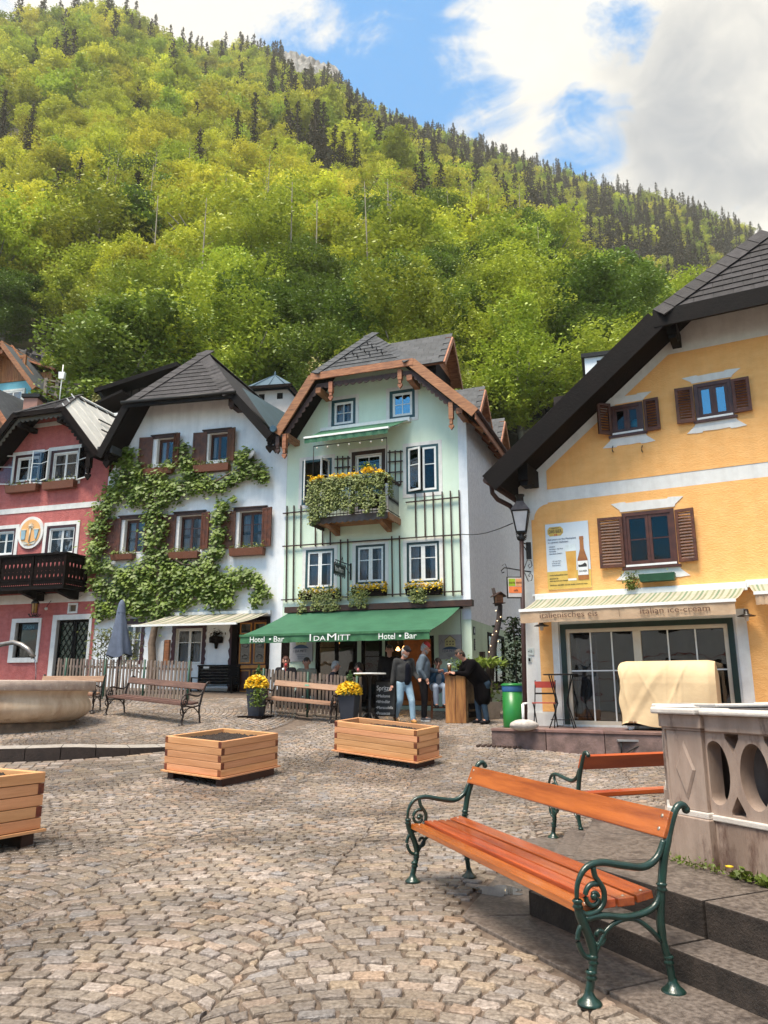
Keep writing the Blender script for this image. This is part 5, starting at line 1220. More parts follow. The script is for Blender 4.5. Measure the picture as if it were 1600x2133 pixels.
MB().lathe([(.28, .5), (.26, 1.1), (.2, 1.3), (.22, 1.45), (.12, 1.55), (0, 1.6)], 20, (-1.15, 0)).build('spout_column', mBowl, ft_)
sp = [(-.05, -.25, 1.3)]; A1, A2, A3_, A4 = at(-30, 1352, 15.3), at(28, 1338, 15.2), at(58, 1352, 15.1), at(70, 1369, 15.1)
rl = lambda v: (v.x - fx, v.y - fy_, v.z - fz)
MB().tube([(-1.0, -.1, 1.25), rl(at(-90, 1375, 15.4)), rl(A1), rl(at(0, 1343, 15.25)), rl(A2), rl(at(45, 1343, 15.15)), rl(A3_), rl(A4)], [.05, .05, .05, .05, .05, .048, .046, .05], 10).build('spout', M('spout_metal', (.36, .33, .31), (.22, .2, .19), .4, 10, metal=.7), ft_)
wA = Vector(rl(A4)); MB().tube([wA, wA + Vector((.05, 0, -.1)), wA + Vector((.08, 0, -.3)), wA + Vector((.09, 0, -.56))], [.02, .014, .01, .012], 7).build('water_jet', glass('water_glass', (.95, .97, 1), .25), ft_)

# ---------------------------------------------------------------- awnings
mAwnG = M('green_canvas', (.032, .135, .07), (.02, .1, .05), .7, 2, .25, 9, transl=.06, bdist=.03); mAwnV = M('green_valance', (.06, .2, .09), (.03, .12, .05), .75, 4, .3, 12, transl=.15)
mLetter = M('white_letter', (.85, .85, .83), rough=.6)
def w2l(F, root, v): p = Vector((v.x, v.y)) - F.o; return (F.d @ p, F.n @ p, v.z - root.location.z)
def awning(name, label, F, root, xl, xr, zw, out, zf, vh, mat, mval, boxm, stripes=None, sag=.05, fx=None, arms=True):
    """xl,xr at the wall; fx = (xl, xr) at the front bar"""
    fx = fx or (xl, xr); z0 = root.location.z; t = thing(name, label, 'awning', F.w(xl, -.06, zw + z0 - F.z0), -F.ph); X0 = xl; Z0 = zw
    nx, ny = (max(1, len(stripes)) if stripes else 24), 8; mb = MB()
    def P(i, j):
        f = i / nx; g = j / ny; xa = xl + (xr - xl) * f; xb = fx[0] + (fx[1] - fx[0]) * f
        return (xa + (xb - xa) * g - X0, -(.02 + (out - .02) * g) + .0, zw + (zf - zw) * g - sag * sin(pi * g) * (.6 + .4 * sin(f * 9)) - Z0)
    for i in range(nx):
        for j in range(ny): mb.add([P(i, j), P(i + 1, j), P(i + 1, j + 1), P(i, j + 1)], [(0, 1, 2, 3)], stripes[i] if stripes else 0, not stripes)
    mb.build('canvas', mat, t)
    MB().box(-.03, xr - xl + .03, -.08, .05, -.07, .06).build('cassette', boxm, t)
    MB().box(fx[0] - X0 - .02, fx[1] - X0 + .02, -out - .04, -out + .03, zf - Z0 - .035, zf - Z0 + .02).build('front_bar', boxm if stripes else mAwnV, t)
    if vh:
        mb = MB(); n = 60; vs = []
        for i in range(n + 1):
            x = fx[0] + (fx[1] - fx[0]) * i / n - X0; w = .012 * sin(i * .9) + .008 * sin(i * 2.3); vs += [(x, -out - .02, zf - Z0 - .02), (x, -out - .02 + w, zf - Z0 - vh - .006 * abs(sin(i * .7)))]
        mb.add(vs, [(2 * i, 2 * i + 1, 2 * i + 3, 2 * i + 2) for i in range(n)], 0, True); mb.build('valance', mval, t)
    if arms:
        for f in (.12, .88):
            xa = xl + (xr - xl) * f - X0; xb = fx[0] + (fx[1] - fx[0]) * f - X0; s_ = 1 if f < .5 else -1
            MB().tube([(xa, 0, -.12), ((xa + xb) / 2 + s_ * .4, -out * .5, (zf - zw) * .5 - .12), (xb, -out + .03, zf - zw - .03)], .025, 6).build('folding_arm', boxm, t)
    return t, X0, Z0
# hotel awning
F = FM; out = 2.15; a, b = F.pt(598, 1276, .05), F.pt(971, 1262, .05); c, d = F.pt(504, 1324, out), F.pt(897, 1314, out)
z2 = (c[1] + d[1]) / 2
aw, X0, Z0 = awning('green_awning', 'long green awning lettered Hotel Bar above the terrace of the mint house', F, mint, a[0] + .1, b[0] - .12, (a[1] + b[1]) / 2, out, z2, .2, mAwnG, mAwnV, mDark, sag=.07, fx=(c[0], d[0]))
MB().box(-.1, b[0] - a[0] + .1, -.16, .055, -.02, .14).build('cassette_housing', mBrown, aw)
def awt(body, pa, pb, size):
    x = F.pt(pa, 1335, out)[0]; w = F.pt(pb, 1335, out)[0] - x; o = text(body, size, mLetter, aw, (x - X0, -out - .045, z2 - Z0 - .178)); vx = [v.co.x for v in o.data.vertices]; k_ = w / (max(vx) - min(vx)); o.scale = (k_, 1, 1); o.location.x -= min(vx) * k_
for b_, pa, pb, s_ in (('Hotel', 525, 555, .2), ('\u2022', 564.5, 569, .2), ('Bar', 574.5, 596, .2), ('I', 649, 651.5, .24), ('DA', 657.5, 682, .17), ('M', 685.5, 704, .24), ('ITT', 708, 733, .19), ('Hotel', 792, 826, .2), ('\u2022', 834, 839, .2), ('Bar', 846.5, 871, .2)): awt(b_, pa, pb, s_)
cr = MB(); x = b[0] - X0 - .12; cr.tube([(x, -.12, -.1), (x + .02, -.15, -1.5)], .008, 5).build('crank', mIron, aw)
# small balcony awning
out = .95; a, b = F.pt(672, 893, .05), F.pt(853, 879, .05); c, d = F.pt(637, 912, out), F.pt(810, 893, out)
aw2, X0, Z0 = awning('green_awning', 'small green awning over the flower balcony of the mint house', F, mint, a[0], b[0], (a[1] + b[1]) / 2, out, (c[1] + d[1]) / 2, .17, mAwnG, mAwnG, mPaint, sag=.02, fx=(c[0], d[0]))
for c_ in (aw2.children): 
    if c_.name.startswith('front_bar'): c_.data.materials[0] = mPaint
# striped awning on the white house
F = FW; mS1, mS2, mS3 = M('cream_stripe', (.55, .5, .4), (.46, .42, .33), .8, 4, transl=.3), M('grey_stripe', (.2, .2, .16), (.14, .14, .11), .8, 4, transl=.2), M('sage_stripe', (.3, .32, .2), transl=.2)
out = 1.25; a, b = F.pt(360, 1283, .05), F.pt(563, 1273, .05); c, d = F.pt(279, 1305, out), F.pt(494, 1297, out)
st = [(0, 0, 1, 0, 2, 1, 0)[i % 7] for i in range(49)]
aw3, X0, Z0 = awning('striped_awning', 'faded striped awning with white front bar on the white house', F, white, a[0], b[0], (a[1] + b[1]) / 2, out, (c[1] + d[1]) / 2, 0, [mS1, mS2, mS3], None, mPaint, st, fx=(c[0], d[0]))
# ice-cream awning
F = FY; mS4 = M('green_stripe', (.2, .27, .17), (.15, .21, .13), .8, 4, transl=.2); mCan = M('beige_canvas', (.62, .45, .3), (.52, .36, .235), .8, 3, .3, 14, transl=.25, bdist=.03)
out = .75; a, b = F.pt(1120, 1247, .06), F.pt(1553, 1221, .06); c, d = F.pt(1086, 1272, out), F.pt(1531, 1250, out); zf = (c[1] + d[1]) / 2
st = [(0, 2, 0, 1, 0, 2, 0)[i % 7] for i in range(98)]
aw4, X0, Z0 = awning('ice_cream_awning', 'beige and green striped awning lettered italienisches eis, italian ice-cream', F, yel, a[0], b[0], (a[1] + b[1]) / 2, out, zf, .245, [mS1, mS4, mS3], mCan, mPaint, st, fx=(c[0], d[0]))
lt = M('brown_letter', (.11, .05, .03))
def eist(body, pa, pb, size): 
    xa, xb = F.pt(pa, 1285, out)[0], F.pt(pb, 1285, out)[0]; o = text(body, size, lt, aw4, (xa - X0, -out - .05, zf - Z0 - .17)); w = max(v.co.x for v in o.data.vertices); o.scale = ((xb - xa) / w, 1, 1)
eist('italienisches eis', 1127, 1248, .145); eist('|', 1291.5, 1293.5, .14); eist('italian ice-cream', 1335.5, 1482, .145)
MB().box(-.1, 5.5, -.03, .05, .045, .085).build('wall_rail', mPaint, aw4)
out = .75; a, b = F.pt(1572, 1222, .06), F.pt(1700, 1205, .06); c, d = F.pt(1573, 1236, out), F.pt(1700, 1228, out)
aw5, X0, Z0 = awning('striped_awning', 'second beige awning cut off by the right edge of the photo', F, yel, a[0] - .1, b[0], (a[1] + b[1]) / 2 + .02, out, (c[1] + d[1]) / 2, .2, [mS1, mS4, mS3], mCan, mPaint, st[:28], fx=(c[0], d[0]))
# ================================================================ the wooded mountainside
RIDGE = [(-700, 150), (-300, 60), (0, 45), (90, 25), (190, 10), (280, 35), (330, 62), (420, 95), (550, 100), (600, 112), (700, 165), (770, 225), (860, 262), (960, 292), (1060, 325), (1180, 362), (1300, 395), (1400, 412), (1500, 450), (1600, 492), (1800, 590), (2300, 800)]
SPUR = [(-700, 420), (0, 380), (200, 380), (500, 400), (700, 400), (850, 405), (1000, 440), (1100, 470), (1180, 540), (1250, 590), (1370, 640), (1500, 700), (1700, 800), (2300, 950)]
def ae(px, py): r = ray(px, py); return r.x / r.y, r.z / r.y
RT = [ae(*p) for p in RIDGE]; ST = [ae(*p) for p in SPUR]
def tab(T, a):
    if a <= T[0][0]: return T[0][1]
    for (a0, e0), (a1, e1) in zip(T, T[1:]):
        if a <= a1: f = (a - a0) / (a1 - a0); return e0 + (e1 - e0) * f
    return T[-1][1]
def lerp(a, b, f): return a + (b - a) * clamp(f)
def D_ridge(a): return lerp(265, 430, (a + .45) / .5)
def D_far(a): return lerp(112, 185, (a + .05) / .3)
def hill_e(a, D):
    es = tab(ST, a) - .115; er = tab(RT, a) - lerp(.045, .03, (a + .4) / .5); Df, Dr = D_far(a), D_ridge(a)
    pts = [(28, .09), (34, .14), (46, .31), (105, es), (Df, es + .035), (Dr, er), (Dr + 200, er - .35), (2000, er - .6)]
    for (d0, e0), (d1, e1) in zip(pts, pts[1:]):
        if D <= d1:
            f = clamp((D - d0) / (d1 - d0)); return (d0 * e0 + (d1 * e1 - d0 * e0) * f) / max(D, 1)
    return er - .6
def hill_z(X, Y):
    a = X / Y; z = hill_e(clamp(a, -1.1, 1.3), Y) * Y + CZ; n = min(1, Y / 100) * (1.6 * sin(X * .11 + Y * .05) + 1.1 * sin(X * .23 - Y * .17 + 2)); return z + n
mHill = M('forest_floor', (.10, .09, .035), (.035, .03, .015), .9, .15, .8, .5, det=9, bdist=.6, spots=((.16, .14, .1), .12, .66))
def make_hill():
    A_ = np.linspace(-1.05, 1.2, 150); D_ = np.concatenate([np.linspace(27, 130, 50), np.linspace(136, 480, 50), np.linspace(500, 900, 8)])
    V = []
    for d in D_:
        for a in A_: V.append((a * d, d, hill_z(a * d, d)))
    nx = len(A_); i = np.arange(nx - 1)[None, :] + np.arange(len(D_) - 1)[:, None] * nx; F = np.stack([i, i + 1, i + nx + 1, i + nx], -1).reshape(-1, 4)
    o = ob('hillside', np_mesh('hillside', np.array(V), F, mHill, smooth=True)); tag(o, None, kind='structure')
make_hill()
mLf = [M('beech_leaf', (.72, .7, .085), (.25, .28, .03), .55, .8, transl=.28, rand=.3, lo=.3, hi=.7),
       M('fresh_leaf', (.5, .57, .07), (.15, .21, .022), .55, .8, transl=.26, rand=.3, lo=.3, hi=.7),
       M('deep_leaf', (.2, .29, .04), (.07, .115, .017), .55, .8, transl=.25, rand=.2, lo=.3, hi=.7),
       M('blossom_leaf', (.55, .47, .2), (.26, .26, .08), .6, .8, transl=.4, rand=.1)]
mNeedle = M('spruce_needle', (.06, .05, .022), (.022, .018, .009), .7, .8, rand=.25, transl=.1)
mBark = M('beech_bark', (.17, .15, .125), (.09, .075, .06), .8, 4, .4, 20); mBarkD = M('spruce_bark', (.08, .055, .04), (.04, .03, .022), .9, 4)
def broad_mesh(seed, nspray, nleaf, size, lean=0., slim=1.):
    """crown of unit height 10: sprays of leaves along branches, bare gaps between; returns crown mesh data and trunk mesh"""
    rs = np.random.RandomState(seed); H = 10.; R_ = 3.4 * slim
    # lumpy envelope: several lobes
    lobes = [(rs.uniform(-.55, .55) * R_, rs.uniform(-.55, .55) * R_, rs.uniform(.36, .86) * H, rs.uniform(.34, .55) * R_) for _ in range(11)] + [(0, 0, .6 * H, .62 * R_), (0, 0, .85 * H, .36 * R_)]
    C_ = []; Dn = []
    while len(C_) < nspray:
        l = lobes[rs.randint(len(lobes))]; d = rs.normal(size=3); d /= np.linalg.norm(d); d[2] = abs(d[2]) if rs.rand() < .8 else d[2] * .6
        rr = l[3] * rs.uniform(.75, 1.08); p = np.array(l[:3]) + d * rr * np.array([1, 1, .85])
        if p[2] < .2 * H: continue
        C_.append(p); o = p - np.array([0, 0, .3 * H]); o[2] *= .55; Dn.append(o / np.linalg.norm(o))
    C_ = np.array(C_); Dn = np.array(Dn); pts = []
    side = np.cross(Dn, [0, 0, 1.]); side /= np.linalg.norm(side, axis=1)[:, None] + 1e-6
    for k in range(nspray):
        u = rs.uniform(-.9, .75, nleaf); v = rs.normal(0, .36, nleaf) * (1 - np.abs(u) * .5); w = rs.normal(0, .07, nleaf)
        pts.append(C_[k] + Dn[k] * u[:, None] + side[k] * v[:, None] + np.array([0, 0, 1.]) * (w - .16 * u * u)[:, None])
    pts = np.concatenate(pts); pts[:, 0] += lean * pts[:, 2]
    V, F = leaves(pts, size, rs, .45, .62)
    tr = MB(); tr.tube([(0, 0, -1), (.05, 0, 1.5), (.1 + lean * 3, .1, 4), (.05 + lean * 7, 0, 7.4)], [.24, .2, .14, .05], 6)
    for i in range(9):
        z = rs.uniform(2.2, 6); an = rs.uniform(0, 6.28); L_ = rs.uniform(1.3, 2.6) * slim; tr.tube([(lean * z, 0, z), (lean * z + L_ * .5 * cos(an), L_ * .5 * sin(an), z + .7), (lean * z + L_ * cos(an), L_ * sin(an), z + 1.7)], [.09, .06, .02], 5)
    return V, F, tr
def spruce_mesh(seed, levels, nb, size):
    rs = np.random.RandomState(seed); H = 14.; pts = []; N_ = []
    for i in range(levels):
        f = i / levels; z = 1.6 + (H - 1.8) * f ** .9; r = (1 - f) ** .85 * 2.1 * rs.uniform(.85, 1.1) + .12
        for b in range(max(3, int(nb * (1 - f * .6)))):
            an = rs.uniform(0, 6.28); n = max(3, int(9 * r / 2.3)); t = np.linspace(.15, 1, n); rr = r * rs.uniform(.7, 1.1)
            pts.append(np.stack([cos(an) * rr * t, sin(an) * rr * t, z - rr * t * .32 + .12 * t * t * rr], 1) + rs.normal(0, .06, (n, 3)))
    pts = np.concatenate(pts); V, F = leaves(pts, size, rs, .25, .5)
    tr = MB(); tr.tube([(0, 0, -1), (0, 0, 6), (0, 0, H + .1)], [.2, .13, .02], 5); return V, F, tr
def protos():
    P = {'near': [], 'mid': [], 'far': [], 'sn': [], 'sf': []}
    for s_, mt in ((1, 1), (2, 0), (3, 1), (4, 2)): P['near'].append((broad_mesh(s_, 430, 62, .185), mt))
    for s_, mt in ((11, 0), (12, 1), (13, 1), (14, 2), (15, 0)): P['mid'].append((broad_mesh(s_, 270, 38, .25, 0, .9 + .1 * (s_ % 2)), mt))
    for s_, mt in ((21, 0), (22, 0), (23, 1), (24, 1)): P['far'].append((broad_mesh(s_, 170, 17, .42), mt))
    for s_ in (31, 32): P['sn'].append((spruce_mesh(s_, 40, 18, .3), 4))
    for s_ in (41, 42, 43): P['sf'].append((spruce_mesh(s_, 26, 9, .5), 4))
    return P
PR_ = protos(); MESH = {}
def pmesh(kind, i):
    if (kind, i) in MESH: return MESH[(kind, i)]
    (V, F, tr), mt = PR_[kind][i]; mat = mNeedle if mt == 4 else mLf[mt]
    c = np_mesh('crown', V, F, mat); t = tr.mesh('trunk', mBarkD if mt == 4 else mBark); MESH[(kind, i)] = (c, t); return c, t
def bare(px, py):                                    # clearings seen in the wood: crag near the summit, slope over the rock wall
    return (590 < px < 715 and 118 < py < 190)
def proj(p):
    d = Vector(p) - Vector((0, 0, CZ)); y = d.y * cos(TH) + d.z * sin(TH); z = -d.y * sin(TH) + d.z * cos(TH); return 800 + FPX * d.x / y, 1066.5 - FPX * z / y
def mt_of(k, i): return PR_[k][i][1]
def tree_label(px, mt, e, D):
    col = ('yellow green', 'fresh green', 'deep green')[mt] if mt < 3 else 'dark'; kind = 'beech' if mt < 3 else 'spruce'
    lm = ((-1e9, 'left picture edge'), (20, 'red house roof'), (190, 'white house roof'), (480, 'small pink tower house'), (620, 'mint house gable'), (880, 'mint house dormers'), (1060, 'alley'), (1230, 'yellow house roof'))
    n_ = [l for x, l in lm if px >= x][-1]; band = 'right behind' if D < 52 else 'low on the slope above' if D < 62 else 'in the middle of the slope above' if D < 88 else 'high on the near slope above'
    return '%s %s %s the %s' % (col, kind, band, n_)
def plant_forest():
    rs = np.random.RandomState(21); spots = []
    D = 39.
    while D < 455:
        s_ = 4.6 if D < 60 else (5.8 if D < 110 else 7.4 if D < 210 else 7.0); a = -.82
        while a < .66:
            aj = a + rs.uniform(-.35, .35) * s_ / D; Dj = D + rs.uniform(-.4, .4) * s_; a += s_ / D * rs.uniform(.85, 1.15)
            if Dj > D_ridge(aj) + 6 or (108 < Dj < D_far(aj)): continue
            X, Y = aj * Dj, Dj; z = hill_z(X, Y); px, py = proj((X, Y, z))
            if px < -420 or px > 1750: continue
            if bare(px, py): continue
            if Dj < 44 and (px < 170 or (px > 960 and Dj < 40)): continue
            if Dj < 60 and px < 200: continue
            if px > 1430 and Dj < 80: continue
            spots.append((X, Y, z, aj, Dj, px, py))
        D += s_ * .82
    spots.sort(key=lambda q: q[4]); vis = [q for q in spots if -120 < q[5] < 1660]; near = vis[:285]; ns_ = set(near); far = [q for q in spots if q not in ns_]
    def is_con(q, r):
        X, Y, z, a, D, px, py = q; er = tab(RT, a); e = (z - CZ) / Y; up = clamp((e - er + .22) / .2)
        p = 0 if D < 70 else .04 if D < 108 else .32 + .4 * up
        if 1130 < px < 1420 and 470 < py < 620 and D > 150: p = .75
        if px < 560 and D > 110: p = .11 + .7 * clamp((e - er + .09) / .08)
        return r < p
    for q in near:
        X, Y, z, a, D, px, py = q; con = is_con(q, rs.rand()); s_ = rs.uniform(.85, 1.25)
        if con: k, i = 'sn', rs.randint(2); nm, lb, cat = 'spruce_tree', tree_label(px, 4, 0, D), 'tree'; s_ *= 1.1
        else:
            k = 'near' if D < 62 else 'mid'; u_ = clamp(((z - CZ) / Y - .38) / .32); c_ = [j for j, (_, m_) in enumerate(PR_[k]) if (m_ == 0) == (rs.rand() < u_)] or list(range(len(PR_[k]))); i = c_[rs.randint(len(c_))]; nm, cat = 'beech_tree', 'tree'; s_ *= 1.12 if D < 62 else 1.3
            lb = tree_label(px, mt_of(k, i), (z - CZ) / Y, D) if 1 else 'broad green tree right behind the houses at the foot of the wooded slope' if D < 62 else 'spring green beech in the dense wood above the houses'
        cm, tm = pmesh(k, i); t = thing(nm, lb, cat, (X, Y, z), rs.uniform(0, 6.28), {'spruce_tree': 'spruces standing in the wood', 'beech_tree': 'trees close behind the roofs' if D < 62 else 'beeches of the wood above the houses'}[nm])
        t.scale = (s_ * rs.uniform(.9, 1.15), s_ * rs.uniform(.9, 1.15), s_); ob('crown', cm, t); ob('trunk', tm, t)
    # tall pale bare trunks with thin crowns, as seen between the beeches
    mPale = M('pale_trunk', (.2, .18, .13), (.12, .105, .075), .8, 3)
    rt_ = np.random.RandomState(5)
    for n_ in range(34):
        px_, py_ = rt_.uniform(210, 1160), rt_.uniform(400, 590); r_ = ray(px_, py_); r_ = r_ / r_.y; D = 42.; h = 15.5 + rt_.uniform(0, 4)
        while D < 108 and CZ + r_.z * D > hill_z(r_.x * D, D) + 9.5: D += .5
        if D > 106: continue
        p = (r_.x * D, D, hill_z(r_.x * D, D)); t = thing('slender_tree', 'slender tree with tall pale bare trunk rising between the beech crowns', 'tree', p, 0, 'tall pale trunks in the wood'); q_ = [(0, 0, -1), (.15 * sin(n_), 0, h * .5), (.3 * sin(n_ * 2.1), 0, h)]
        mb = MB().tube(q_, [.11, .09, .035], 5)
        for i in range(5): z_ = h * (.72 + .06 * i); a_ = n_ + i * 2.1; mb.tube([(0, 0, z_), (.8 * cos(a_), .3, z_ + .7)], [.03, .01], 4)
        mb.build('trunk', mPale, t); V, F = leaves(np.random.RandomState(n_).normal(0, 1, (170, 3)) * [1.0, .9, 1.1] + [0, 0, h - .2], .24, rs, .4, .6); ob('crown', np_mesh('crown', V, F, mLf[1]), t)
    # the rest of the wood: one object, trees instanced on points
    col = bpy.data.collections.new('wood_trees'); names = []
    order = [('far', 0), ('far', 1), ('far', 2), ('far', 3), ('sf', 0), ('sf', 1), ('sf', 2)]
    for n_, (k, i) in enumerate(order):
        (V, F, tr), mt = PR_[k][i]; mat = mNeedle if mt == 4 else mLf[mt]; me = np_mesh('wood_tree', V, F, [mat, mBarkD if mt == 4 else mBark])
        # add trunk faces
        bm = bmesh.new(); bm.from_mesh(me); vs = [bm.verts.new(v) for v in tr.v]
        for f in tr.f:
            try: ff = bm.faces.new([vs[j] for j in f]); ff.material_index = 1
            except ValueError: pass
        bm.to_mesh(me); bm.free(); o = bpy.data.objects.new('wood_tree_%s' % 'abcdefg'[n_], me); col.objects.link(o)
    pts, rot, scl, idx = [], [], [], []
    for q in far:
        con = is_con(q, rs.rand()); s_ = rs.uniform(.8, 1.25); pts.append(q[:3]); rot.append(rs.uniform(0, 6.28))
        if con: idx.append(4 + rs.randint(3)); scl.append(s_ * 1.4)
        else: idx.append(rs.randint(4)); scl.append(s_ * (1.55 if q[4] < 200 else 1.3))
    me = bpy.data.meshes.new('wood'); me.from_pydata(pts, [], [])
    for n_, t_, d_ in (('rot', 'FLOAT', rot), ('scl', 'FLOAT', scl), ('idx', 'INT', idx)): me.attributes.new(n_, t_, 'POINT').data.foreach_set('value', d_)
    o = ob('wood', me); tag(o, None, kind='stuff')
    ng = bpy.data.node_groups.new('scatter', 'GeometryNodeTree'); ng.interface.new_socket('Geometry', in_out='INPUT', socket_type='NodeSocketGeometry'); ng.interface.new_socket('Geometry', in_out='OUTPUT', socket_type='NodeSocketGeometry')
    N = ng.nodes; L = ng.links; gi = N.new('NodeGroupInput'); go = N.new('NodeGroupOutput'); ip = N.new('GeometryNodeInstanceOnPoints'); ci = N.new('GeometryNodeCollectionInfo')
    ci.inputs['Collection'].default_value = col; ci.inputs['Separate Children'].default_value = True; ci.inputs['Reset Children'].default_value = True; ip.inputs['Pick Instance'].default_value = True
    def attr(n_, t_): x = N.new('GeometryNodeInputNamedAttribute'); x.data_type = t_; x.inputs[0].default_value = n_; return x.outputs[0]
    cx = N.new('ShaderNodeCombineXYZ'); L.new(attr('rot', 'FLOAT'), cx.inputs[2]); L.new(gi.outputs[0], ip.inputs['Points']); L.new(ci.outputs[0], ip.inputs['Instance']); L.new(attr('idx', 'INT'), ip.inputs['Instance Index'])
    L.new(cx.outputs[0], ip.inputs['Rotation']); L.new(attr('scl', 'FLOAT'), ip.inputs['Scale']); L.new(ip.outputs[0], go.inputs[0])
    m = o.modifiers.new('scatter', 'NODES'); m.node_group = ng
plant_forest()
# summit crag of pale rock
mCrag = M('crag_rock', (.36, .34, .32), (.17, .155, .15), .9, .25, .9, .8, det=10, bdist=1.2)
def crag(name, label, quad, nx, ny, depth, mat, seed, amp):
    """quad: four survey points (px, py, Y): lower left, lower right, upper right, upper left"""
    rs = np.random.RandomState(seed); c = [at(*p) for p in quad]; V = []
    for j in range(ny + 1):
        for i in range(nx + 1):
            f, g = i / nx, j / ny; p = c[0].lerp(c[1], f).lerp(c[3].lerp(c[2], f), g)
            e = min(f, 1 - f, g, 1 - g) * 4; d = amp * (sin(f * 9 + g * 5 + seed) * .6 + rs.uniform(-1.3, 1.3)) - (amp * 2 if e < .01 else 0) * -1
            V.append((p.x + rs.uniform(-.3, .3) * amp, p.y + d + (depth if min(f, 1 - f) < .01 or g > .99 else 0), p.z + rs.uniform(-.4, .4) * amp))
    i = np.arange(nx)[None, :] + np.arange(ny)[:, None] * (nx + 1); F = np.stack([i, i + 1, i + nx + 2, i + nx + 1], -1).reshape(-1, 4)
    o = ob(name, np_mesh(name, np.array(V), F, mat)); tag(o, None, kind='structure'); return o
crag('crag', '', [(588, 195, 395), (735, 215, 395), (705, 130, 425), (560, 92, 425)], 26, 12, 30, mCrag, 3, 1.6)
mWallR = M('cliff_rock', (.1, .09, .088), (.028, .022, .021), .85, .45, .9, 2.2, det=10, bdist=.3, stretch=(1, 1, .6))
crag('rock_face', '', [(-40, 830, 43.5), (190, 830, 43.5), (172, 728, 46), (-40, 715, 46)], 40, 18, 5, mWallR, 5, .2)
gr = np.random.RandomState(5); P = []
for k in range(2600):
    px, D = gr.uniform(-40, 250), gr.uniform(46.5, 62); r = (px - 800) / 1602; X = r * D; P.append((X, D, hill_z(X, D) + abs(gr.normal(0, .25)) + .1))
g_ = leafy('undergrowth', np.array(P), .55, M('slope_grass', (.13, .13, .03), (.07, .06, .02), .8, .5, transl=.3), None, 3, .3, .4); g_['kind'] = 'stuff'
# ================================================================ climbing pear tree on the white house
def on_wall(F, root, px, py, out): x, z = F.pt(px, py, out); return Vector((x, -out, z))
def dens(pts, n, rs): 
    seg = [(Vector(a), Vector(b)) for a, b in zip(pts, pts[1:])]; Ls = np.array([(b - a).length for a, b in seg]); k = rs.choice(len(seg), n, p=Ls / Ls.sum()); t = rs.rand(n)
    return [seg[i][0].lerp(seg[i][1], f) for i, f in zip(k, t)]
vine = thing('climbing_tree', 'old espalier tree trained across the white house front, dense green leaves', 'tree', white.matrix_world @ Vector((0, 0, 0)) if 0 else FW.w(FW.pt(318, 1450, .3)[0], -.3, .2), -FW.ph)
vo = Vector((FW.pt(318, 1450, .3)[0], -.3, .2))
def vp(px, py, out=.18): v = on_wall(FW, white, px, py, out); return v - vo
TR = [[(317, 1470), (318, 1400), (316, 1340), (322, 1310), (330, 1270), (332, 1200), (322, 1120), (328, 1060), (322, 1010), (345, 985), (378, 955), (384, 935)],
      [(330, 1270), (270, 1262), (225, 1255), (205, 1200), (200, 1130), (215, 1070), (240, 1020), (262, 985), (268, 955)],
      [(332, 1235), (390, 1225), (440, 1190), (452, 1120), (455, 1060), (462, 1045)],
      [(390, 1225), (450, 1220), (505, 1215), (545, 1215)], [(328, 1030), (380, 1010), (440, 1008), (480, 985), (520, 965), (555, 985)],
      [(330, 1250), (400, 1245), (450, 1255)], [(318, 1060), (280, 1040), (235, 1030)], [(330, 1180), (270, 1190), (225, 1200)], [(340, 1150), (380, 1175), (430, 1180)], [(520, 1215), (548, 1245)], [(500, 985), (500, 950)]]
mTrunk = M('pear_bark', (.2, .14, .1), (.1, .07, .05), .8, 8, .5, 30)
for k, b_ in enumerate(TR):
    pts = [vp(*p, out=.16 if i > 1 or k else .3) for i, p in enumerate(b_)]; n = len(pts); r0, r1 = (.15, .04) if k == 0 else (.05, .018)
    MB().tube(pts, [r0 + (r1 - r0) * (i / (n - 1)) ** .6 for i in range(n)], 8).build('trunk' if k == 0 else 'branch', mTrunk, vine)
rs = np.random.RandomState(8)
# clusters: (px, py, radius px) traced along the growth
CL = [(215, 1060, 24), (235, 1030, 26), (205, 1100, 22), (200, 1140, 24), (196, 1180, 20), (205, 1220, 22), (215, 1265, 20), (235, 1240, 24), (262, 1262, 22), (245, 1200, 20), (222, 1180, 16), (262, 965, 24), (268, 945, 16), (285, 985, 20), (255, 1000, 24), (290, 1025, 28), (325, 1000, 26), (335, 1030, 30), (365, 1020, 26), (385, 960, 20), (380, 935, 14), (395, 985, 22), (400, 1010, 24), (430, 1010, 22), (460, 1012, 18), (480, 1000, 16), (505, 960, 22), (500, 985, 18), (530, 980, 22), (545, 992, 16), (515, 945, 12),
      (320, 1065, 26), (325, 1100, 24), (318, 1130, 22), (330, 1160, 26), (310, 1185, 26), (345, 1190, 28), (280, 1200, 26), (255, 1215, 22), (300, 1230, 30), (335, 1225, 30), (290, 1265, 24), (325, 1275, 26), (345, 1260, 24), (370, 1205, 28), (375, 1235, 28), (400, 1195, 26), (405, 1225, 28), (430, 1180, 24), (440, 1215, 28), (430, 1240, 22), (465, 1225, 26), (470, 1250, 18), (490, 1205, 22), (450, 1150, 20), (452, 1115, 18), (455, 1080, 18), (462, 1055, 16), (445, 1255, 16), (515, 1200, 18), (535, 1215, 18), (545, 1235, 18), (530, 1250, 14), (380, 1255, 18), (192, 1100, 12), (186, 1165, 12), (275, 1040, 18), (350, 970, 14), (225, 1275, 14), (205, 1285, 12), (485, 1040, 8)]
P = []
for (cx, cy, r) in CL:
    n = int(r * r * .5)
    for _ in range(n):
        d = rs.normal(size=2) * .48; px, py = cx + d[0] * r, cy + d[1] * r; o_ = .1 + abs(rs.normal(0, .13)) * (1.1 - min(1, math.hypot(*d)) * .5); P.append(vp(px, py, o_))
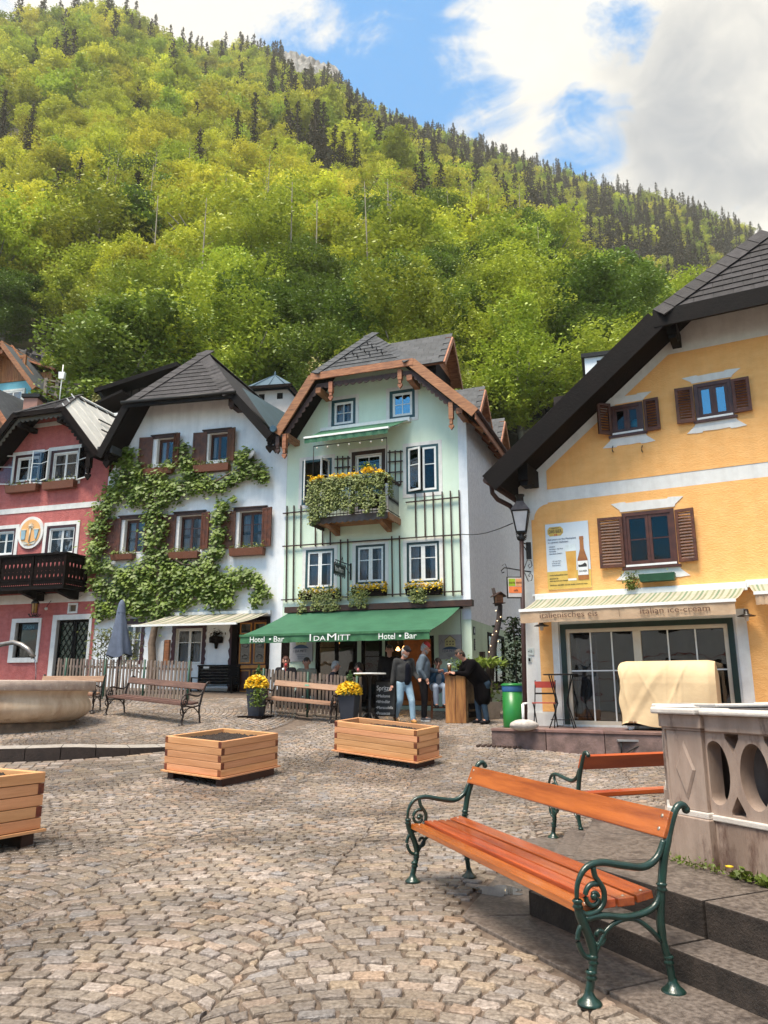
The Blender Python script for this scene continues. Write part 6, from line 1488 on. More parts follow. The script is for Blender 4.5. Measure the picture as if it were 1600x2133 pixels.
P = np.array([tuple(p) for p in P]); leafy('foliage', P, .135, mLeafA, vine, 4, .25, .62, normals=np.tile([0, -1, .45], (len(P), 1)))

# ---------------------------------------------------------------- picket fences
mPick = M('grey_picket', (.22, .165, .135), (.12, .09, .072), .8, 7, .4, 40, (6, 6, .7), rand=.22)
mPostG = M('green_post', (.01, .07, .04), (.008, .045, .03), .5)
def fence(label, a, b, h, n, posts, seed, pw=.055, round_=True):
    a, b = Vector(a), Vector(b); d = b - a; L_ = math.hypot(d.x, d.y); t = thing('picket_fence', label, 'fence', a, atan2(d.y, d.x)); rs = random.Random(seed)
    me = MB().prism([(-pw / 2, .07), (pw / 2, .07), (pw / 2, h - .02), (pw * .3, h), (-pw * .3, h), (-pw / 2, h - .02)], -.011, .011).mesh('picket', mPick)
    for i in range(n):
        x = L_ * (i + .5) / n; ob('picket', me, t, (x, -.03, d.z * x / L_ + rs.uniform(-.012, .012)), (0, rs.uniform(-.015, .015), 0))
    for z in (.22, h - .2): MB().beam((0, 0, z), (L_, 0, z + d.z), .03, .06).build('rail', mPick, t)
    for f in posts: MB().tube([(L_ * f, -.055, -.1 + d.z * f), (L_ * f, -.055, h + .02 + d.z * f)], .026, 8).build('post', mPostG, t)
    return t
fl, frr = at(112, 1462, 20.6), at(397, 1460, 19.3)
fl.z = gz(fl.x, fl.y) - .02; frr.z = gz(frr.x, frr.y) - .0
fence('long grey picket fence with green posts in front of the white house', fl, frr, 1.02, 40, (.08, .38, .67, .985), 2)
fl, frr = at(546, 1498, 17.95), at(755, 1500, 17.55); fl.z = gz(fl.x, fl.y); frr.z = gz(frr.x, frr.y)
fence('short grey picket fence closing the hotel terrace behind the bench', fl, frr, .97, 27, (.005, .46, .95), 5)

# ---------------------------------------------------------------- steps and dark bench at the white house
mConc = M('old_concrete', (.3, .25, .21), (.19, .155, .13), .8, 4, .4, 40)
st_ = thing('door_steps', 'two low stone steps below the door of the white house', 'steps', FW.w(FW.pt(470, 1450, .7)[0], -.75, .0), -FW.ph)
MB().box(-1.3, 1.15, -.35, .75, -.3, .04).build('tread', mConc, st_, (0, 0, .03)); MB().box(-1.1, 1.35, -.75, -.352, -.4, -.12).build('tread', mConc, st_, (0, 0, .03))
xa, xb = FW.pt(392, 1440, .5)[0], FW.pt(483, 1440, .5)[0]
db = thing('slatted_bench', 'black slatted bench with arched back against the white house wall', 'bench', FW.w(xa, -.5, .07), -FW.ph); L_ = xb - xa
for i in range(6): MB().box(.04, L_ - .04, .44 - i * .0, .465, .46 + i * .085, .53 + i * .085).build('back_slat', mBlackw, db)
for i in range(4): MB().box(.03, L_ - .03, .02 + i * .1, .1 + i * .1, .40, .425).build('seat_slat', mBlackw, db)
for x in (.02, L_ - .06):
    for y, h in ((.03, .62), (.46, 1.0)): MB().box(x, x + .045, y, y + .045, 0, h).build('leg', mBlackw, db)
    MB().box(x, x + .045, .0, .5, .62, .65).build('armrest', mBlackw, db)
MB().box(.0, L_, .43, .47, .96, 1.0).build('top_rail', mBlackw, db); MB().box(.2, .38, .425, .432, .9, .955).build('plaque', mPaint, db)

# ---------------------------------------------------------------- umbrella, shrubs, wall pieces of the white house
mUmb = M('umbrella_cloth', (.1, .125, .185), (.07, .09, .135), .8, 5, .3, 20)
up = at(240, 1470, 20.1); up.z = gz(up.x, up.y); um = thing('closed_umbrella', 'folded grey blue umbrella standing behind the picket fence', 'umbrella', up)
zt_ = at(243, 1250, 20.1).z - up.z; zb_ = at(243, 1366, 20.1).z - up.z
mb = MB(); n = 18; rows = 12; k0 = 0
for j in range(rows + 1):
    f = j / rows; z = zb_ + (zt_ - zb_ - .12) * f; R_ = .2 * (1 - f) ** .8 + .065
    for i in range(n):
        a = 2 * pi * i / n; r = R_ * (1 + (.30 * (1 - f) + .05) * cos(a * 6 + f * 1.5)); mb.v.append((r * cos(a) - .05 * f, r * sin(a), z - (.06 * sin(a * 3) if j == 0 else 0)))
for j in range(rows):
    for i in range(n): i2 = (i + 1) % n; mb.f.append([j * n + i, j * n + i2, (j + 1) * n + i2, (j + 1) * n + i]); mb.m.append(0); mb.sm.append(True)
mb.build('canopy', mUmb, um); MB().lathe([(.12, zt_ - .34), (.1, zt_ - .2), (.07, zt_ - .06), (.03, zt_ - .0), (0, zt_ + .01)], 14, (-.04, 0)).build('cap', mUmb, um); MB().tube([(0, 0, 0), (0, 0, zb_ + .3)], .024, 8).build('pole', mIron, um); MB().box(-.25, .25, -.25, .25, 0, .06).build('foot', mConc, um)
mOle = M('oleander_leaf', (.2, .22, .07), (.09, .11, .03), .5, 5, transl=.3, rand=.1)
for (px, Y, w, h, n_, lab) in ((205, 20.7, .42, 1.85, 420, 'pale leaved oleander shrub left of the folded umbrella'), (262, 20.9, .3, 1.75, 260, 'oleander shrub right of the folded umbrella, partly behind it')):
    p = at(px, 1460, Y); p.z = gz(p.x, p.y); t = thing('oleander_shrub', lab, 'shrub', p); rs = np.random.RandomState(px); q_ = np.stack([rs.normal(0, w * .55, n_), rs.normal(0, w * .4, n_), h * (.35 + .62 * rs.rand(n_) ** .7)], 1)
    V, F = leaves(q_, .17, rs, .6, .22); ob('foliage', np_mesh('foliage', V, F, mOle), t)
    for i in range(5): a = rs.uniform(-1, 1); MB().tube([(a * .08, 0, 0), (a * w * .4, a * .1, h * .5), (a * w * .8, 0, h * .9)], [.014, .01, .005], 5).build('stem', mTrunk, t)
def wall_thing(name, label, cat, F, root, px, py, out=.0, group=None):
    x, z = F.pt(px, py, out); return thing(name, label, cat, F.w(x, -out, 0) + Vector((0, 0, z + root.location.z - F.z0 * 1 if False else z + root.location.z)) - Vector((0, 0, F.w(x, 0, 0).z)), -F.ph, group)
t = wall_thing('menu_box', 'narrow wooden menu case with glass on the white house wall', 'menu case', FW, white, 345, 1385); MB().box(-.04, .12, -.08, 0, 0, .72).build('case', mOrangew, t); MB().box(-.13, -.04, -.1, 0, 0, .7).build('pane', M('pale_glass', (.5, .52, .55), rough=.2), t)
t = wall_thing('wall_basket', 'dark wicker wall basket with dried flowers beside the door', 'basket', FW, white, 451, 1330, .05); MB().lathe([(0, -.3), (.04, -.28), (.06, -.14), (.2, -.12), (.21, .02), (.16, .06), (0, .06)], 14).build('basket', mDark, t)
rs = np.random.RandomState(3); leafy('dried_flowers', rs.normal(0, 1, (90, 3)) * [.1, .06, .06] + [0, -.02, .12], .09, mDark, t, 3)
t = wall_thing('satellite_dish', 'small grey satellite dish on the white house among the leaves', 'satellite dish', FW, white, 523, 946, .25); MB().lathe([(0, .03), (.1, .02), (.17, 0), (.165, -.012), (.1, .008), (0, .018)], 20).build('dish', M('dish_grey', (.35, .36, .37)), t, (0, 0, 0), (1.2, 0, -.5)); MB().tube([(0, .25, -.1), (0, .03, 0)], .015, 6).build('arm', mIron, t)

# ---------------------------------------------------------------- flower boxes
mBasket = M('wicker_box', (.22, .07, .03), (.1, .03, .012), .6, 5, .6, 18, (30, 1, 4)); mGreenB = M('box_green', (.02, .1, .05), (.014, .07, .035), .6)
mRedF = M('red_petal', (.35, .03, .03), transl=.1)
def flowerbox(label, F, root, x0, x1, y0, y1, mat, leaf, fl=None, n=220, hang=0., out=.16, seed=1, group=None, size=.07, lh=.12, trail=None):
    xa, xb = F.pt(x0, (y0 + y1) / 2, out)[0], F.pt(x1, (y0 + y1) / 2, out)[0]; za, zb = F.pt((x0 + x1) / 2, y1, out)[1], F.pt((x0 + x1) / 2, y0, out)[1]; L_ = xb - xa
    t = thing('flower_box', label, 'flower box', F.w(xa, -.04, 0) * 1, -F.ph, group); t.location.z = root.location.z + za; h = zb - za
    MB().hexa([(.02, -.19, 0), (L_ - .02, -.19, 0), (L_ - .02, 0, 0), (.02, 0, 0)], [(0, -.22, h), (L_, -.22, h), (L_, 0, h), (0, 0, h)]).build('box', mat, t)
    rs = np.random.RandomState(seed); P = np.stack([rs.uniform(-.02, L_ + .02, n), rs.normal(-.11, .06, n), h + np.abs(rs.normal(.03, lh * .6, n))], 1); leafy('leaves', P, size, leaf, t, seed)
    if hang:
        m_ = int(n * 2.2); c = rs.uniform(0, L_, 9) if trail is None else np.array(trail) * L_; k = rs.randint(len(c), size=m_); L2 = hang * (.6 + .4 * rs.rand(len(c)))
        d = rs.rand(m_) ** .8; P = np.stack([c[k] + rs.normal(0, .07, m_) * (1.1 - d * .5), -.2 - np.abs(rs.normal(0, .05, m_)), h - d * L2[k]], 1); leafy('trailing_leaves', P, size * .8, leaf, t, seed + 1, .1, .6, normals=np.tile([0, -1, .3], (m_, 1)))
    if fl is not None:
        f, kx = fl; m_ = int(f); xs_ = np.clip(rs.normal(kx, .35, m_), 0, 1) if kx else rs.rand(m_); P = np.stack([L_ * xs_, rs.normal(-.16, .07, m_), h + rs.normal(.05, lh * .6, m_)], 1); leafy('blossoms', P, .062, mYFlow if mat is not mBasket else mRedF, t, seed + 2, .6, .9)
    return t
GR = 'wicker flower boxes below the windows'
flowerbox('wicker flower box below the left upper window of the red house', FR, red, 14, 78, 1011, 1025, mBasket, mLeafB, (14, 0), 160, seed=1, group=GR)
flowerbox('wicker flower box below the right upper window of the red house', FR, red, 91, 156, 1003, 1018, mBasket, mLeafB, None, 160, seed=2, group=GR)
flowerbox('wicker flower box below the right upper window of the white house', FW, white, 405, 478, 968, 982, mBasket, mLeafB, None, 200, seed=3, group=GR)
flowerbox('wicker flower box below the left upper window of the white house, half covered by leaves', FW, white, 300, 360, 976, 988, mBasket, mLeafB, None, 140, seed=4, group=GR)
flowerbox('wicker flower box below the left middle window of the white house', FW, white, 233, 279, 1155, 1166, mBasket, mLeafB, None, 140, seed=5, group=GR)
flowerbox('wicker flower box below the central middle window of the white house', FW, white, 354, 414, 1150, 1164, mBasket, mLeafB, None, 150, seed=6, group=GR)
flowerbox('wicker flower box below the right middle window of the white house', FW, white, 479, 550, 1142, 1157, mBasket, mLeafB, None, 160, seed=7, group=GR)
GY = 'yellow flower boxes below the first-floor windows'
flowerbox('flower box with few yellow flowers and long green trailers, leftmost on the mint house', FM, mint, 622, 705, 1236, 1248, mDark, mLeafB, (120, 0), 420, .62, .2, 11, GY, .07, .12)
flowerbox('flower box of dense yellow flowers in the middle of the mint house', FM, mint, 733, 803, 1228, 1241, mDark, mLeafB, (330, .65), 260, .55, .2, 12, GY, .07, .12, [.02, .15, .25, .33, .42])
flowerbox('flower box of dense yellow flowers with one green trailer, rightmost on the mint house', FM, mint, 845, 919, 1225, 1239, mDark, mLeafB, (340, .5), 220, .55, .2, 13, GY, .07, .12, [.25, .38, .48])
flowerbox('dark green flower box with a single trailing plant on the yellow house', FY, yel, 1333, 1408, 1196, 1211, mGreenB, mLeafB, None, 3, 0, .1, 14)
p_ = FY.pt(1315, 1195, .14); t = thing('trailing_plant', 'ivy like plant hanging down left of the green box on the yellow house', 'plant', FY.w(p_[0], -.14, 0) + Vector((0, 0, yel.location.z + p_[1] - FY.z0)), -FY.ph)
rs = np.random.RandomState(2); n = 420; d = rs.rand(n) ** .7; P = np.stack([rs.normal(0, .075, n) * (1.2 - .5 * d), rs.normal(0, .06, n), -.36 * d + .05], 1); leafy('foliage', P, .05, mLeafB, t, 2); MB().tube([(0, 0, .04), (.02, -.02, -.3)], .006, 5).build('stem', mTrunk, t)

# ---------------------------------------------------------------- mint balcony with iron railing and curtain of flowers
bo = .95; xa = FM.pt(646, 1085, bo)[0]; xb = FM.pt(808, 1070, bo)[0]; zb = FM.pt(808, 1066, bo)[1]; zt = FM.pt(808, 993, bo)[1]
bl = MB().box(xa, xb, -bo, 0, zb - .08, zb - .02).build('balcony', mOrangew, mint)
mGreyW = M('grey_board', (.12, .1, .1), (.06, .05, .05), .7, 5)
def wavy(n, L_, h): return [(0, h), (0, 0)] + [(L_ * i / (n * 4), -.035 * abs(sin(pi * i / 4))) for i in range(1, n * 4)] + [(L_, 0), (L_, h)]
shape([wavy(14, xb - xa, .16)], .03, 'scalloped_board', mGreyW, bl, (xa, -bo - .02, zb - .16)); shape([wavy(6, bo, .16)], .03, 'scalloped_board', mOrangew, bl, (xb + .02, -bo, zb - .16), (0, 0, pi / 2)); shape([wavy(6, bo, .16)], .03, 'scalloped_board', mGreyW, bl, (xa - .02, -bo, zb - .16), (0, 0, pi / 2))
for x in (xa + .42, xb - .3): MB().prism([(0, 0), (bo - .1, 0), (bo - .16, -.1), (.0, -.26)], -.07, .07).build('bracket', mOrangew, bl, (x, 0, zb - .085), (0, 0, -pi / 2))
for (p, q_) in (((xa, -bo, zt), (xb, -bo, zt)), ((xb, -bo, zt), (xb, 0, zt)), ((xa, -bo, zt), (xa, 0, zt))): MB().beam(p, q_, .06, .05).build('handrail', mBrown, bl); MB().beam((p[0], p[1], zb + .06), (q_[0], q_[1], zb + .06), .02, .02).build('lower_rail', mIron, bl)
bm_ = MB().tube([(0, 0, 0), (0, 0, .25 * (zt - zb)), (0, 0, zt - zb)], .008, 5).tube([(.0, 0, .3 * (zt - zb)), (.035, 0, .42 * (zt - zb)), (0, 0, .54 * (zt - zb)), (-.035, 0, .42 * (zt - zb)), (0, 0, .3 * (zt - zb))], .006, 4).mesh('baluster', mIron)
x = xa + .06
while x < xb - .03: ob('baluster', bm_, bl, (x, -bo, zb)); x += .105
y = -bo + .08
while y < -.05: ob('baluster', bm_, bl, (xb, y, zb), (0, 0, pi / 2)); ob('baluster', bm_, bl, (xa, y, zb), (0, 0, pi / 2)); y += .095
fz_ = FM.pt(652, 930, bo)[1]; f2 = FM.pt(803, 912, bo)[1]
fr_ = MB().tube([(xa + .06, -bo, zt), (xa + .06, -bo, fz_), (xb - .03, -bo, f2), (xb - .03, -bo, zt)], .018, 6).build('awning_post', mIron, bl)
mBulb = M('bulb', (.8, .75, .65), rough=.3)
for i in range(7): f = (i + .5) / 7; MB().ball((xa + (xb - xa) * f, -bo, fz_ + (f2 - fz_) * f - .06), .028, 8, 5).build('light_bulb', mBulb, fr_)
bfx = thing('balcony_flowers', 'cascade of green trailing plants with yellow blossoms over the mint house balcony', 'flowers', FM.w(xa, -bo - .1, 0) + Vector((0, 0, mint.location.z + zt - FM.z0 - .0)), -FM.ph)
MB().box(.0, xb - xa, -.06, .08, -.18, -.02).build('box', mDark, bfx)
rs = np.random.RandomState(6); Lb = xb - xa; P = []
for i in range(15):
    c = Lb * (i + .5) / 15 + rs.uniform(-.05, .05); hgt = (1.35 if i < 3 else 1.12) * rs.uniform(.72, 1.12) if i not in (9, 13) else .45; n = 560; d = rs.rand(n) ** .85
    P.append(np.stack([c + rs.normal(0, .075, n) * (1.15 - .5 * d) + .03 * np.sin(d * 9 + i), -.06 - np.abs(rs.normal(0, .07, n)), .08 - d * hgt], 1))
P = np.concatenate(P); leafy('foliage', P, .065, mLeafB, bfx, 3, .1, .6, normals=np.tile([0, -1, .35], (len(P), 1)))
n = 260; d = rs.rand(n); P = np.stack([Lb + .06 + rs.normal(0, .03, n), rs.uniform(-.05, .3, n), .05 - d * .6], 1); leafy('side_foliage', P, .06, mLeafB, bfx, 4)
P = []
for (f, s_, n) in ((.05, .05, 50), (.16, .08, 110), (.45, .12, 110), (.62, .06, 70), (.78, .09, 170), (.93, .08, 120), (.35, .1, 40)): P.append(np.stack([Lb * f + rs.normal(0, s_ * .9, n), rs.normal(-.07, .06, n), .1 + rs.normal(0, .045, n) + (.08 if abs(f - .78) < .02 else 0)], 1))
leafy('blossoms', np.concatenate(P), .07, mYFlow, bfx, 5, .6, .9)
n = 90; leafy('fern_tuft', np.stack([Lb * .75 + rs.normal(0, .12, n), rs.normal(0, .05, n), .27 + np.abs(rs.normal(0, .07, n))], 1), .08, mLeafA, bfx, 9)

# ---------------------------------------------------------------- hanging hotel sign on its iron arm
x, z = FM.pt(731, 1190, .0); sg = thing('hanging_sign', 'wrought iron hanging sign lettered I DA MITT on the mint house', 'sign', FM.w(x, 0, 0) + Vector((0, 0, mint.location.z + z - FM.z0)), -FM.ph)
MB().box(-.02, .02, -.03, 0, -.25, .22).build('wall_plate', mIron, sg); MB().tube([(0, 0, .16), (0, -1.05, .16)], .014, 6).tube([(0, 0, -.1), (0, -.3, .02), (0, -.45, .15)], .01, 6).tube([(0, -.55, .16), (0, -.6, .3), (0, -.66, .2)], .01, 5).build('arm', mIron, sg)
pl_ = MB().box(-.012, .012, -1.12, -.42, -.2, .06).build('plate', M('sign_dark', (.03, .045, .04)), sg)
fr_ = MB(); fr_.tube([(0, -1.14, -.22), (0, -1.14, .08), (0, -.4, .08), (0, -.4, -.22), (0, -1.14, -.22)], .012, 6)
for i in range(6): y = -1.08 + i * .124; fr_.tube([(0, y, -.22), (0, y + .03, -.27), (0, y + .06, -.22)], .007, 4).tube([(0, y, .08), (0, y + .03, .13), (0, y + .06, .08)], .007, 4)
fr_.build('scroll_frame', mIron, sg)
for b_, y, s_ in (('I', -1.09, .2), ('DA', -1.03, .14), ('M', -.84, .2), ('ITT', -.7, .14)): text(b_, s_, mLetter, sg, (.014, y, -.14), (pi / 2, 0, pi / 2), xs=.82)
# notice boards, door plates
def board(label, F, root, px0, px1, py0, py1, out, seed=0):
    x0, x1, z0, z1 = F.rect(px0, px1, py0, py1, out); t = thing('notice_board', label, 'board', F.w(x0, -out, 0) + Vector((0, 0, root.location.z + z0 - F.z0)), -F.ph, 'hotel boards with a drawn house'); w, h = x1 - x0, z1 - z0
    MB().box(0, w, 0, .03, 0, h).build('panel', M('board_grey', (.42, .4, .43), (.34, .33, .36), .5), t)
    mb = MB(); cx = w / 2; mb.prism([(cx - .24 * w, .5 * h), (cx + .24 * w, .5 * h), (cx + .22 * w, .78 * h), (cx, .95 * h), (cx - .22 * w, .78 * h)], -.004, 0); mb.build('house_print', M('print_cream', (.62, .55, .27)), t)
    mb = MB()
    for i in range(3):
        for zz in (.57, .69): mb.box(cx + (i - 1) * .13 * w - .025 * w, cx + (i - 1) * .13 * w + .025 * w, -.007, -.004, zz * h, zz * h + .06 * h)
    mb.beam((cx - .25 * w, -.006, .77 * h), (cx, -.006, .96 * h), .012, .003, (0, 1, 0)).beam((cx + .25 * w, -.006, .77 * h), (cx, -.006, .96 * h), .012, .003, (0, 1, 0)); mb.build('window_print', M('print_brown', (.12, .07, .05)), t)
    mb = MB().prism([(cx - .36 * w, .40 * h)] + [(cx + .36 * w * s_, .40 * h + .12 * h * (1 - s_ * s_)) for s_ in (-.6, -.2, .2, .6)] + [(cx + .36 * w, .40 * h)], -.005, 0); mb.build('arc_print', M('print_blue', (.04, .08, .16)), t)
    text('I DA MITT', .085 * w * 1.8, M('print_navy', (.03, .05, .1)), t, (cx - .33 * w, -.006, .28 * h), xs=.85)
    mb = MB()
    for i in range(3): mb.box(cx - .2 * w + .03 * i, cx + .2 * w - .03 * i, -.005, 0, (.2 - .05 * i) * h, (.212 - .05 * i) * h)
    mb.tube([(.06 * w, -.004, .6 * h), (.14 * w, -.004, .8 * h), (.2 * w, -.004, .68 * h), (.26 * w, -.004, .72 * h)], .004, 4); mb.build('small_print', M('print_grey', (.12, .12, .15)), t); return t
board('grey hotel board with drawn house, left under the awning beside the windows', FM, mint, 604, 651, 1310, 1378, .03); board('grey hotel board with drawn house, right of the red cap behind the seated woman', FM, mint, 914, 962, 1322, 1373, .03)
for (y, z0, z1, w, lb, tx) in ((.16, 2.12, 2.33, .16, 'small black house number plate on the side wall of the mint house', '6'), (.2, 1.72, 2.02, .1, 'narrow dark menu plate below the house number', '')):
    t = thing('wall_plate', lb, 'sign', FM.w(.0, y, 0) + Vector((0, 0, mint.location.z + z0 - FM.z0)), -FM.ph); MB().box(.004, .02, 0, w, 0, z1 - z0).build('plate', mIron, t)
    if tx: text(tx, .17, mLetter, t, (.022, .03, .05), (pi / 2, 0, pi / 2))
    else:
        for i in range(4): MB().box(.021, .024, .02, w - .02, .03 + i * .065, .07 + i * .065).build('card', M('card_cream', (.4, .38, .3)), t)
# ---------------------------------------------------------------- terrace things: pots, high table, chalkboard, bar block, stool
mPotM = M('anthracite_pot', (.035, .04, .055), (.025, .028, .04), .45, 4)
def flowerpot(label, px, py, h, w, seed, spill):
    p = G(px, py); t = thing('flower_pot', label, 'flower pot', p, -.3, 'tall dark pots of yellow flowers'); a, b = w * .36, w * .5
    MB().hexa([(-a, -a, 0), (a, -a, 0), (a, a, 0), (-a, a, 0)], [(-b, -b, h), (b, -b, h), (b, b, h), (-b, b, h)]).build('pot', mPotM, t, bevel=.015); MB().box(-.3, .3, -.3, .3, -.03, .02).build('stand', mDark, t)
    rs = np.random.RandomState(seed); n = 520; d = rs.normal(size=(n, 3)); d /= np.linalg.norm(d, axis=1)[:, None]; d[:, 2] = np.abs(d[:, 2]); P = d * [w * .62, w * .6, .2] + [0, 0, h + .02]; leafy('leaves', P, .06, mLeafB, t, seed)
    n = 300; d = rs.normal(size=(n, 3)); d /= np.linalg.norm(d, axis=1)[:, None]; d[:, 2] = np.abs(d[:, 2]); P = d * [w * .72, w * .66, .27] + [0, 0, h + .03]; leafy('blossoms', P, .085, mYFlow, t, seed + 1, .5, .95)
    n = 420; z = rs.rand(n); P = np.stack([rs.normal(0, .085, n) * (1 - z), rs.normal(0, .085, n) * (1 - z) + .05, h + .12 + z * .42], 1); leafy('cypress', P, .05, M('cypress_green', (.06, .13, .03), (.03, .07, .015), .6), t, seed + 2)
    if spill: n = 300; z = rs.rand(n); P = np.stack([.14 + rs.normal(0, .08, n), -b - .02 - np.abs(rs.normal(0, .05, n)), h - z * .38], 1); leafy('trailing_leaves', P, .055, mLeafA, t, seed + 3)
flowerpot('tall dark pot of yellow pansies with trailing ivy, left end of the terrace bench', 533, 1493, .6, .36, 1, True); flowerpot('tall dark pot of yellow flowers with small cypress, right of the terrace bench', 727, 1505, .58, .4, 5, False)
p = G(770, 1508); t = thing('high_table', 'tall round bar table with white top and ornate black foot', 'table', p); h = at(770, 1402, p.y).z - p.z
MB().lathe([(0, h - .03), (.36, h - .03), (.37, h - .015), (.36, h), (0, h)], 28).build('table_top', mPaint, t); MB().lathe([(.06, 0), (.05, .15), (.035, .3), (.05, .34), (.03, .38), (.03, h - .1), (.05, h - .06), (.1, h - .03)], 12).build('column', mIron, t)
mb = MB()
for i in range(4): a = i * pi / 2 + .4; mb.tube([(0, 0, .22), (.12 * cos(a), .12 * sin(a), .2), (.22 * cos(a), .22 * sin(a), .08), (.3 * cos(a), .3 * sin(a), .03), (.34 * cos(a), .34 * sin(a), .05)], [.04, .04, .03, .025, .03], 7)
mb.build('claw_foot', mIron, t)
t2 = thing('tulip_vase', 'small vase with one pink tulip on the fence post by the high table', 'vase', at(744, 1413, 17.7)); MB().lathe([(0, -.06), (.03, -.06), (.035, 0), (.02, .05)], 10).build('vase', mPotM, t2); MB().tube([(0, 0, .02), (.02, 0, .16)], .006, 5).ball((.02, 0, .19), .028, 8, 6, 0, (1, 1, 1.5)).build('tulip', M('tulip_pink', (.5, .12, .12)), t2); leafy('leaves', np.random.RandomState(1).normal(0, .03, (14, 3)) + [0.01, 0, .09], .09, mLeafA, t2)
t2 = thing('tulip_vase', 'vase with a red and a white tulip on the left part of the terrace fence', 'vase', at(594, 1412, 17.95)); MB().lathe([(0, -.06), (.03, -.06), (.035, 0), (.02, .05)], 10).build('vase', mPotM, t2); MB().tube([(0, 0, .02), (.01, 0, .26)], .006, 5).ball((.01, 0, .29), .035, 8, 6, 0, (1, 1, 1.4)).build('tulip', M('tulip_red', (.4, .02, .02)), t2); MB().ball((-.05, 0, .19), .03, 8, 6, 0, (1, 1, 1.4)).build('tulip', mPaint, t2)
p = G(802, 1508); p.y -= .0; t = thing('chalkboard', 'black pavement chalkboard listing Spritzer drinks in white handwriting', 'chalkboard', p, -.25); hb = at(802, 1420, p.y).z - p.z; wb_ = .44
MB().box(-wb_, wb_ - .02 * 0, 0, .03, .2, hb).build('board', mBlackw, t, (.1, 0, 0), (-.06, 0, 0)) if 0 else MB().box(-wb_ / 2, wb_ / 2, 0, .03, .2, hb).build('board', M('chalk_black', (.014, .013, .013), (.02, .02, .02), .8), t, (0, 0, 0), (-.05, 0, 0))
mb = MB(); mb.box(-wb_ / 2 - .02, -wb_ / 2, -.01, .04, .05, hb + .03).box(wb_ / 2, wb_ / 2 + .02, -.01, .04, .05, hb + .03).box(-wb_ / 2, wb_ / 2, -.01, .04, hb, hb + .03).box(-wb_ / 2, wb_ / 2, -.01, .04, .17, .2); mb.tube([(-wb_ / 2 - .01, -.12, .0), (-wb_ / 2 - .01, 0, .07), (-wb_ / 2 - .01, .15, 0)], .012, 5).tube([(wb_ / 2 + .01, -.12, .0), (wb_ / 2 + .01, 0, .07), (wb_ / 2 + .01, .15, 0)], .012, 5); mb.build('frame', mBlackw, t, (0, 0, 0), (-.05, 0, 0))
chalk = M('chalk', (.75, .73, .7))
for i, (s_, b_) in enumerate(((.15, 'Spritzer'), (.095, '\u2022Melone'), (.095, '\u2022Wrindlör'), (.09, '\u2022Maracudella'), (.095, '\u2022Prosecco'))):
    o = text(b_, s_, chalk, t, (-wb_ / 2 + (.02 if i else .03), -.018 + .05 * (hb - .3) * 0, hb - .19 - i * .125 - (.03 if i else 0)), (pi / 2, 0, 0)); w = max(v.co.x for v in o.data.vertices); o.scale = ((wb_ - .05 if i in (0, 3) else wb_ - .12) / w, 1, 1)
mb = MB().tube([(-.02, -.02, hb - .215), (.06, -.02, hb - .205), (.16, -.02, hb - .185)], .004, 4).build('underline', chalk, t)
mBar = M('bar_timber', (.55, .27, .08), (.25, .1, .03), .6, 3, .4, 30, (5, 5, .6), rand=.12, spots=((.06, .025, .01), 4, .62)); mBarS = M('bar_side', (.3, .19, .09), (.06, .035, .02), .8, 3, .7, 16)
pa, pb = G(929, 1507), G(988, 1502); d = pb - pa; t = thing('timber_bar', 'rough timber standing bar with two drinkers, front boards golden, side dark', 'bar counter', pa, 0); hb = at(940, 1400, pa.y).z - pa.z
for i in range(2): MB().box(i * .235, i * .235 + .228, 0, .09, 0, hb - .05).build('front_board', mBar, t, bevel=.012)
MB().prism([(0, 0), (.92, 0), (.92, hb - .05), (0, hb - .05)], -.05, 0).build('side_board', mBarS, t, (.46, .09, 0), (0, 0, 1.15))
for k in (.12, .3): MB().box(.05, .85, -.08, -.052, k, k + .13).build('lower_board', mDark, t, (.46, .09, 0), (0, 0, 1.15))
MB().hexa([(-.06, -.05, hb - .05), (.5, -.05, hb - .05), (.95, .95, hb - .05), (.1, .95, hb - .05)], [(-.06, -.05, hb), (.5, -.05, hb), (.95, .95, hb), (.1, .95, hb)]).build('counter_top', mBrown, t)
bz = pa + Vector((.12, .2, hb)); g_ = thing('beer_glass', 'glass of dark beer standing on the timber bar', 'glass', bz); MB().lathe([(0, 0), (.035, 0), (.045, .16), (0, .16)], 12).build('beer', M('beer_amber', (.12, .05, .01), rough=.1), g_); MB().lathe([(0, .16), (.045, .16), (.046, .2), (0, .2)], 12).build('foam', mPaint, g_)
ph_ = thing('bar_plant', 'yellow green plant on the bar between woman and man in black', 'plant', at(958, 1382, 17.9)); leafy('leaves', np.random.RandomState(4).normal(0, 1, (120, 3)) * [.13, .1, .09], .08, mLeafA, ph_, 2); MB().lathe([(0, -.16), (.06, -.16), (.08, -.04)], 10).build('pot', mDark, ph_)
p = G(925, 1499); st2 = thing('bar_stool', 'wooden bar stool under the seated woman', 'stool', p + Vector((-.08, .35, 0)));
for sx in (-1, 1):
    for sy in (-1, 1): MB().beam((sx * .19, sy * .17, 0), (sx * .15, sy * .14, .72), .035, .035).build('leg', mOrangew, st2)
MB().box(-.19, .19, -.17, .17, .72, .76).build('seat', mBrown, st2); MB().box(-.17, .17, -.17, -.14, .25, .29).build('footrest', mOrangew, st2)
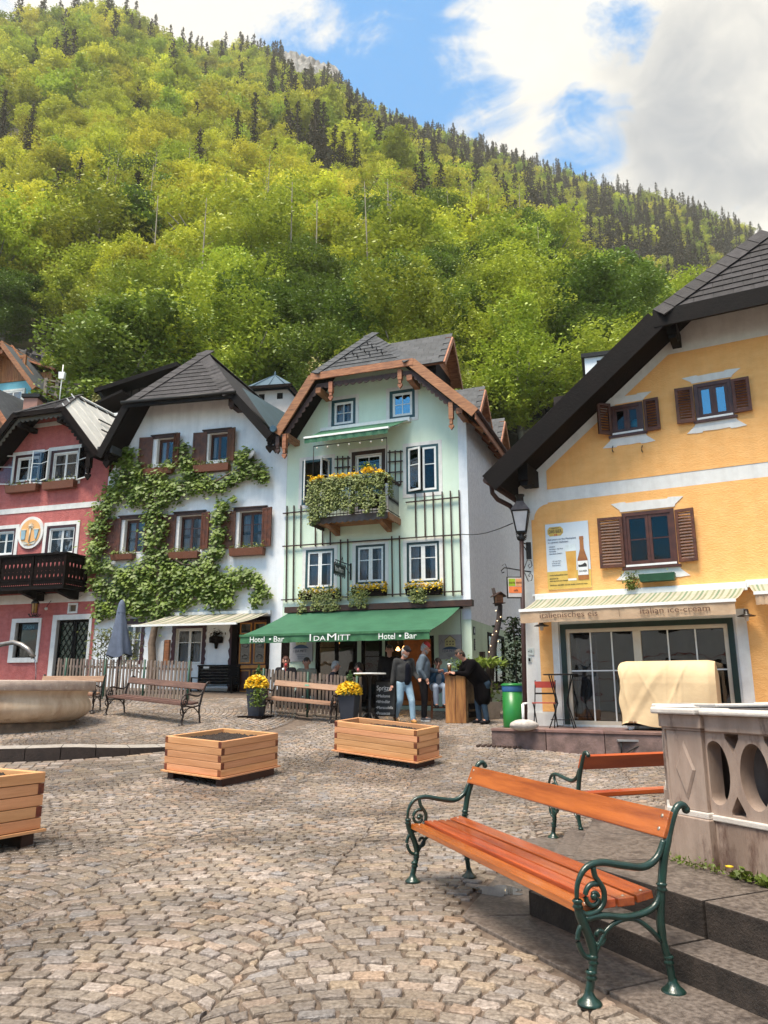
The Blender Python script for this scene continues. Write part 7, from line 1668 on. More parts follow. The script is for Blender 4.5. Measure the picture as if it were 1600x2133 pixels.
# ================================================================ people
def blob_mesh(caps, voxel, name, mat, parent, smooth=2, mats=None):
    """caps: (p0, r0, p1, r1) tapered limbs merged into one continuous skin"""
    mb = MB()
    for p0, r0, p1, r1 in caps:
        p0, p1 = Vector(p0), Vector(p1)
        if (p1 - p0).length < 1e-4: mb.ball(p0, r0, 12, 8); continue
        d = (p1 - p0).normalized(); n = 5
        pts = [p0 - d * r0 * .98, p0 - d * r0 * .7, p0] + [p0.lerp(p1, (i + 1) / n) for i in range(n)] + [p1 + d * r1 * .7, p1 + d * r1 * .98]
        rr = [r0 * .15, r0 * .72, r0] + [r0 + (r1 - r0) * (i + 1) / n for i in range(n)] + [r1 * .72, r1 * .15]; mb.tube(pts, rr, 12)
    t = bpy.data.objects.new('tmp', mb.mesh('tmp', mat)); C.objects.link(t); m = t.modifiers.new('r', 'REMESH'); m.mode = 'VOXEL'; m.voxel_size = voxel; m.use_smooth_shade = True
    s_ = t.modifiers.new('s', 'SMOOTH'); s_.iterations = smooth; s_.factor = .5
    me = bpy.data.meshes.new_from_object(t.evaluated_get(bpy.context.evaluated_depsgraph_get())); bpy.data.objects.remove(t); me.materials.clear(); me.materials.append(mat)
    return ob(name, me, parent)
mSkin = M('skin', (.5, .26, .18), (.42, .19, .13), .5, 12); mHairG = M('hair_grey', (.4, .38, .36), (.25, .23, .22), .8, 30, .5, 90); mHairB = M('hair_brown', (.05, .03, .02), (.03, .018, .012), .7, 30, .5, 90)
mJeansL = M('jeans_light', (.27, .4, .5), (.17, .27, .37), .8, 5, .3, 30, spots=((.42, .52, .6), 4, .58)); mJeansD = M('jeans_dark', (.02, .05, .09), (.012, .03, .055), .8, 6, .3, 30, spots=((.05, .1, .16), 5, .6)); mSlack = M('dark_trousers', (.02, .018, .021), (.011, .01, .012), .9, 6, .3, 30, spec=.1)
mJackG = M('grey_fleece', (.05, .05, .05), (.03, .03, .031), .95, 10, .4, 60, spec=.1); mNavy = M('navy_shirt', (.006, .007, .014), rough=.9, spec=.1); mSweat = M('blue_grey_sweater', (.12, .16, .2), (.085, .115, .15), .9, 10, .4, 60); mBlackC = M('black_coat', (.005, .004, .005), rough=.95, spec=.06)
mBlueC = M('blue_jacket', (.02, .09, .17), (.014, .06, .12), .7, 7); mBoot = M('tan_boot', (.5, .24, .06), (.38, .17, .04), .6, 12); mGreySh = M('grey_sneaker', (.13, .12, .13), rough=.7); mRedCap = M('red_cap', (.45, .02, .02), (.35, .012, .015), .7)
def hand(parent_caps, wrist, dirv, side, curl=.5, s=1.):
    """palm, four fingers and a thumb as thin chains from the wrist; dirv = pointing direction, side = thumb side"""
    w = Vector(wrist); d = Vector(dirv).normalized(); t = Vector(side); t = (t - d * t.dot(d)).normalized(); n = d.cross(t); pc = w + d * .05 * s
    parent_caps.append((w, .024 * s, pc + d * .02 * s, .03 * s))
    for i, (l, o) in enumerate(((.065, .027), (.075, .009), (.07, -.009), (.055, -.026))):
        a = pc + d * .035 * s + t * o * s; b = a + d * l * .5 * s + n * curl * .02; c = b + (d * (1 - curl) + n * curl).normalized() * l * .5 * s
        parent_caps.append((a, .0105 * s, b, .010 * s)); parent_caps.append((b, .010 * s, c, .0085 * s))
    a = w + d * .025 * s + t * .025 * s; b = a + (d * .6 + t * .7).normalized() * .035 * s; c = b + (d + n * curl).normalized() * .03 * s; parent_caps.append((a, .013 * s, b, .011 * s)); parent_caps.append((b, .011 * s, c, .009 * s))
def person(label, loc, face, J, cloth, stout=1., s=1., parts=('legs', 'hands'), group=None, cat='person'):
    """J: joints in a frame with y forward (facing), x to the person's right hand ... z up"""
    t = thing('person', label, cat, loc, face, group); t.scale = (s, s, s); v = {k: Vector(p) for k, p in J.items()}; st = stout
    caps = []; h = v['head']; nk = v['neck']; up = (h - nk).normalized(); fw_ = v.get('look', Vector((0, 1, 0))).normalized(); rt = fw_.cross(Vector((0, 0, 1))).normalized()
    caps += [(h + up * .03 - fw_ * .01, .092, h + up * .03 - fw_ * .01, .092), (h - up * .02 + fw_ * .02, .078, h - up * .075 + fw_ * .035, .055), (nk - up * .05, .06, h - up * .04, .055)]
    caps += [(h + fw_ * .09 + up * .015, .012, h + fw_ * .112 - up * .02, .017), (h + rt * .085 + up * .0, .02, h + rt * .092 - up * .03, .014), (h - rt * .085, .02, h - rt * .092 - up * .03, .014), (h + fw_ * .085 - up * .058, .016, h + fw_ * .088 - up * .06 , .015)]
    ch = v['chest']; pv = v['hip']; caps += [(nk - up * .06, .075, ch, .13 * st), (ch, .14 * st, pv, .13 * st)]
    for sd in ('L', 'R'):
        caps += [(ch + (v['sh' + sd] - ch) * .5 + up * .04, .075, v['sh' + sd], .06), (v['sh' + sd], .055, v['el' + sd], .042), (v['el' + sd], .042, v['wr' + sd], .028)]
        if 'hands' in parts: d = v['wr' + sd] - v['el' + sd]; hand(caps, v['wr' + sd], v.get('hd' + sd, d), v.get('th' + sd, fw_), v['curl' + sd][0] if 'curl' + sd in v else .45)
        if 'legs' in parts: caps += [(v['hp' + sd], .085 * st, v['kn' + sd], .058), (v['kn' + sd], .056, v['an' + sd], .04), (v['an' + sd], .04, v['an' + sd] + v.get('ft' + sd, Vector((0, .13, -.05))), .03)]
    body = blob_mesh(caps, .0115, 'body', mSkin, t, 1)
    # eyes and brow
    for k in (-1, 1): MB().ball(h + fw_ * .082 + rt * .033 * k + up * .018, .012, 8, 5).build('eye', MC['chalk_black'], t)
    if 'hair' in cloth:
        hm_, bald = cloth['hair']; hc = [(h + up * .055 - fw_ * .03, .088, h + up * .055 - fw_ * .0, .082), (h - fw_ * .045 + up * .0, .078, h - fw_ * .05 - up * .045, .06)]; hc += [(h + rt * .07 * k + up * .03 - fw_ * .01, .04, h + rt * .075 * k - fw_ * .03, .03) for k in (-1, 1)]; blob_mesh(hc, .014, 'hair', hm_, t, 1)
    if 'beard' in cloth: blob_mesh([(h + fw_ * .055 - up * .085, .045, h + fw_ * .06 - up * .1, .035)] + [(h + fw_ * .02 + rt * .06 * k - up * .06, .025, h + fw_ * .06 + rt * .02 * k - up * .09, .03) for k in (-1, 1)], .012, 'beard', cloth['beard'], t, 1)
    if 'cap' in cloth:
        mb = MB(); k = cloth.get('capflat', 0); blob_mesh([(h + up * .075 - fw_ * .01, .094, h + up * .07, .092)] + ([(h + up * .07 + fw_ * .07, .05, h + up * .055 + fw_ * .115, .035)] if k else []), .013, 'cap', cloth['cap'], t, 1)
    if 'glasses' in cloth:
        mb = MB()
        for k in (-1, 1): c = h + fw_ * .1 + rt * .033 * k + up * .016; mb.tube([c + rt * .024 * cos(a) + up * .02 * sin(a) for a in [2 * pi * i / 10 for i in range(11)]], .004, 5)
        mb.build('glasses', MC['chalk_black'], t)
    tm, tt = cloth['top']; tc = [(nk - up * .075, .085 * st, ch, .155 * st), (ch, .165 * st, pv + (ch - pv) * .05, .16 * st)]
    tc += [(ch + Vector((.06 * k, 0, 0)) * st, .14 * st, pv + Vector((.05 * k, 0, .02)), .14 * st) for k in (-1, 1)]
    if tt == 'long': tc += [(pv + Vector((.06 * k, .02, 0)), .125 * st, pv + Vector((.075 * k, .0, -.38)), .12 * st) for k in (-1, 1)]
    for sd in ('L', 'R'): tc += [(ch + (v['sh' + sd] - ch) * .5 + up * .03, .1 * st, v['sh' + sd], .078 * st), (v['sh' + sd], .076 * st, v['el' + sd], .064), (v['el' + sd], .064, v['wr' + sd] + (v['el' + sd] - v['wr' + sd]) * .06, .05)]
    blob_mesh(tc, .018, 'jacket' if tt != 'sweater' else 'sweater', tm, t, 3)
    if 'front' in cloth:                             # shirt showing in the open jacket
        blob_mesh([(nk - up * .06 + fw_ * .03, .06, ch + fw_ * .075, .11), (ch + fw_ * .085, .105, pv + fw_ * .07 + Vector((0, 0, .0)), .11)], .016, 'shirt', cloth['front'], t, 2)
    if 'legs' in parts:
        lc = [(pv - Vector((0, 0, .02)), .145 * st, pv - Vector((0, 0, .05)), .14 * st)]
        for sd in ('L', 'R'): a = v['an' + sd]; k_ = v['kn' + sd]; lc += [(pv + (v['hp' + sd] - pv) * .7, .12 * st, v['hp' + sd], .105 * st), (v['hp' + sd], .105 * st, k_, .077), (k_, .076, a + (k_ - a) * .02, .062)]
        blob_mesh(lc, .016, 'trousers', cloth['legs'], t, 3)
        for sd in ('L', 'R'):
            a = v['an' + sd]; f_ = v.get('ft' + sd, Vector((0, .13, -.05))); d = Vector((f_.x, f_.y, 0)).normalized()
            blob_mesh([(a, .055, a - Vector((0, 0, .04)), .055), (a + Vector((0, 0, -.035)) - d * .03, .048, a + f_, .043)], .012, 'shoe', cloth['shoes'], t, 2)
            if 'sole' in cloth: MB().tube([a - d * .07 + Vector((0, 0, -.075)), a - d * .05 + Vector((0, 0, -.078)), a + f_ + Vector((0, 0, -.03)), a + f_ + d * .03 + Vector((0, 0, -.028))], [.03, .045, .042, .02], 8).build('sole', cloth['sole'], t)
    return t
def stand(**k):
    J = dict(head=(0, .02, 1.61), neck=(0, 0, 1.47), chest=(0, 0, 1.26), hip=(0, 0, .95), shL=(-.19, 0, 1.40), shR=(.19, 0, 1.40), elL=(-.24, -.03, 1.12), elR=(.24, -.03, 1.12), wrL=(-.25, .06, .88), wrR=(.25, .06, .88), hpL=(-.09, 0, .9), hpR=(.09, 0, .9), knL=(-.1, .02, .5), knR=(.1, .02, .5), anL=(-.1, 0, .09), anR=(.1, 0, .09)); J.update(k); return J
# frame: x = person's right when y is forward? (y forward, x to the right-hand side seen from behind)
p = G(842, 1507)
person('man with grey beard and flat cap walking in grey jacket, pale jeans and tan boots', p, pi + .35, stand(head=(-.03, .05, 1.60), look=(-.45, 1, -.15), anL=(-.14, .2, .09), knL=(-.13, .16, .5), anR=(.13, -.22, .14), knR=(.11, .03, .5), ftR=(0, .1, -.085), wrL=(-.28, .2, .99), elL=(-.27, -.02, 1.12), wrR=(.30, .0, .86)), dict(hair=(mHairG, 0), beard=mHairG, cap=mSlack, capflat=1, top=(mJackG, 'jacket'), front=mNavy, legs=mJeansL, shoes=mBoot), s=.98)
p = G(884, 1503)
person('man in red cap and blue grey sweater standing with his back half turned, facing right', p + Vector((0, .15, 0)), -pi / 2 - .1, stand(head=(0, .06, 1.66), neck=(0, .01, 1.52), chest=(0, 0, 1.3), hip=(0, -.02, .98), shL=(-.18, 0, 1.44), shR=(.18, 0, 1.44), look=(0, 1, -.35), elR=(.23, -.06, 1.14), wrR=(.2, .05, .96), elL=(-.22, .08, 1.17), wrL=(-.16, .32, 1.14), hdL=(.1, 1, 0)), dict(hair=(mHairG, 0), beard=mHairG, cap=mRedCap, top=(mSweat, 'sweater'), legs=mSlack, shoes=mGreySh, sole=mPaint), stout=1.05, s=1.0)
p = G(922, 1500) + Vector((-.08, .3, 0))
person('seated woman with glasses, blue jacket and light jeans, hand raised to her mouth', p, pi + .12, stand(head=(0, .08, 1.33), neck=(0, .02, 1.2), chest=(0, .0, 1.0), hip=(0, -.05, .79), shL=(-.16, 0, 1.13), shR=(.16, 0, 1.13), elL=(-.24, .12, .93), wrL=(-.14, .36, .98), elR=(.2, .16, .93), wrR=(.05, .22, 1.16), hdR=(-.1, -.02, 1), hpL=(-.09, 0, .77), hpR=(.09, 0, .77), knL=(-.12, .36, .76), knR=(.12, .36, .76), anL=(-.1, .32, .36), anR=(.1, .32, .36)), dict(hair=(mHairB, 0), glasses=1, top=(mBlueC, 'jacket'), front=M('grey_top', (.25, .26, .28)), legs=M('pale_jeans', (.36, .42, .52), (.28, .34, .44), .8, 6), shoes=mSlack), stout=1.08, s=.98)
p = G(1000, 1508)
person('stout man in black coat and dark jeans leaning onto the timber bar', p + Vector((-.02, .0, 0)), pi / 2 + .25, stand(head=(0, .42, 1.52), neck=(0, .3, 1.38), chest=(0, .16, 1.2), hip=(0, -.1, .92), shL=(-.2, .2, 1.32), shR=(.2, .2, 1.32), elL=(-.26, .36, 1.08), wrL=(-.2, .6, 1.1), elR=(.26, .36, 1.08), wrR=(.2, .6, 1.1), look=(0, 1, -.1), hpL=(-.1, -.12, .88), hpR=(.1, -.12, .88), knL=(-.11, -.08, .48), knR=(.11, -.02, .48), anL=(-.12, -.14, .09), anR=(.12, -.06, .09)), dict(hair=(mHairB, 0), glasses=1, top=(mBlackC, 'long'), legs=mJeansD, shoes=mSlack), stout=1.35, s=1.0)
p = G(812, 1500) + Vector((0, .9, 0))
person('dim figure in dark clothes standing in the hotel doorway', p, pi, stand(), dict(hair=(mHairB, 0), top=(M('dim_coat', (.012, .008, .007), spec=.1), 'jacket'), legs=mSlack, shoes=mSlack), s=1.02)
# guests behind the fence: seated, so only head and shoulders rise above it
sit = lambda **k: stand(head=(0, .06, 1.22), neck=(0, .02, 1.08), chest=(0, 0, .9), hip=(0, 0, .55), shL=(-.19, 0, 1.01), shR=(.19, 0, 1.01), elL=(-.25, .1, .76), elR=(.25, .1, .76), wrL=(-.15, .32, .74), wrR=(.15, .32, .74), hpL=(-.1, .05, .5), hpR=(.1, .05, .5), knL=(-.12, .45, .5), knR=(.12, .45, .5), anL=(-.12, .42, .1), anR=(.12, .42, .1), **k)
mLightJ = M('beige_jacket', (.25, .22, .16), (.16, .14, .1), .8)
def guest(px, Y, fc, hair, top, label, zs=-.14):
    q_ = at(px, 1440, Y); q_.z = gz(q_.x, Y) + zs; person(label, q_, fc, sit(), dict(hair=(hair, 0), top=(top, 'jacket'), legs=mSlack, shoes=mSlack))
    ch = thing('terrace_chair', 'dark chair under the ' + label.split(' seated')[0], 'chair', q_, fc); MB().box(-.2, .2, -.18, .2, .40, .44).build('seat', mDark, ch)
    for sx in (-.18, .18):
        for sy in (-.16, .18): MB().box(sx - .02, sx + .02, sy - .02, sy + .02, 0, .40).build('leg', mDark, ch)
guest(594, 19.1, pi + .1, M('auburn_hair', (.09, .03, .018)), mSlack, 'red haired guest seated in the dark left end of the terrace')
guest(638, 19.3, pi - .1, mHairB, mLightJ, 'guest in beige jacket seated under the left hotel board')
guest(694, 18.9, -pi / 2, mHairG, mNavy, 'white haired guest seated sideways at the hotel window')
guest(752, 19.2, pi / 2, mHairB, mSlack, 'dark haired guest seated behind the high table')
# ================================================================ yellow house forecourt
mTer = M('porphyry_slab', (.24, .14, .12), (.15, .085, .07), .4, 4, .3, 30, rand=.12); mTerS = M('porphyry_riser', (.2, .13, .115), (.1, .065, .055), .7, 5, .5, 30, rand=.1)
tz = yel.location.z - .02; ter = thing('terrace_step', 'long low reddish stone terrace step in front of the ice-cream shop', 'terrace', FY.w(0, -1.35, 0)); ter.location.z = 0; ter.rotation_euler = (0, 0, -FY.ph)
x = -.28; k = 0
while x < 7.5:
    w = 1.02; y = 0
    for y0, y1 in ((.0, .32), (.32, .86), (.86, 1.34)):
        x0_ = x + (.4 if y0 == .32 else 0) - (.2 if y0 > .5 else 0); x0_ = max(x0_, -.28 if y0 < .8 else -.1); x1_ = x + w + (.4 if y0 == .32 else 0) - (.2 if y0 > .5 else 0)
        MB().box(x0_ + .004, x1_ - .004, y0 + .003, y1 - .003, tz - .045, tz + (.001 * (k % 3))).build('paving_slab', mTer, ter, bevel=.004)
    MB().box(x + .006, x + w - .006, .025, .3, -.25, tz - .047).build('riser_stone', mTerS, ter, bevel=.006); x += w; k += 1
MB().box(-.25, 7.5, .3, 1.34, -.25, tz - .05).build('fill', mTerS, ter)
def ty(px, py): # point on the terrace top
    return on_z(px, py, tz)
p = ty(1092, 1519); stn = thing('boundary_stone', 'rough pale oval stone lying on the corner of the terrace step', 'stone', p); rs = np.random.RandomState(1)
mb = MB().ball((0, 0, .07), .23, 18, 10, 0, (1.15, .7, .42)); mb.v = [(x * (1 + rs.uniform(-.04, .04)), y * (1 + rs.uniform(-.04, .04)), z + rs.uniform(-.008, .008)) for x, y, z in mb.v]; mb.build('stone', M('pale_stone', (.55, .5, .46), (.35, .31, .28), .8, 9, .6, 40), stn)
t = thing('white_post', 'short white pipe post beside the green bin', 'post', ty(1093, 1514) + Vector((0, .1, 0))); MB().tube([(0, 0, 0), (0, 0, .42)], .028, 10).tube([(0, 0, .42), (.09, -.02, .43)], .02, 8).build('pipe', mPaint, t)
# bistro table and folding chair
mRedP = M('red_lacquer', (.45, .06, .04), (.36, .045, .03), .45)
p = ty(1174, 1516.5); t = thing('bistro_table', 'tall thin black folding bistro table in front of the shop window', 'table', p, -.4); ht = at(1175, 1404, p.y).z - p.z
MB().lathe([(0, ht - .02), (.32, ht - .02), (.33, ht - .008), (.32, ht), (0, ht)], 24).build('table_top', mIron, t)
for sx in (-1, 1):
    MB().tube([(sx * .22, -.18, 0), (sx * .08, 0, ht * .45), (sx * .2, .12, ht - .02)], .011, 6).build('leg', mIron, t); MB().tube([(sx * .2, .18, 0), (sx * .1, 0, ht * .45), (sx * .2, -.1, ht - .02)], .011, 6).build('leg', mIron, t)
MB().tube([(-.2, -.13, .15), (.2, -.13, .15)], .008, 5).build('stretcher', mIron, t)
p = ty(1137, 1515); t = thing('folding_chair', 'red slatted folding chair with thin black legs beside the bistro table', 'chair', p, -.35)
for sx in (-.19, .19):
    MB().tube([(sx, -.2, 0), (sx, .05, .42), (sx, .2, .86)], .011, 6).build('leg', mIron, t); MB().tube([(sx, .22, 0), (sx, .0, .3), (sx, -.16, .44)], .011, 6).build('leg', mIron, t)
for i in range(5): MB().box(-.21, .21, -.18 + i * .078, -.115 + i * .078, .435, .452).build('seat_slat', mRedP, t)
MB().box(-.2, .2, .165, .185, .72, .84).build('backrest', mRedP, t, (0, 0, 0)); MB().box(-.19, .19, .14, .155, .6, .63).build('back_slat', mIron, t)
# covered ice-cream cart
mCov = M('cart_cover', (.66, .49, .29), (.56, .4, .23), .75, 1.2, .25, 2.2, bdist=.06)
p0, p1 = ty(1304, 1514), ty(1495, 1500); xa_, xb_ = FY.pt(1290, 1450, .95)[0], FY.pt(1492, 1440, .95)[0]; L_ = xb_ - xa_; hh = FY.pt(1300, 1378, .6)[1] + 0
ct = thing('covered_cart', 'ice-cream cart under a crumpled beige cover in front of the shop window', 'cart', FY.w(xa_, -.95, 0), -FY.ph); ct.location.z = tz; hh = hh + yel.location.z - tz - .0
nx, nr = 90, 50; V = []; rs = np.random.RandomState(9)
prof = []
for j in range(nr + 1):
    f = j / nr; 
    if f < .42: y, z = -.0 + .03 * f, .09 + (hh * .72 - .09) * f / .42
    elif f < .7: a = (f - .42) / .28 * pi / 2; y, z = .3 - .28 * cos(a), hh * .72 + hh * .28 * sin(a)
    else: y, z = .3 + (f - .7) / .3 * .45, hh - (f - .7) / .3 * .25
    prof.append((y, z))
def wr(u, v): return .008 * sin(9 * u + 5 * v + 2 * sin(3 * v)) + .005 * sin(17 * u - 8 * v) + .004 * sin(6 * u - 19 * v) + .022 * max(0, 1 - abs(u - v * 1.1 - .1) * 9) 
FL = [(rs.uniform(-.9, .9), rs.uniform(-.1, 1.1), rs.uniform(.4, 1)) for _ in range(9)]; wr0 = wr
def wr(u, v): return wr0(u, v) + sum(.016 * k_ * math.exp(-(((u - c_) - s_ * (v - .3)) / .022) ** 2) * clamp(1.6 - abs(v - .35) * 3) for s_, c_, k_ in FL)
for i in range(nx + 1):
    u = i / nx
    for j, (y, z) in enumerate(prof):
        v = j / nr; d = wr(u * 1.5, v) ; e = .05 * clamp(1 - min(u, 1 - u) * 14); V.append((L_ * u + .02 * sin(v * 20) * (u < .01) + (.0), y - d + e, z - .02 * clamp(1 - min(u, 1 - u) * 14) + (.02 * sin(u * 14) + .03 * sin(u * 5 + 1) if j == 0 else 0) - (.05 * (u) if j == 0 else 0)))
i = np.arange(nr)[None, :] + np.arange(nx)[:, None] * (nr + 1); F = np.stack([i, i + nr + 1, i + nr + 2, i + 1], -1).reshape(-1, 4); ob('cover', np_mesh('cover', np.array(V), F, mCov, smooth=True), ct)
for u, x in ((0, 0), (1, L_)):
    mb = MB(); base = [(x + (-.0), y - wr(u * 1.5, j / nr) + .05, z - .02) for j, (y, z) in enumerate(prof)]; mb.add(base + [(x, .75, .09)], [tuple(range(nr + 2))], 0, True); mb.build('cover_end', mCov, ct)
MB().box(.04, L_ - .04, .06, .7, .08, .24).build('cart_base', mBlackw, ct)
for x in (.14, L_ - .2):
    for y in (.12, .6): MB().lathe([(.0, -.02), (.06, -.02), (.06, .02), (0, .02)], 14).build('wheel', mPaint, ct, (x, y, .06), (pi / 2, 0, 0))
# wall lamps
mShadeD = M('lamp_enamel', (.03, .02, .018), (.02, .014, .012), .4)
for px, py, lb in ((1555, 1281, 'black enamel wall lamp right of the ice-cream shop window'), (1128, 1302, 'small dark wall lamp under the left end of the ice-cream awning')):
    x, z = FY.pt(px, py, .22); t = thing('wall_lamp', lb, 'lamp', FY.w(x, -.22, 0) + Vector((0, 0, yel.location.z + z - FY.z0)), -FY.ph); MB().tube([(0, .22, .06), (0, .1, .1), (0, 0, .06)], .014, 6).build('arm', mIron, t)
    MB().lathe([(.04, .1), (.045, .02), (.15, -.015), (.145, -.025), (.04, .0)], 20).build('shade', mShadeD, t); MB().lathe([(0, -.11), (.03, -.1), (.04, -.03), (.04, 0)], 12).build('glass', M('milk_glass', (.7, .66, .6), rough=.3), t)
# poster
x0, x1, z0, z1 = FY.rect(1138.5, 1229, 1088, 1226.5, .03); w, h = x1 - x0, z1 - z0; t = thing('poster', 'beer advertising panel DAS BIER with bottle and full glass on the yellow wall', 'poster', FY.w(x0, -.03, 0) + Vector((0, 0, yel.location.z + z0 - FY.z0)), -FY.ph)
MB().box(0, w, 0, .02, 0, h).build('panel', M('poster_pale', (.58, .66, .74), (.66, .7, .72), .4, 1.2), t); MB().box(0, w, -.003, 0, 0, h * .27).build('yellow_band', M('poster_yellow', (.72, .48, .1), rough=.4), t)
mPB = M('print_black', (.03, .025, .02), rough=.5); mPN = M('print_steel', (.09, .12, .2), rough=.5)
bd = MB().prism([(w * .05, h * .85), (w * .1, h * .81), (w * .36, h * .81), (w * .42, h * .85), (w * .42, h * .91), (w * .36, h * .95), (w * .1, h * .95), (w * .05, h * .91)], -.004, 0).build('badge', M('badge_gold', (.62, .42, .1)), t)
def ptx(s_, sz, mx, x, z, ww, root=t): o = text(s_, sz, mx, root, (x * w, -.006, z * h)); m_ = max(v.co.x for v in o.data.vertices); o.scale = (ww * w / m_, 1, 1); return o
ptx('DAS BIER.', .1, mPB, .08, .855, .32); ptx('HALLSTATT', .035, mPB, .15, .92, .18); MB().box(w * .215, w * .235, -.007, 0, h * .81, h * .84).box(w * .255, w * .275, -.007, 0, h * .81, h * .84).build('flag', M('flag_red', (.5, .05, .04)), t)
ptx('Get yours on the Marktplatz', .05, mPN, .05, .745, .66); ptx('in central Hallstatt:', .05, mPN, .05, .70, .48)
for i, s_ in enumerate(('Café Derbl', 'Marktplatz \u2013 Bar Rudi', 'Marktladen', 'Simonsladen (Seestr.)')): ptx(s_, .032, mPN, .07, .64 - i * .036, (.14, .32, .16, .3)[i])
for i, s_ in enumerate(('Or scan here', 'to find our beer', 'elsewhere')): ptx(s_, .028, mPN, .12 if i else .14, .42 - i * .032, .2)
ptx('www.hallstattbier.com', .04, mPB, .05, .205, .42); ptx('BRAUCHT ES', .032, mPB, .05, .155, .2); ptx('nach überliefertem Rezept', .032, mPB, .05, .12, .42); ptx('ORIGINAL. SEE BEER. naturally cloudy \u2013 traditional recipe', .032, mPB, .05, .055, .86)
gx_ = w * .57; mb = MB(); mb.prism([(gx_ - w * .09, h * .15), (gx_ + w * .1, h * .15), (gx_ + w * .12, h * .56), (gx_ - w * .12, h * .56)], -.006, 0); mb.build('beer_print', M('beer_gold', (.62, .3, .04), (.75, .45, .1), .3, 3), t)
MB().prism([(gx_ - w * .12, h * .56), (gx_ + w * .12, h * .56), (gx_ + w * .125, h * .66), (gx_ - w * .125, h * .66)], -.006, 0).build('foam_print', M('foam_print', (.7, .78, .8)), t); MB().box(gx_ - w * .09, gx_ + w * .1, -.007, 0, h * .12, h * .15).build('glass_foot_print', mPaint, t)
bx_ = w * .83; pr = [(.12, .12), (.12, .36), (.115, .42), (.07, .52), (.045, .58), (.042, .72), (.05, .725), (.045, .77)]
pts = [(bx_ + w * a, h * b) for a, b in pr] + [(bx_ - w * a, h * b) for a, b in pr[::-1]]; MB().prism(pts, -.010, -.004).build('bottle_print', M('bottle_brown', (.2, .06, .015), (.42, .16, .03), .25, 3), t)
MB().box(bx_ - w * .115, bx_ + w * .115, -.013, -.010, h * .19, h * .40).build('bottle_label', mPaint, t); MB().prism([(bx_ - w * .1, h * .31), (bx_ + w * .09, h * .31), (bx_ + w * .09, h * .345), (bx_ + w * .05, h * .37), (bx_, h * .35), (bx_ - w * .05, h * .34), (bx_ - w * .1, h * .345)], -.015, -.013).build('label_print', mPB, t)
o = ptx('DAS BIER.', .05, mPB, .735, .235, .19); o.location.y = -.0145
# house number plates on the pillar, bell
for py, lb, tx in ((1358, 'small white sign with number 13 on the corner pillar', '\u25C413'), (1373, 'small white doorbell plate below the number sign', '')):
    x, z = FY.pt(1105, py, .02); t = thing('wall_plate', lb, 'sign', FY.w(x - .06, -.02, 0) + Vector((0, 0, yel.location.z + z - FY.z0 - .06)), -FY.ph); MB().box(0, .13 if tx else .08, 0, .02, 0, .13 if tx else .1).build('plate', M('enamel_pale', (.6, .66, .64)), t)
    if tx: text('13', .06, mPB, t, (.04, -.003, .05)); MB().prism([(.012, .07), (.035, .055), (.035, .085)], -.003, 0).build('arrow', mPB, t)
    else: MB().box(.02, .06, -.01, 0, .02, .08).build('button', mIron, t)
# street lamp on its long bracket pole at the corner
pb_ = at(1094, 1515, 15.0); pt_ = at(1086, 1110, 15.0); lm = thing('street_lamp', 'old street lantern with milky panes on a dark pole at the yellow house corner', 'street lamp', (pb_.x, pb_.y, gz(pb_.x, pb_.y))); zb0 = gz(pb_.x, pb_.y); H_ = at(1086, 1108, 15.0).z - zb0; dxp = pt_.x - pb_.x
MB().tube([(0, 0, -.05), (dxp * .5, 0, H_ * .5), (dxp, 0, H_ - .08)], .045, 10).build('pole', M('pole_brown', (.06, .025, .022), (.04, .017, .015), .5), lm)
lt0 = H_ - .08; c = (dxp, 0)
MB().lathe([(.06, lt0 - .1), (.09, lt0 - .02), (.05, lt0 + .0), (.1, lt0 + .06), (.12, lt0 + .07)], 10, c).build('collar', mIron, lm)
z1_, z2_ = lt0 + .07, lt0 + .5; a, b = .13, .235
B_ = [(c[0] + a * cos(k * pi / 2 + .55), c[1] + a * sin(k * pi / 2 + .55)) for k in range(4)]; T_ = [(c[0] + b * cos(k * pi / 2 + .55), c[1] + b * sin(k * pi / 2 + .55)) for k in range(4)]
mMilk = M('milky_pane', (.62, .6, .6), (.52, .5, .5), .25, 4)
for k in range(4):
    k2 = (k + 1) % 4; MB().add([(*B_[k], z1_), (*B_[k2], z1_), (*T_[k2], z2_), (*T_[k], z2_)], [(0, 1, 2, 3)]).build('pane', mMilk, lm); MB().beam((*B_[k], z1_), (*T_[k], z2_), .022, .022).build('lantern_bar', mIron, lm)
    MB().beam((*T_[k], z2_), (*T_[k2], z2_), .025, .03).beam((*B_[k], z1_), (*B_[k2], z1_), .025, .03).build('lantern_rim', mIron, lm)
rf = [(c[0] + (b + .04) * cos(k * pi / 2 + .55), c[1] + (b + .04) * sin(k * pi / 2 + .55), z2_ + .01) for k in range(4)]; r2_ = [(c[0] + .09 * cos(k * pi / 2 + .55), c[1] + .09 * sin(k * pi / 2 + .55), z2_ + .22) for k in range(4)]
MB().hexa(rf, r2_).build('lantern_roof', M('lantern_copper', (.22, .18, .17), (.13, .1, .1), .45), lm); MB().lathe([(.08, z2_ + .22), (.075, z2_ + .32), (.1, z2_ + .33), (.1, z2_ + .36), (0, z2_ + .38)], 12, c).build('vent', mIron, lm)
mb = MB()
for k in range(4): an = k * pi / 2 + .55; mb.tube([(c[0] + .05 * cos(an), c[1] + .05 * sin(an), lt0 - .1), (c[0] + .12 * cos(an), c[1] + .12 * sin(an), lt0 - .06), (c[0] + .14 * cos(an), c[1] + .14 * sin(an), lt0 + .02), (c[0] + .1 * cos(an), c[1] + .1 * sin(an), lt0 + .02)], .009, 5)
mb.build('scroll_bracket', mIron, lm)
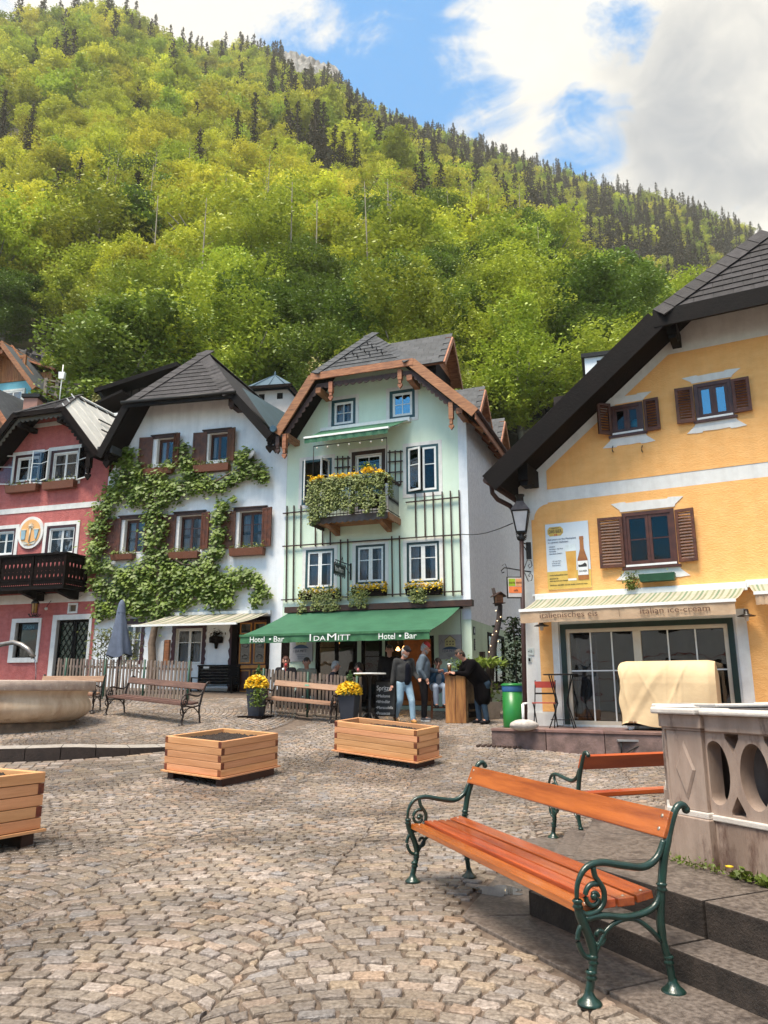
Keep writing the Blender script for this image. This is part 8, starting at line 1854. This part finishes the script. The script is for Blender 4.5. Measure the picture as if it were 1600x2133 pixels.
zz = at(1090, 1135, 15.1).z - zb0; MB().box(dxp + .1, dxp + .2, .06, .1, zz - .3, zz + .05).tube([(dxp, 0, zz + .03), (dxp + .15, .08, zz)], .014, 6).tube([(dxp, 0, zz + .02), (dxp + .15, .08, zz - .2)], .01, 6).build('wall_bracket', mIron, lm)
# scrolls and hanging cafe sign
zs = at(1090, 1190, 15.1).z - zb0; mb = MB()
for s_ in (1, -1): mb.tube([(dxp + .02, 0, zs + .02 * s_), (dxp + .1, .0, zs + .22 * s_), (dxp + .17, 0, zs + .2 * s_), (dxp + .19, 0, zs + .1 * s_), (dxp + .14, 0, zs + .05 * s_), (dxp + .11, 0, zs + .1 * s_), (dxp + .14, 0, zs + .13 * s_)], .009, 5)
mb.build('iron_scroll', mIron, lm)
cs_ = thing('hanging_sign', 'small square hanging cafe sign in green and orange on an iron arm', 'sign', (pb_.x + dxp * .8, pb_.y, zb0 + zs), 0); MB().tube([(.18, 0, -.03), (0, 0, 0), (-.35, 0, .06)], .014, 6).tube([(-.35, 0, .06), (-.42, 0, .0), (-.4, 0, -.05), (-.36, 0, -.03)], .012, 5).tube([(-.3, 0, .05), (-.34, 0, .14), (-.4, 0, .1)], .008, 5).build('arm', mIron, cs_)
MB().tube([(-.3, 0, .04), (-.3, 0, -.12)], .006, 5).tube([(-.02, 0, 0), (-.02, 0, -.14)], .006, 5).build('chain', mIron, cs_)
pl_ = MB().box(-.32, .01, -.03, .03, -.56, -.13).build('sign_frame', mIron, cs_); MB().box(-.30, -.005, -.035, -.03, -.54, -.15).build('sign_face', M('sign_pale', (.55, .5, .48)), pl_ if 0 else cs_)
MB().box(-.285, -.155, -.038, -.035, -.32, -.17).build('green_square', M('sign_green', (.3, .42, .01)), cs_); MB().box(-.145, -.02, -.038, -.035, -.32, -.17).build('peach_square', M('sign_peach', (.75, .33, .14)), cs_); MB().box(-.285, -.02, -.038, -.035, -.46, -.33).build('orange_band', M('sign_orange', (.8, .2, .05)), cs_)
mSgn = M('sign_letter', (.2, .05, .02)); 
for s_, x, z, ww in (('carla', -.28, -.265, .12), ('derbl', -.14, -.265, .11), ('cafe', -.19, -.42, .08)): o = text(s_, .06, mSgn, cs_, (x, -.041, z)); m_ = max(v.co.x for v in o.data.vertices); o.scale = (ww / m_, 1, 1)
# cable from the mint house to the lamp
A_, B_ = FM.w(FM.pt(958, 1113, .02)[0], -.03, 0), at(1068, 1090, 15.0); A_.z = mint.location.z + FM.pt(958, 1113)[1] ; mb = MB().tube([A_ + (B_ - A_) * (i / 10) - Vector((0, 0, .10 * sin(pi * i / 10))) for i in range(11)], .012, 5); tag(mb.build('overhead_cable', mIron), 'thin dark cable strung from the mint house to the street lantern', 'cable')
# green bin with blue rim and an umbrella hooked onto it
p = G(1070, 1516); bn = thing('litter_bin', 'round green metal litter bin with blue bag rim in the alley mouth', 'bin', p); hb = at(1065, 1423, p.y).z - p.z; rb = .215; mBinG = M('bin_green', (.02, .2, .035), (.015, .15, .028), .35, 3)
MB().lathe([(0, 0), (rb * .93, 0), (rb, .03), (rb, hb - .18), (0, hb - .18)], 28).build('body', mBinG, bn); MB().lathe([(rb + .004, hb - .18), (rb + .012, hb - .06), (rb, hb - .05)], 28).build('bag_rim', M('bag_blue', (.01, .08, .22)), bn); MB().lathe([(rb + .02, hb - .055), (rb + .025, hb - .03), (rb - .02, hb - .005), (0, hb)], 28).build('lid', mBinG, bn)
fu = thing('folded_umbrella', 'small brown folded umbrella hooked onto the green bin', 'umbrella', p + Vector((.24, -.08, hb - .52))); MB().tube([(0, 0, .0), (0, 0, .42), (-.03, 0, .5), (-.1, 0, .49)], .01, 6).build('handle', M('cane', (.45, .3, .2)), fu)
mb = MB()
for j in range(2): mb.lathe([(.02, -.3), (.05, -.05), (.075, .12), (.05, .14)], 12, (.0, 0)); break
mb.build('canopy', M('umbrella_brown', (.12, .04, .02)), fu)
# stone pot with palm-like plant, broom, trunk with birdhouse and string lights
p = G(1020, 1497); sp_ = thing('stone_planter', 'square stone pot with a leafy shrub beside the alley', 'planter', p, .4); MB().hexa([(-.17, -.17, 0), (.17, -.17, 0), (.17, .17, 0), (-.17, .17, 0)], [(-.21, -.21, .38), (.21, -.21, .38), (.21, .21, .38), (-.21, .21, .38)]).build('pot', mConc, sp_)
rs = np.random.RandomState(4); MB().tube([(0, 0, .35), (-.02, 0, .8), (-.05, .02, 1.25)], [.03, .025, .02], 6).tube([(.03, 0, .35), (.1, 0, .9)], .014, 5).build('stem', mTrunk, sp_)
P = np.concatenate([rs.normal(0, 1, (110, 3)) * [.17, .12, .06] + [c_, 0, 1.28] for c_ in (-.2, .22)]); V, F = leaves(P, .22, rs, .2, .3); ob('leaves', np_mesh('leaves', V, F, M('lime_leaf', (.26, .33, .05), (.14, .2, .03), .5, 5, transl=.3)), sp_); leafy('low_leaves', rs.normal(0, 1, (80, 3)) * [.12, .1, .12] + [.1, -.02, .65], .1, mLeafA, sp_, 4)
p = G(1008, 1495) + Vector((.05, .3, 0)); tk = thing('dead_trunk', 'leaning dead tree trunk wound with tiny lights, carrying a birdhouse', 'tree', p); Yt = p.y
tp = lambda px, py, o_=0: (at(px, py, Yt + o_) - p)
MB().tube([tp(1010, 1500), tp(1018, 1430), tp(1024, 1370), tp(1030, 1330), tp(1040, 1290), tp(1042, 1262), tp(1038, 1255)], [.13, .12, .1, .085, .075, .06, .05], 10).tube([tp(1036, 1262), tp(1031, 1240), tp(1027, 1225)], [.07, .05, .04], 8).build('trunk', M('dark_bark', (.07, .05, .045), (.03, .02, .018), .9, 6, .8, 20), tk)
mFairy = M('fairy_light', (.9, .75, .5), emis=((1, .7, .35), 1.4)); me_ = MB().ball((0, 0, 0), .014, 6, 4).mesh('light_bulb', mFairy)
for q_ in ((1026, 1322), (1038, 1336), (1022, 1345), (1034, 1315), (1019, 1358), (1043, 1285), (1033, 1272), (1036, 1293), (1026, 1380), (1020, 1420)): ob('light_bulb', me_, tk, tp(q_[0], q_[1], -.14))
bh = thing('birdhouse', 'small wooden birdhouse with pitched roof on top of the dead trunk', 'birdhouse', p + tp(1039, 1256, -.05), .3); MB().box(-.085, .085, -.08, .1, 0, .2).build('box', mOrangew, bh); MB().box(-.11, .11, -.16, .12, -.02, .0).build('floor', mBrown, bh)
MB().slab([(-.16, -.15, .16), (0, -.15, .27), (0, .15, .27), (-.16, .15, .16)], .015).slab([(.16, -.15, .16), (0, -.15, .27), (0, .15, .27), (.16, .15, .16)], .015).build('roof', [mBrown, mBrown, mBrown], bh)
br_ = thing('besom_broom', 'upright besom broom leaning beside the mint house corner', 'broom', at(1006, 1410, 18.6)); MB().tube([(0, 0, -.9), (0, 0, .1)], .015, 6).build('handle', mBrown, br_); rs = np.random.RandomState(6); mb = MB()
for i in range(40): a = rs.uniform(0, 6.28); r = rs.uniform(0, .09); mb.tube([(r * .3 * cos(a), r * .3 * sin(a), .05), (r * cos(a), r * sin(a), .35), (r * .9 * cos(a), r * .9 * sin(a), .6)], .006, 4)
o = mb.build('twigs', mDark, br_); o['kind'] = 'stuff'
iv = thing('ivy', 'dark ivy climbing the alley wall behind the bin', 'ivy', at(1078, 1480, 17.5)); rs = np.random.RandomState(7); n = 900; z = rs.rand(n); leafy('foliage', np.stack([rs.normal(0, .14, n), rs.normal(.1, .1, n), .2 + z * 1.9], 1), .1, M('ivy_leaf', (.02, .035, .01), (.008, .014, .005), .7, 5, spec=.2), iv, 7); MB().tube([(0, .1, 0), (.04, .12, 1.2), (-.02, .12, 2.1)], .02, 5).build('stem', mTrunk, iv)
# grey rack beside the terrace, drain cover
p = G(1345, 1578) ; rk = thing('low_rack', 'low grey metal bench rack in front of the terrace step, half hidden', 'bench', p, -FY.ph * .3); MB().box(-.45, .6, -.14, .14, .26, .29).build('top', M('galvanised', (.35, .35, .36), rough=.4, metal=.4), rk)
for x in (-.4, .55): MB().tube([(x, -.12, 0), (x, -.12, .26), (x, .12, .26), (x, .12, 0)], .014, 6).build('leg', mIron, rk)
MB().tube([(-.4 + .95 * i / 12, -.13, .2 * sin(pi * i / 12) + .03) for i in range(13)], .012, 5).build('arched_bar', mIron, rk)
p = G(1045, 1553); dc = thing('drain_cover', 'rusty square drain grate set into the cobbles', 'drain', p + Vector((0, 0, .006)), -.3)
for i in range(9): MB().box(-.42 + i * .095, -.36 + i * .095, -.3, .3, -.02, .012).build('grate_bar', M('rust', (.07, .04, .03), (.04, .022, .016), .8), dc)
# lantern on the red house and bulb
x, z = FR.pt(76, 1236, .45); t = thing('wall_lantern', 'black wrought iron lantern with amber pane hanging under the red house balcony', 'lantern', FR.w(x, -.45, 0) + Vector((0, 0, red.location.z + z - FR.z0)), -FR.ph)
mb = MB().tube([(0, .45, .0), (0, .2, .06), (0, 0, 0)], .014, 6).tube([(.4, .4, .05), (.2, .1, .0), (0, 0, -.05)], .01, 5).tube([(0, 0, 0), (0, 0, -.2)], .008, 5); mb.build('arm', mIron, t)
mb = MB()
for k in range(6): a = k * pi / 3; mb.tube([(.06 * cos(a), .06 * sin(a), -.2), (.12 * cos(a), .12 * sin(a), -.3), (.1 * cos(a), .1 * sin(a), -.62), (.03 * cos(a), .03 * sin(a), -.7)], .009, 4)
mb.lathe([(0, -.16), (.07, -.2), (.13, -.3), (.12, -.31)], 6).build('lantern_cage', mIron, t); MB().lathe([(.09, -.32), (.08, -.6)], 6).build('pane', M('amber_glass', (.35, .16, .02), rough=.2), t)
mb = MB()
for k in range(7): a = k * .9; mb.tube([(0, 0, -.7), (.12 * cos(a), .12 * sin(a), -.72), (.18 * cos(a), .18 * sin(a), -.64)], .012, 4)
mb.build('scrollwork', mIron, t)
x, z = FR.pt(96, 1268, .2); t = thing('globe_lamp', 'tiny round white bulb under the red house balcony', 'lamp', FR.w(x, -.2, 0) + Vector((0, 0, red.location.z + z - FR.z0)), -FR.ph); MB().ball((0, 0, 0), .05, 12, 8).build('bulb', mBulb, t); MB().tube([(0, 0, .04), (0, .2, .3)], .008, 5).build('arm', mIron, t)
# ================================================================ buildings behind
def simple_gable(name, label, px, Y, deg, x0, x1, zb, ze, zr, dep, mwall, mroof, mboard, oh=.5, gable=None, rootz=None):
    c = at(px, 900, Y); t = thing(name, label, 'house', (c.x, Y, zb), -radians(deg)); xm = (x0 + x1) / 2
    MB().box(x0, x1, 0, dep, 0, ze - zb).build('wall', mwall, t); MB().prism([(x0, ze - zb), (x1, ze - zb), (xm, zr - zb)], .0, dep).build('gable', gable or mwall, t); s = (zr - ze) / (xm - x0)
    rl_ = MB()
    for sg in (-1, 1):
        e = x0 if sg < 0 else x1; rl_.slab([(e + sg * oh, -oh, ze - zb - oh * s + .05), (xm, -oh, zr - zb + .05), (xm, dep, zr - zb + .05), (e + sg * oh, dep, ze - zb - oh * s + .05)], .12)
        MB().beam((e + sg * oh, -oh - .03, ze - zb - oh * s - .08), (xm, -oh - .03, zr - zb - .08), .05, .26).build('bargeboard', mboard, t)
    rl_.build('roof', [mroof, mboard, mboard], t); return t
mBlueP = M('sky_blue_plaster', (.2, .5, .6), (.17, .44, .54), .8, 3); mClad = M('larch_cladding', (.42, .17, .06), (.25, .085, .03), .6, 3, .4, 20, (8, 8, .6), rand=.1); mPink = M('pale_pink_plaster', (.66, .57, .52), (.58, .5, .46), .8, 3)
# chalet with blue ground floor
Yc = 38; L0 = at(-60, 900, Yc).x; R0 = at(64, 900, Yc).x; zr_ = at(15, 722, Yc).z; ze_ = at(64, 800, Yc).z; z_b = at(64, 890, Yc).z; zm_ = at(40, 797, Yc).z
cx_ = at(15, 800, Yc).x; hwid = R0 - cx_
t = thing('timber_chalet', 'chalet with sky blue lower storey and boarded gable high behind the red house', 'house', (cx_, Yc, z_b), -radians(14)); H1 = zm_ - z_b; HR = zr_ - z_b
MB().box(-hwid, hwid, 0, 7, -12, H1).build('wall', mBlueP, t); s = (HR - H1 + .6) / (hwid + .5)
nb = 26
for i in range(nb):
    xa = -hwid + 2 * hwid * i / nb; xb = xa + 2 * hwid / nb - .015; h_ = lambda x: H1 + max(.05, (hwid + .25 - abs(x)) * s * .93); MB().prism([(xa, H1 + .004), (xb, H1 + .004), (xb, h_(xb)), (xa, h_(xa))], -.06, .1).build('cladding_board', mClad, t)
rl_ = MB()
for sg in (-1, 1):
    rl_.slab([(sg * (hwid + .9), -.8, H1 + (-.65) * s + .1), (0, -.8, HR), (0, 7, HR), (sg * (hwid + .9), 7, H1 - .65 * s + .1)], .14); MB().beam((sg * (hwid + .9), -.83, H1 - .65 * s - .06), (0, -.83, HR - .16), .06, .24).build('bargeboard', mOrangew, t)
rl_.build('roof', [M('dark_sheet', (.07, .08, .09)), mOrangew, mOrangew], t); MB().box(-.12, .12, -.75, 0, HR - .75, HR - .5).build('purlin_end', mOrangew, t)
MB().box(.6, hwid + .2, 1.2, 4, H1 + .2, H1 + 1.0).build('dormer', mClad, t); MB().slab([(.3, .9, H1 + 1.75), (hwid + .6, .9, H1 + 1.0), (hwid + .6, 4, H1 + 1.0), (.3, 4, H1 + 1.75)], .1).build('dormer_roof', [M('dark_sheet', (.07, .08, .09)), mOrangew, mOrangew], t)
for xw, zw, w_, h_, mat in ((.75, H1 + .85, .36, .5, mClad), (-.75, H1 + .85, .36, .5, mClad), (.55, H1 - 1.7, 1.1, 1.1, mPink), (-1.3, H1 - 1.7, 1.1, 1.1, mPink)):
    mb = MB(); ring_frame(mb, xw - w_ / 2 - .14, xw + w_ / 2 + .14, zw - .14, zw + h_ + .14, .12, -.09, .02); wn = mb.build('window', mTrim if mat is mPink else mOrangew, t)
    for k in range(2): MB().box(xw - w_ / 2 + k * w_ / 2, xw + (k) * w_ / 2 - .03, -.07, -.06, zw, zw + h_).build('pane', mGlassSky, wn)
    ring_frame(MB(), xw - w_ / 2, xw + w_ / 2, zw, zw + h_, .05, -.085, -.055).box(xw - .03, xw + .02, -.085, -.055, zw, zw + h_).box(xw - w_ / 2, xw + w_ / 2, -.08, -.055, zw + h_ * .5, zw + h_ * .5 + .025).build('sash', mPaint if mat is mPink else mOrangew, wn)
# orange boarded gable just left of the red roof, slate strip
t = thing('boarded_outhouse', 'orange boarded gable end peeking out left of the red house roof', 'house', at(-6, 890, 27), -radians(20)); z_ = lambda py: at(0, py, 27).z - t.location.z
MB().box(-2.2, .7, 0, 3, -9, z_(885)).build('wall', mClad, t); MB().prism([(-2.2, z_(885)), (.7, z_(885)), (-.75, z_(800))], 0, 3).build('gable', mClad, t)
MB().slab([(1.0, -.4, z_(900)), (-.75, -.4, z_(795)), (-.75, 3, z_(795)), (1.0, 3, z_(900))], .1).build('roof', [mSlate2, mOrangew, mOrangew], t); MB().beam((1.0, -.43, z_(903)), (-.75, -.43, z_(799)), .05, .2).build('bargeboard', mOrangew, t)
# small chimney by the red roof
t = thing('chimney', 'low brick chimney with slab cover left of the red house roof', 'chimney', at(58, 850, 28)); k = 28 / 1560 * 1.0
MB().box(-.2, .35, 0, .5, -1.5, at(58, 829, 28).z - t.location.z).build('stack', M('brick_pink', (.36, .18, .14)), t); MB().box(-.28, .45, -.08, .6, at(58, 828, 28).z - t.location.z, at(58, 821, 28).z - t.location.z).build('cover_slab', mIron, t)
# dark sheet-clad building behind the white house
Yb = 29; t = thing('dark_clad_building', 'dark brown sheet clad building with low roof behind the white house', 'house', at(240, 880, Yb), -radians(12)); zz = lambda px, py: at(px, py, Yb).z - t.location.z; xx = lambda px: at(px, 850, Yb).x - t.location.x
MB().box(xx(232), xx(390), 0, 6, -10, zz(300, 812)).build('wall', M('brown_sheet', (.06, .045, .045), (.04, .03, .03), .5), t)
for i in range(9): x = xx(240) + i * .34; MB().box(x, x + .03, -.03, 0, -4, zz(300, 812)).build('standing_seam', mBlackw, t)
MB().slab([(xx(213), -.8, zz(213, 822)), (xx(395), -.8, zz(395, 783)), (xx(395), 6, zz(395, 783) + .3), (xx(213), 6, zz(213, 822) + .3)], .18).build('roof', [mIron, mBlackw, mBlackw], t)
MB().slab([(xx(195), -1.2, zz(205, 872)), (xx(290), -1.2, zz(290, 838)), (xx(290), 0, zz(290, 836)), (xx(195), 0, zz(205, 870))], .1).build('lower_roof', [mIron, mBlackw, mBlackw], t)
MB().tube([(xx(222), -.7, zz(222, 826)), (xx(224), -.3, zz(224, 842)), (xx(236), -.1, zz(236, 850)), (xx(238), -.1, zz(238, 870))], .06, 6).build('downpipe', mIron, t)
t = thing('flat_canopy', 'white flat roof canopy between the red and white roofs', 'canopy', at(215, 885, 26.5), -.2); zz = lambda py: at(215, py, 26.5).z - t.location.z
MB().box(-1.0, .9, 0, 3, zz(868), zz(862)).build('roof_slab', mPaint, t); MB().box(-.6, .9, .2, 3, zz(882), zz(876)).build('lower_slab', mPaint, t); MB().tube([(.45, .1, zz(876)), (.45, .1, zz(866))], .03, 6).build('post', mPaint, t)
# little tower house with pyramid roof
Yt_ = 31; c = at(563, 860, Yt_); t = thing('small_tower_house', 'small pale pink house with pyramid sheet roof between the white and mint gables', 'house', c, -radians(10)); zz = lambda py: at(563, py, Yt_).z - c.z; wd = 1.05
MB().prism([(-1.25, -3), (1.25, -3), (1.25, zz(838)), (.75, zz(813)), (-.75, zz(813)), (-1.25, zz(838))], 0, 3).build('wall', mPink, t)
for x in (-.42, .42): MB().box(x - .13, x + .13, -.02, .05, zz(832), zz(820)).build('window', mBlackw, t)
MB().hexa([(-1.05, -.35, zz(809)), (1.05, -.35, zz(809)), (1.05, 3, zz(809)), (-1.05, 3, zz(809))], [(-.03, .45, zz(772)), (.03, .45, zz(772)), (.03, .5, zz(772)), (-.03, .5, zz(772))]).build('roof', mZinc, t)
for sg in (-1, 1): MB().slab([(sg * 1.0, -.4, zz(812)), (sg * 1.75, -.4, zz(850)), (sg * 1.75, 3, zz(850)), (sg * 1.0, 3, zz(812))], .12).build('side_roof', [mZinc, mDark, mDark], t)
MB().box(-1.08, 1.08, -.42, -.36, zz(815), zz(809)).build('fascia', mDark, t); MB().lathe([(.04, 0), (.05, .12), (0, .25)], 8, (0, .47)).build('finial', mZinc, t, (0, 0, zz(774)))
for k in (-.5, 0, .5): MB().beam((k * 1.5, -.36, zz(808)), (0, .45, zz(772)), .03, .03).build('standing_seam', mZinc, t)
# pale rooftop block behind the yellow roof
Yq = 22; t = thing('rooftop_block', 'white plastered rooftop block with flat cap behind the yellow roof', 'building', at(1250, 800, Yq), -.3); zz = lambda py: at(1250, py, Yq).z - t.location.z
MB().box(-.42, 1.3, 0, 2, -3, zz(743)).build('wall', mWhite, t); MB().box(-.52, 1.4, -.1, 2, zz(743), zz(735)).build('flat_roof', mIron, t); MB().box(-.05, .3, -.02, 0, zz(765), zz(751)).build('window', mBlackw, t)
# timber rail fences and antenna on the slope
mRail = M('grey_rail', (.24, .2, .17), (.14, .11, .09), .8)
for (pa, pb, Y, lb, n) in (((95, 808), (190, 822), 37, 'weathered timber rail fence on the slope below the rock face', 5), ((155, 852), (192, 870), 33, 'short timber rail fence with stout post above the flat canopy', 3)):
    a, b = at(*pa, Y), at(*pb, Y); t = thing('rail_fence', lb, 'fence', a, atan2(0, 1)); d = b - a
    for i in range(n): f = i / (n - 1); MB().box(-.09, .09, -.06, .06, -.5, .55).build('post', mRail, t, (d.x * f, 0, d.z * f))
    for z in (.1, .42): MB().beam((0, -.08, z), (d.x, -.08, d.z + z), .04, .09).build('rail', mRail, t)
a, b = at(165, 818, 38), at(215, 832, 38); t = thing('picket_fence', 'small red brown picket fence on the slope by the pale shrub', 'fence', a); d = b - a; me_ = MB().box(-.04, .04, -.01, .01, -.3, .55).mesh('picket', M('red_picket', (.2, .09, .06), (.12, .06, .04), .8, rand=.2))
for i in range(12): ob('picket', me_, t, (d.x * i / 11, 0, d.z * i / 11))
MB().beam((0, .03, .3), (d.x, .03, d.z + .3), .03, .06).build('rail', mRail, t)
c = at(126, 815, 34); t = thing('antenna_mast', 'white box antenna on a thin mast above the red roof', 'antenna', c); z = lambda py: at(126, py, 34).z - c.z; MB().tube([(0, 0, -1), (0, 0, z(760))], .025, 6).build('mast', mPaint, t); MB().prism([(-.12, z(790)), (.12, z(790)), (.15, z(776)), (-.15, z(776))], -.1, .1).build('antenna_box', mPaint, t, (0, 0, .0))
# leafy bushes between the slope fences
for (px, py, Y, w, h, mt, lb) in ((210, 850, 34.5, 1.0, 2.3, mLf[3], 'pale blossoming shrub beside the dark clad building'), (140, 838, 35, .8, .9, mLf[2], 'low dark bush behind the red roof'), (178, 845, 34, .6, .8, M('rust_shrub', (.2, .1, .05), (.12, .06, .03), transl=.2), 'small reddish shrub below the picket fence'), (668, 790, 38, 2.0, 3.4, mLf[3], 'pale cream flowering tree left of the mint house gable')):
    c = at(px, py, Y); t = thing('shrub', lb, 'shrub', c - Vector((0, 0, h * .5))); rs = np.random.RandomState(px); n = 1500 if h > 2 else 500; d = rs.normal(size=(n, 3)); d /= np.linalg.norm(d, axis=1)[:, None]; r = rs.rand(n)[:, None] ** .4; bp = np.sin(d[:, :1] * 5 + px) * .2 + 1; leafy('foliage', d * r * bp * [w * .6, w * .5, h * .5] + [0, 0, h * .5], .17, mt, t, px); MB().tube([(0, 0, -.6), (0, 0, h * .5)], .05, 5).build('stem', mBark, t)

# the white house opposite, behind the camera: it stands in the shop window's reflection
t = thing('opposite_house', 'white banded house across the square, seen only mirrored in the ice-cream shop window', 'house', (-2, -7.5, 0), 0)
MB().box(-26, 9, -6, 0, -.1, 7.2).build('wall', mWhite, t)
for z in (.9, 1.9, 2.9): MB().box(-26, 9, 0, .02, z, z + .06).build('band', mRed, t)
for x in (-22, -18.5, -15, -12, -9, -6.4, -1.2, 1.6, 4.4, 7): MB().box(x, x + 1.0, .0, .03, .9 if x > -2 else 1.0, 2.5).build('window', mDark, t); MB().box(x, x + .95, .0, .03, 4.3, 5.7).build('window', mDark, t)
MB().prism([(-4, 0), (-2.4, 0), (-2.4, 1.7)] + [(-3.2 + .8 * cos(a), 1.7 + .8 * sin(a)) for a in (.5, 1.05, 1.57, 2.1, 2.6)] + [(-4, 1.7)], .0, .04).build('arched_door', mDark, t)
MB().prism([(-4.35, 0), (-2.05, 0), (-2.05, 1.8)] + [(-3.2 + 1.15 * cos(a), 1.8 + 1.1 * sin(a)) for a in (.4, 1.0, 1.57, 2.1, 2.75)] + [(-4.35, 1.8)], .0, .025).build('door_surround', MC['pale_stone'], t)
# ================================================================ thin mountain air
hz = bpy.data.materials.new('haze_air'); hz.use_nodes = True; nt = hz.node_tree; nt.nodes.clear(); o_ = nt.nodes.new('ShaderNodeOutputMaterial'); v_ = nt.nodes.new('ShaderNodeVolumePrincipled')
v_.inputs['Color'].default_value = (1, .97, .88, 1); v_.inputs['Density'].default_value = .00028; v_.inputs['Anisotropy'].default_value = .2; nt.links.new(v_.outputs[0], o_.inputs['Volume'])
tag(MB().box(-1000, 1120, -70, 960, -3, 525).build('haze', hz), None, kind='stuff')
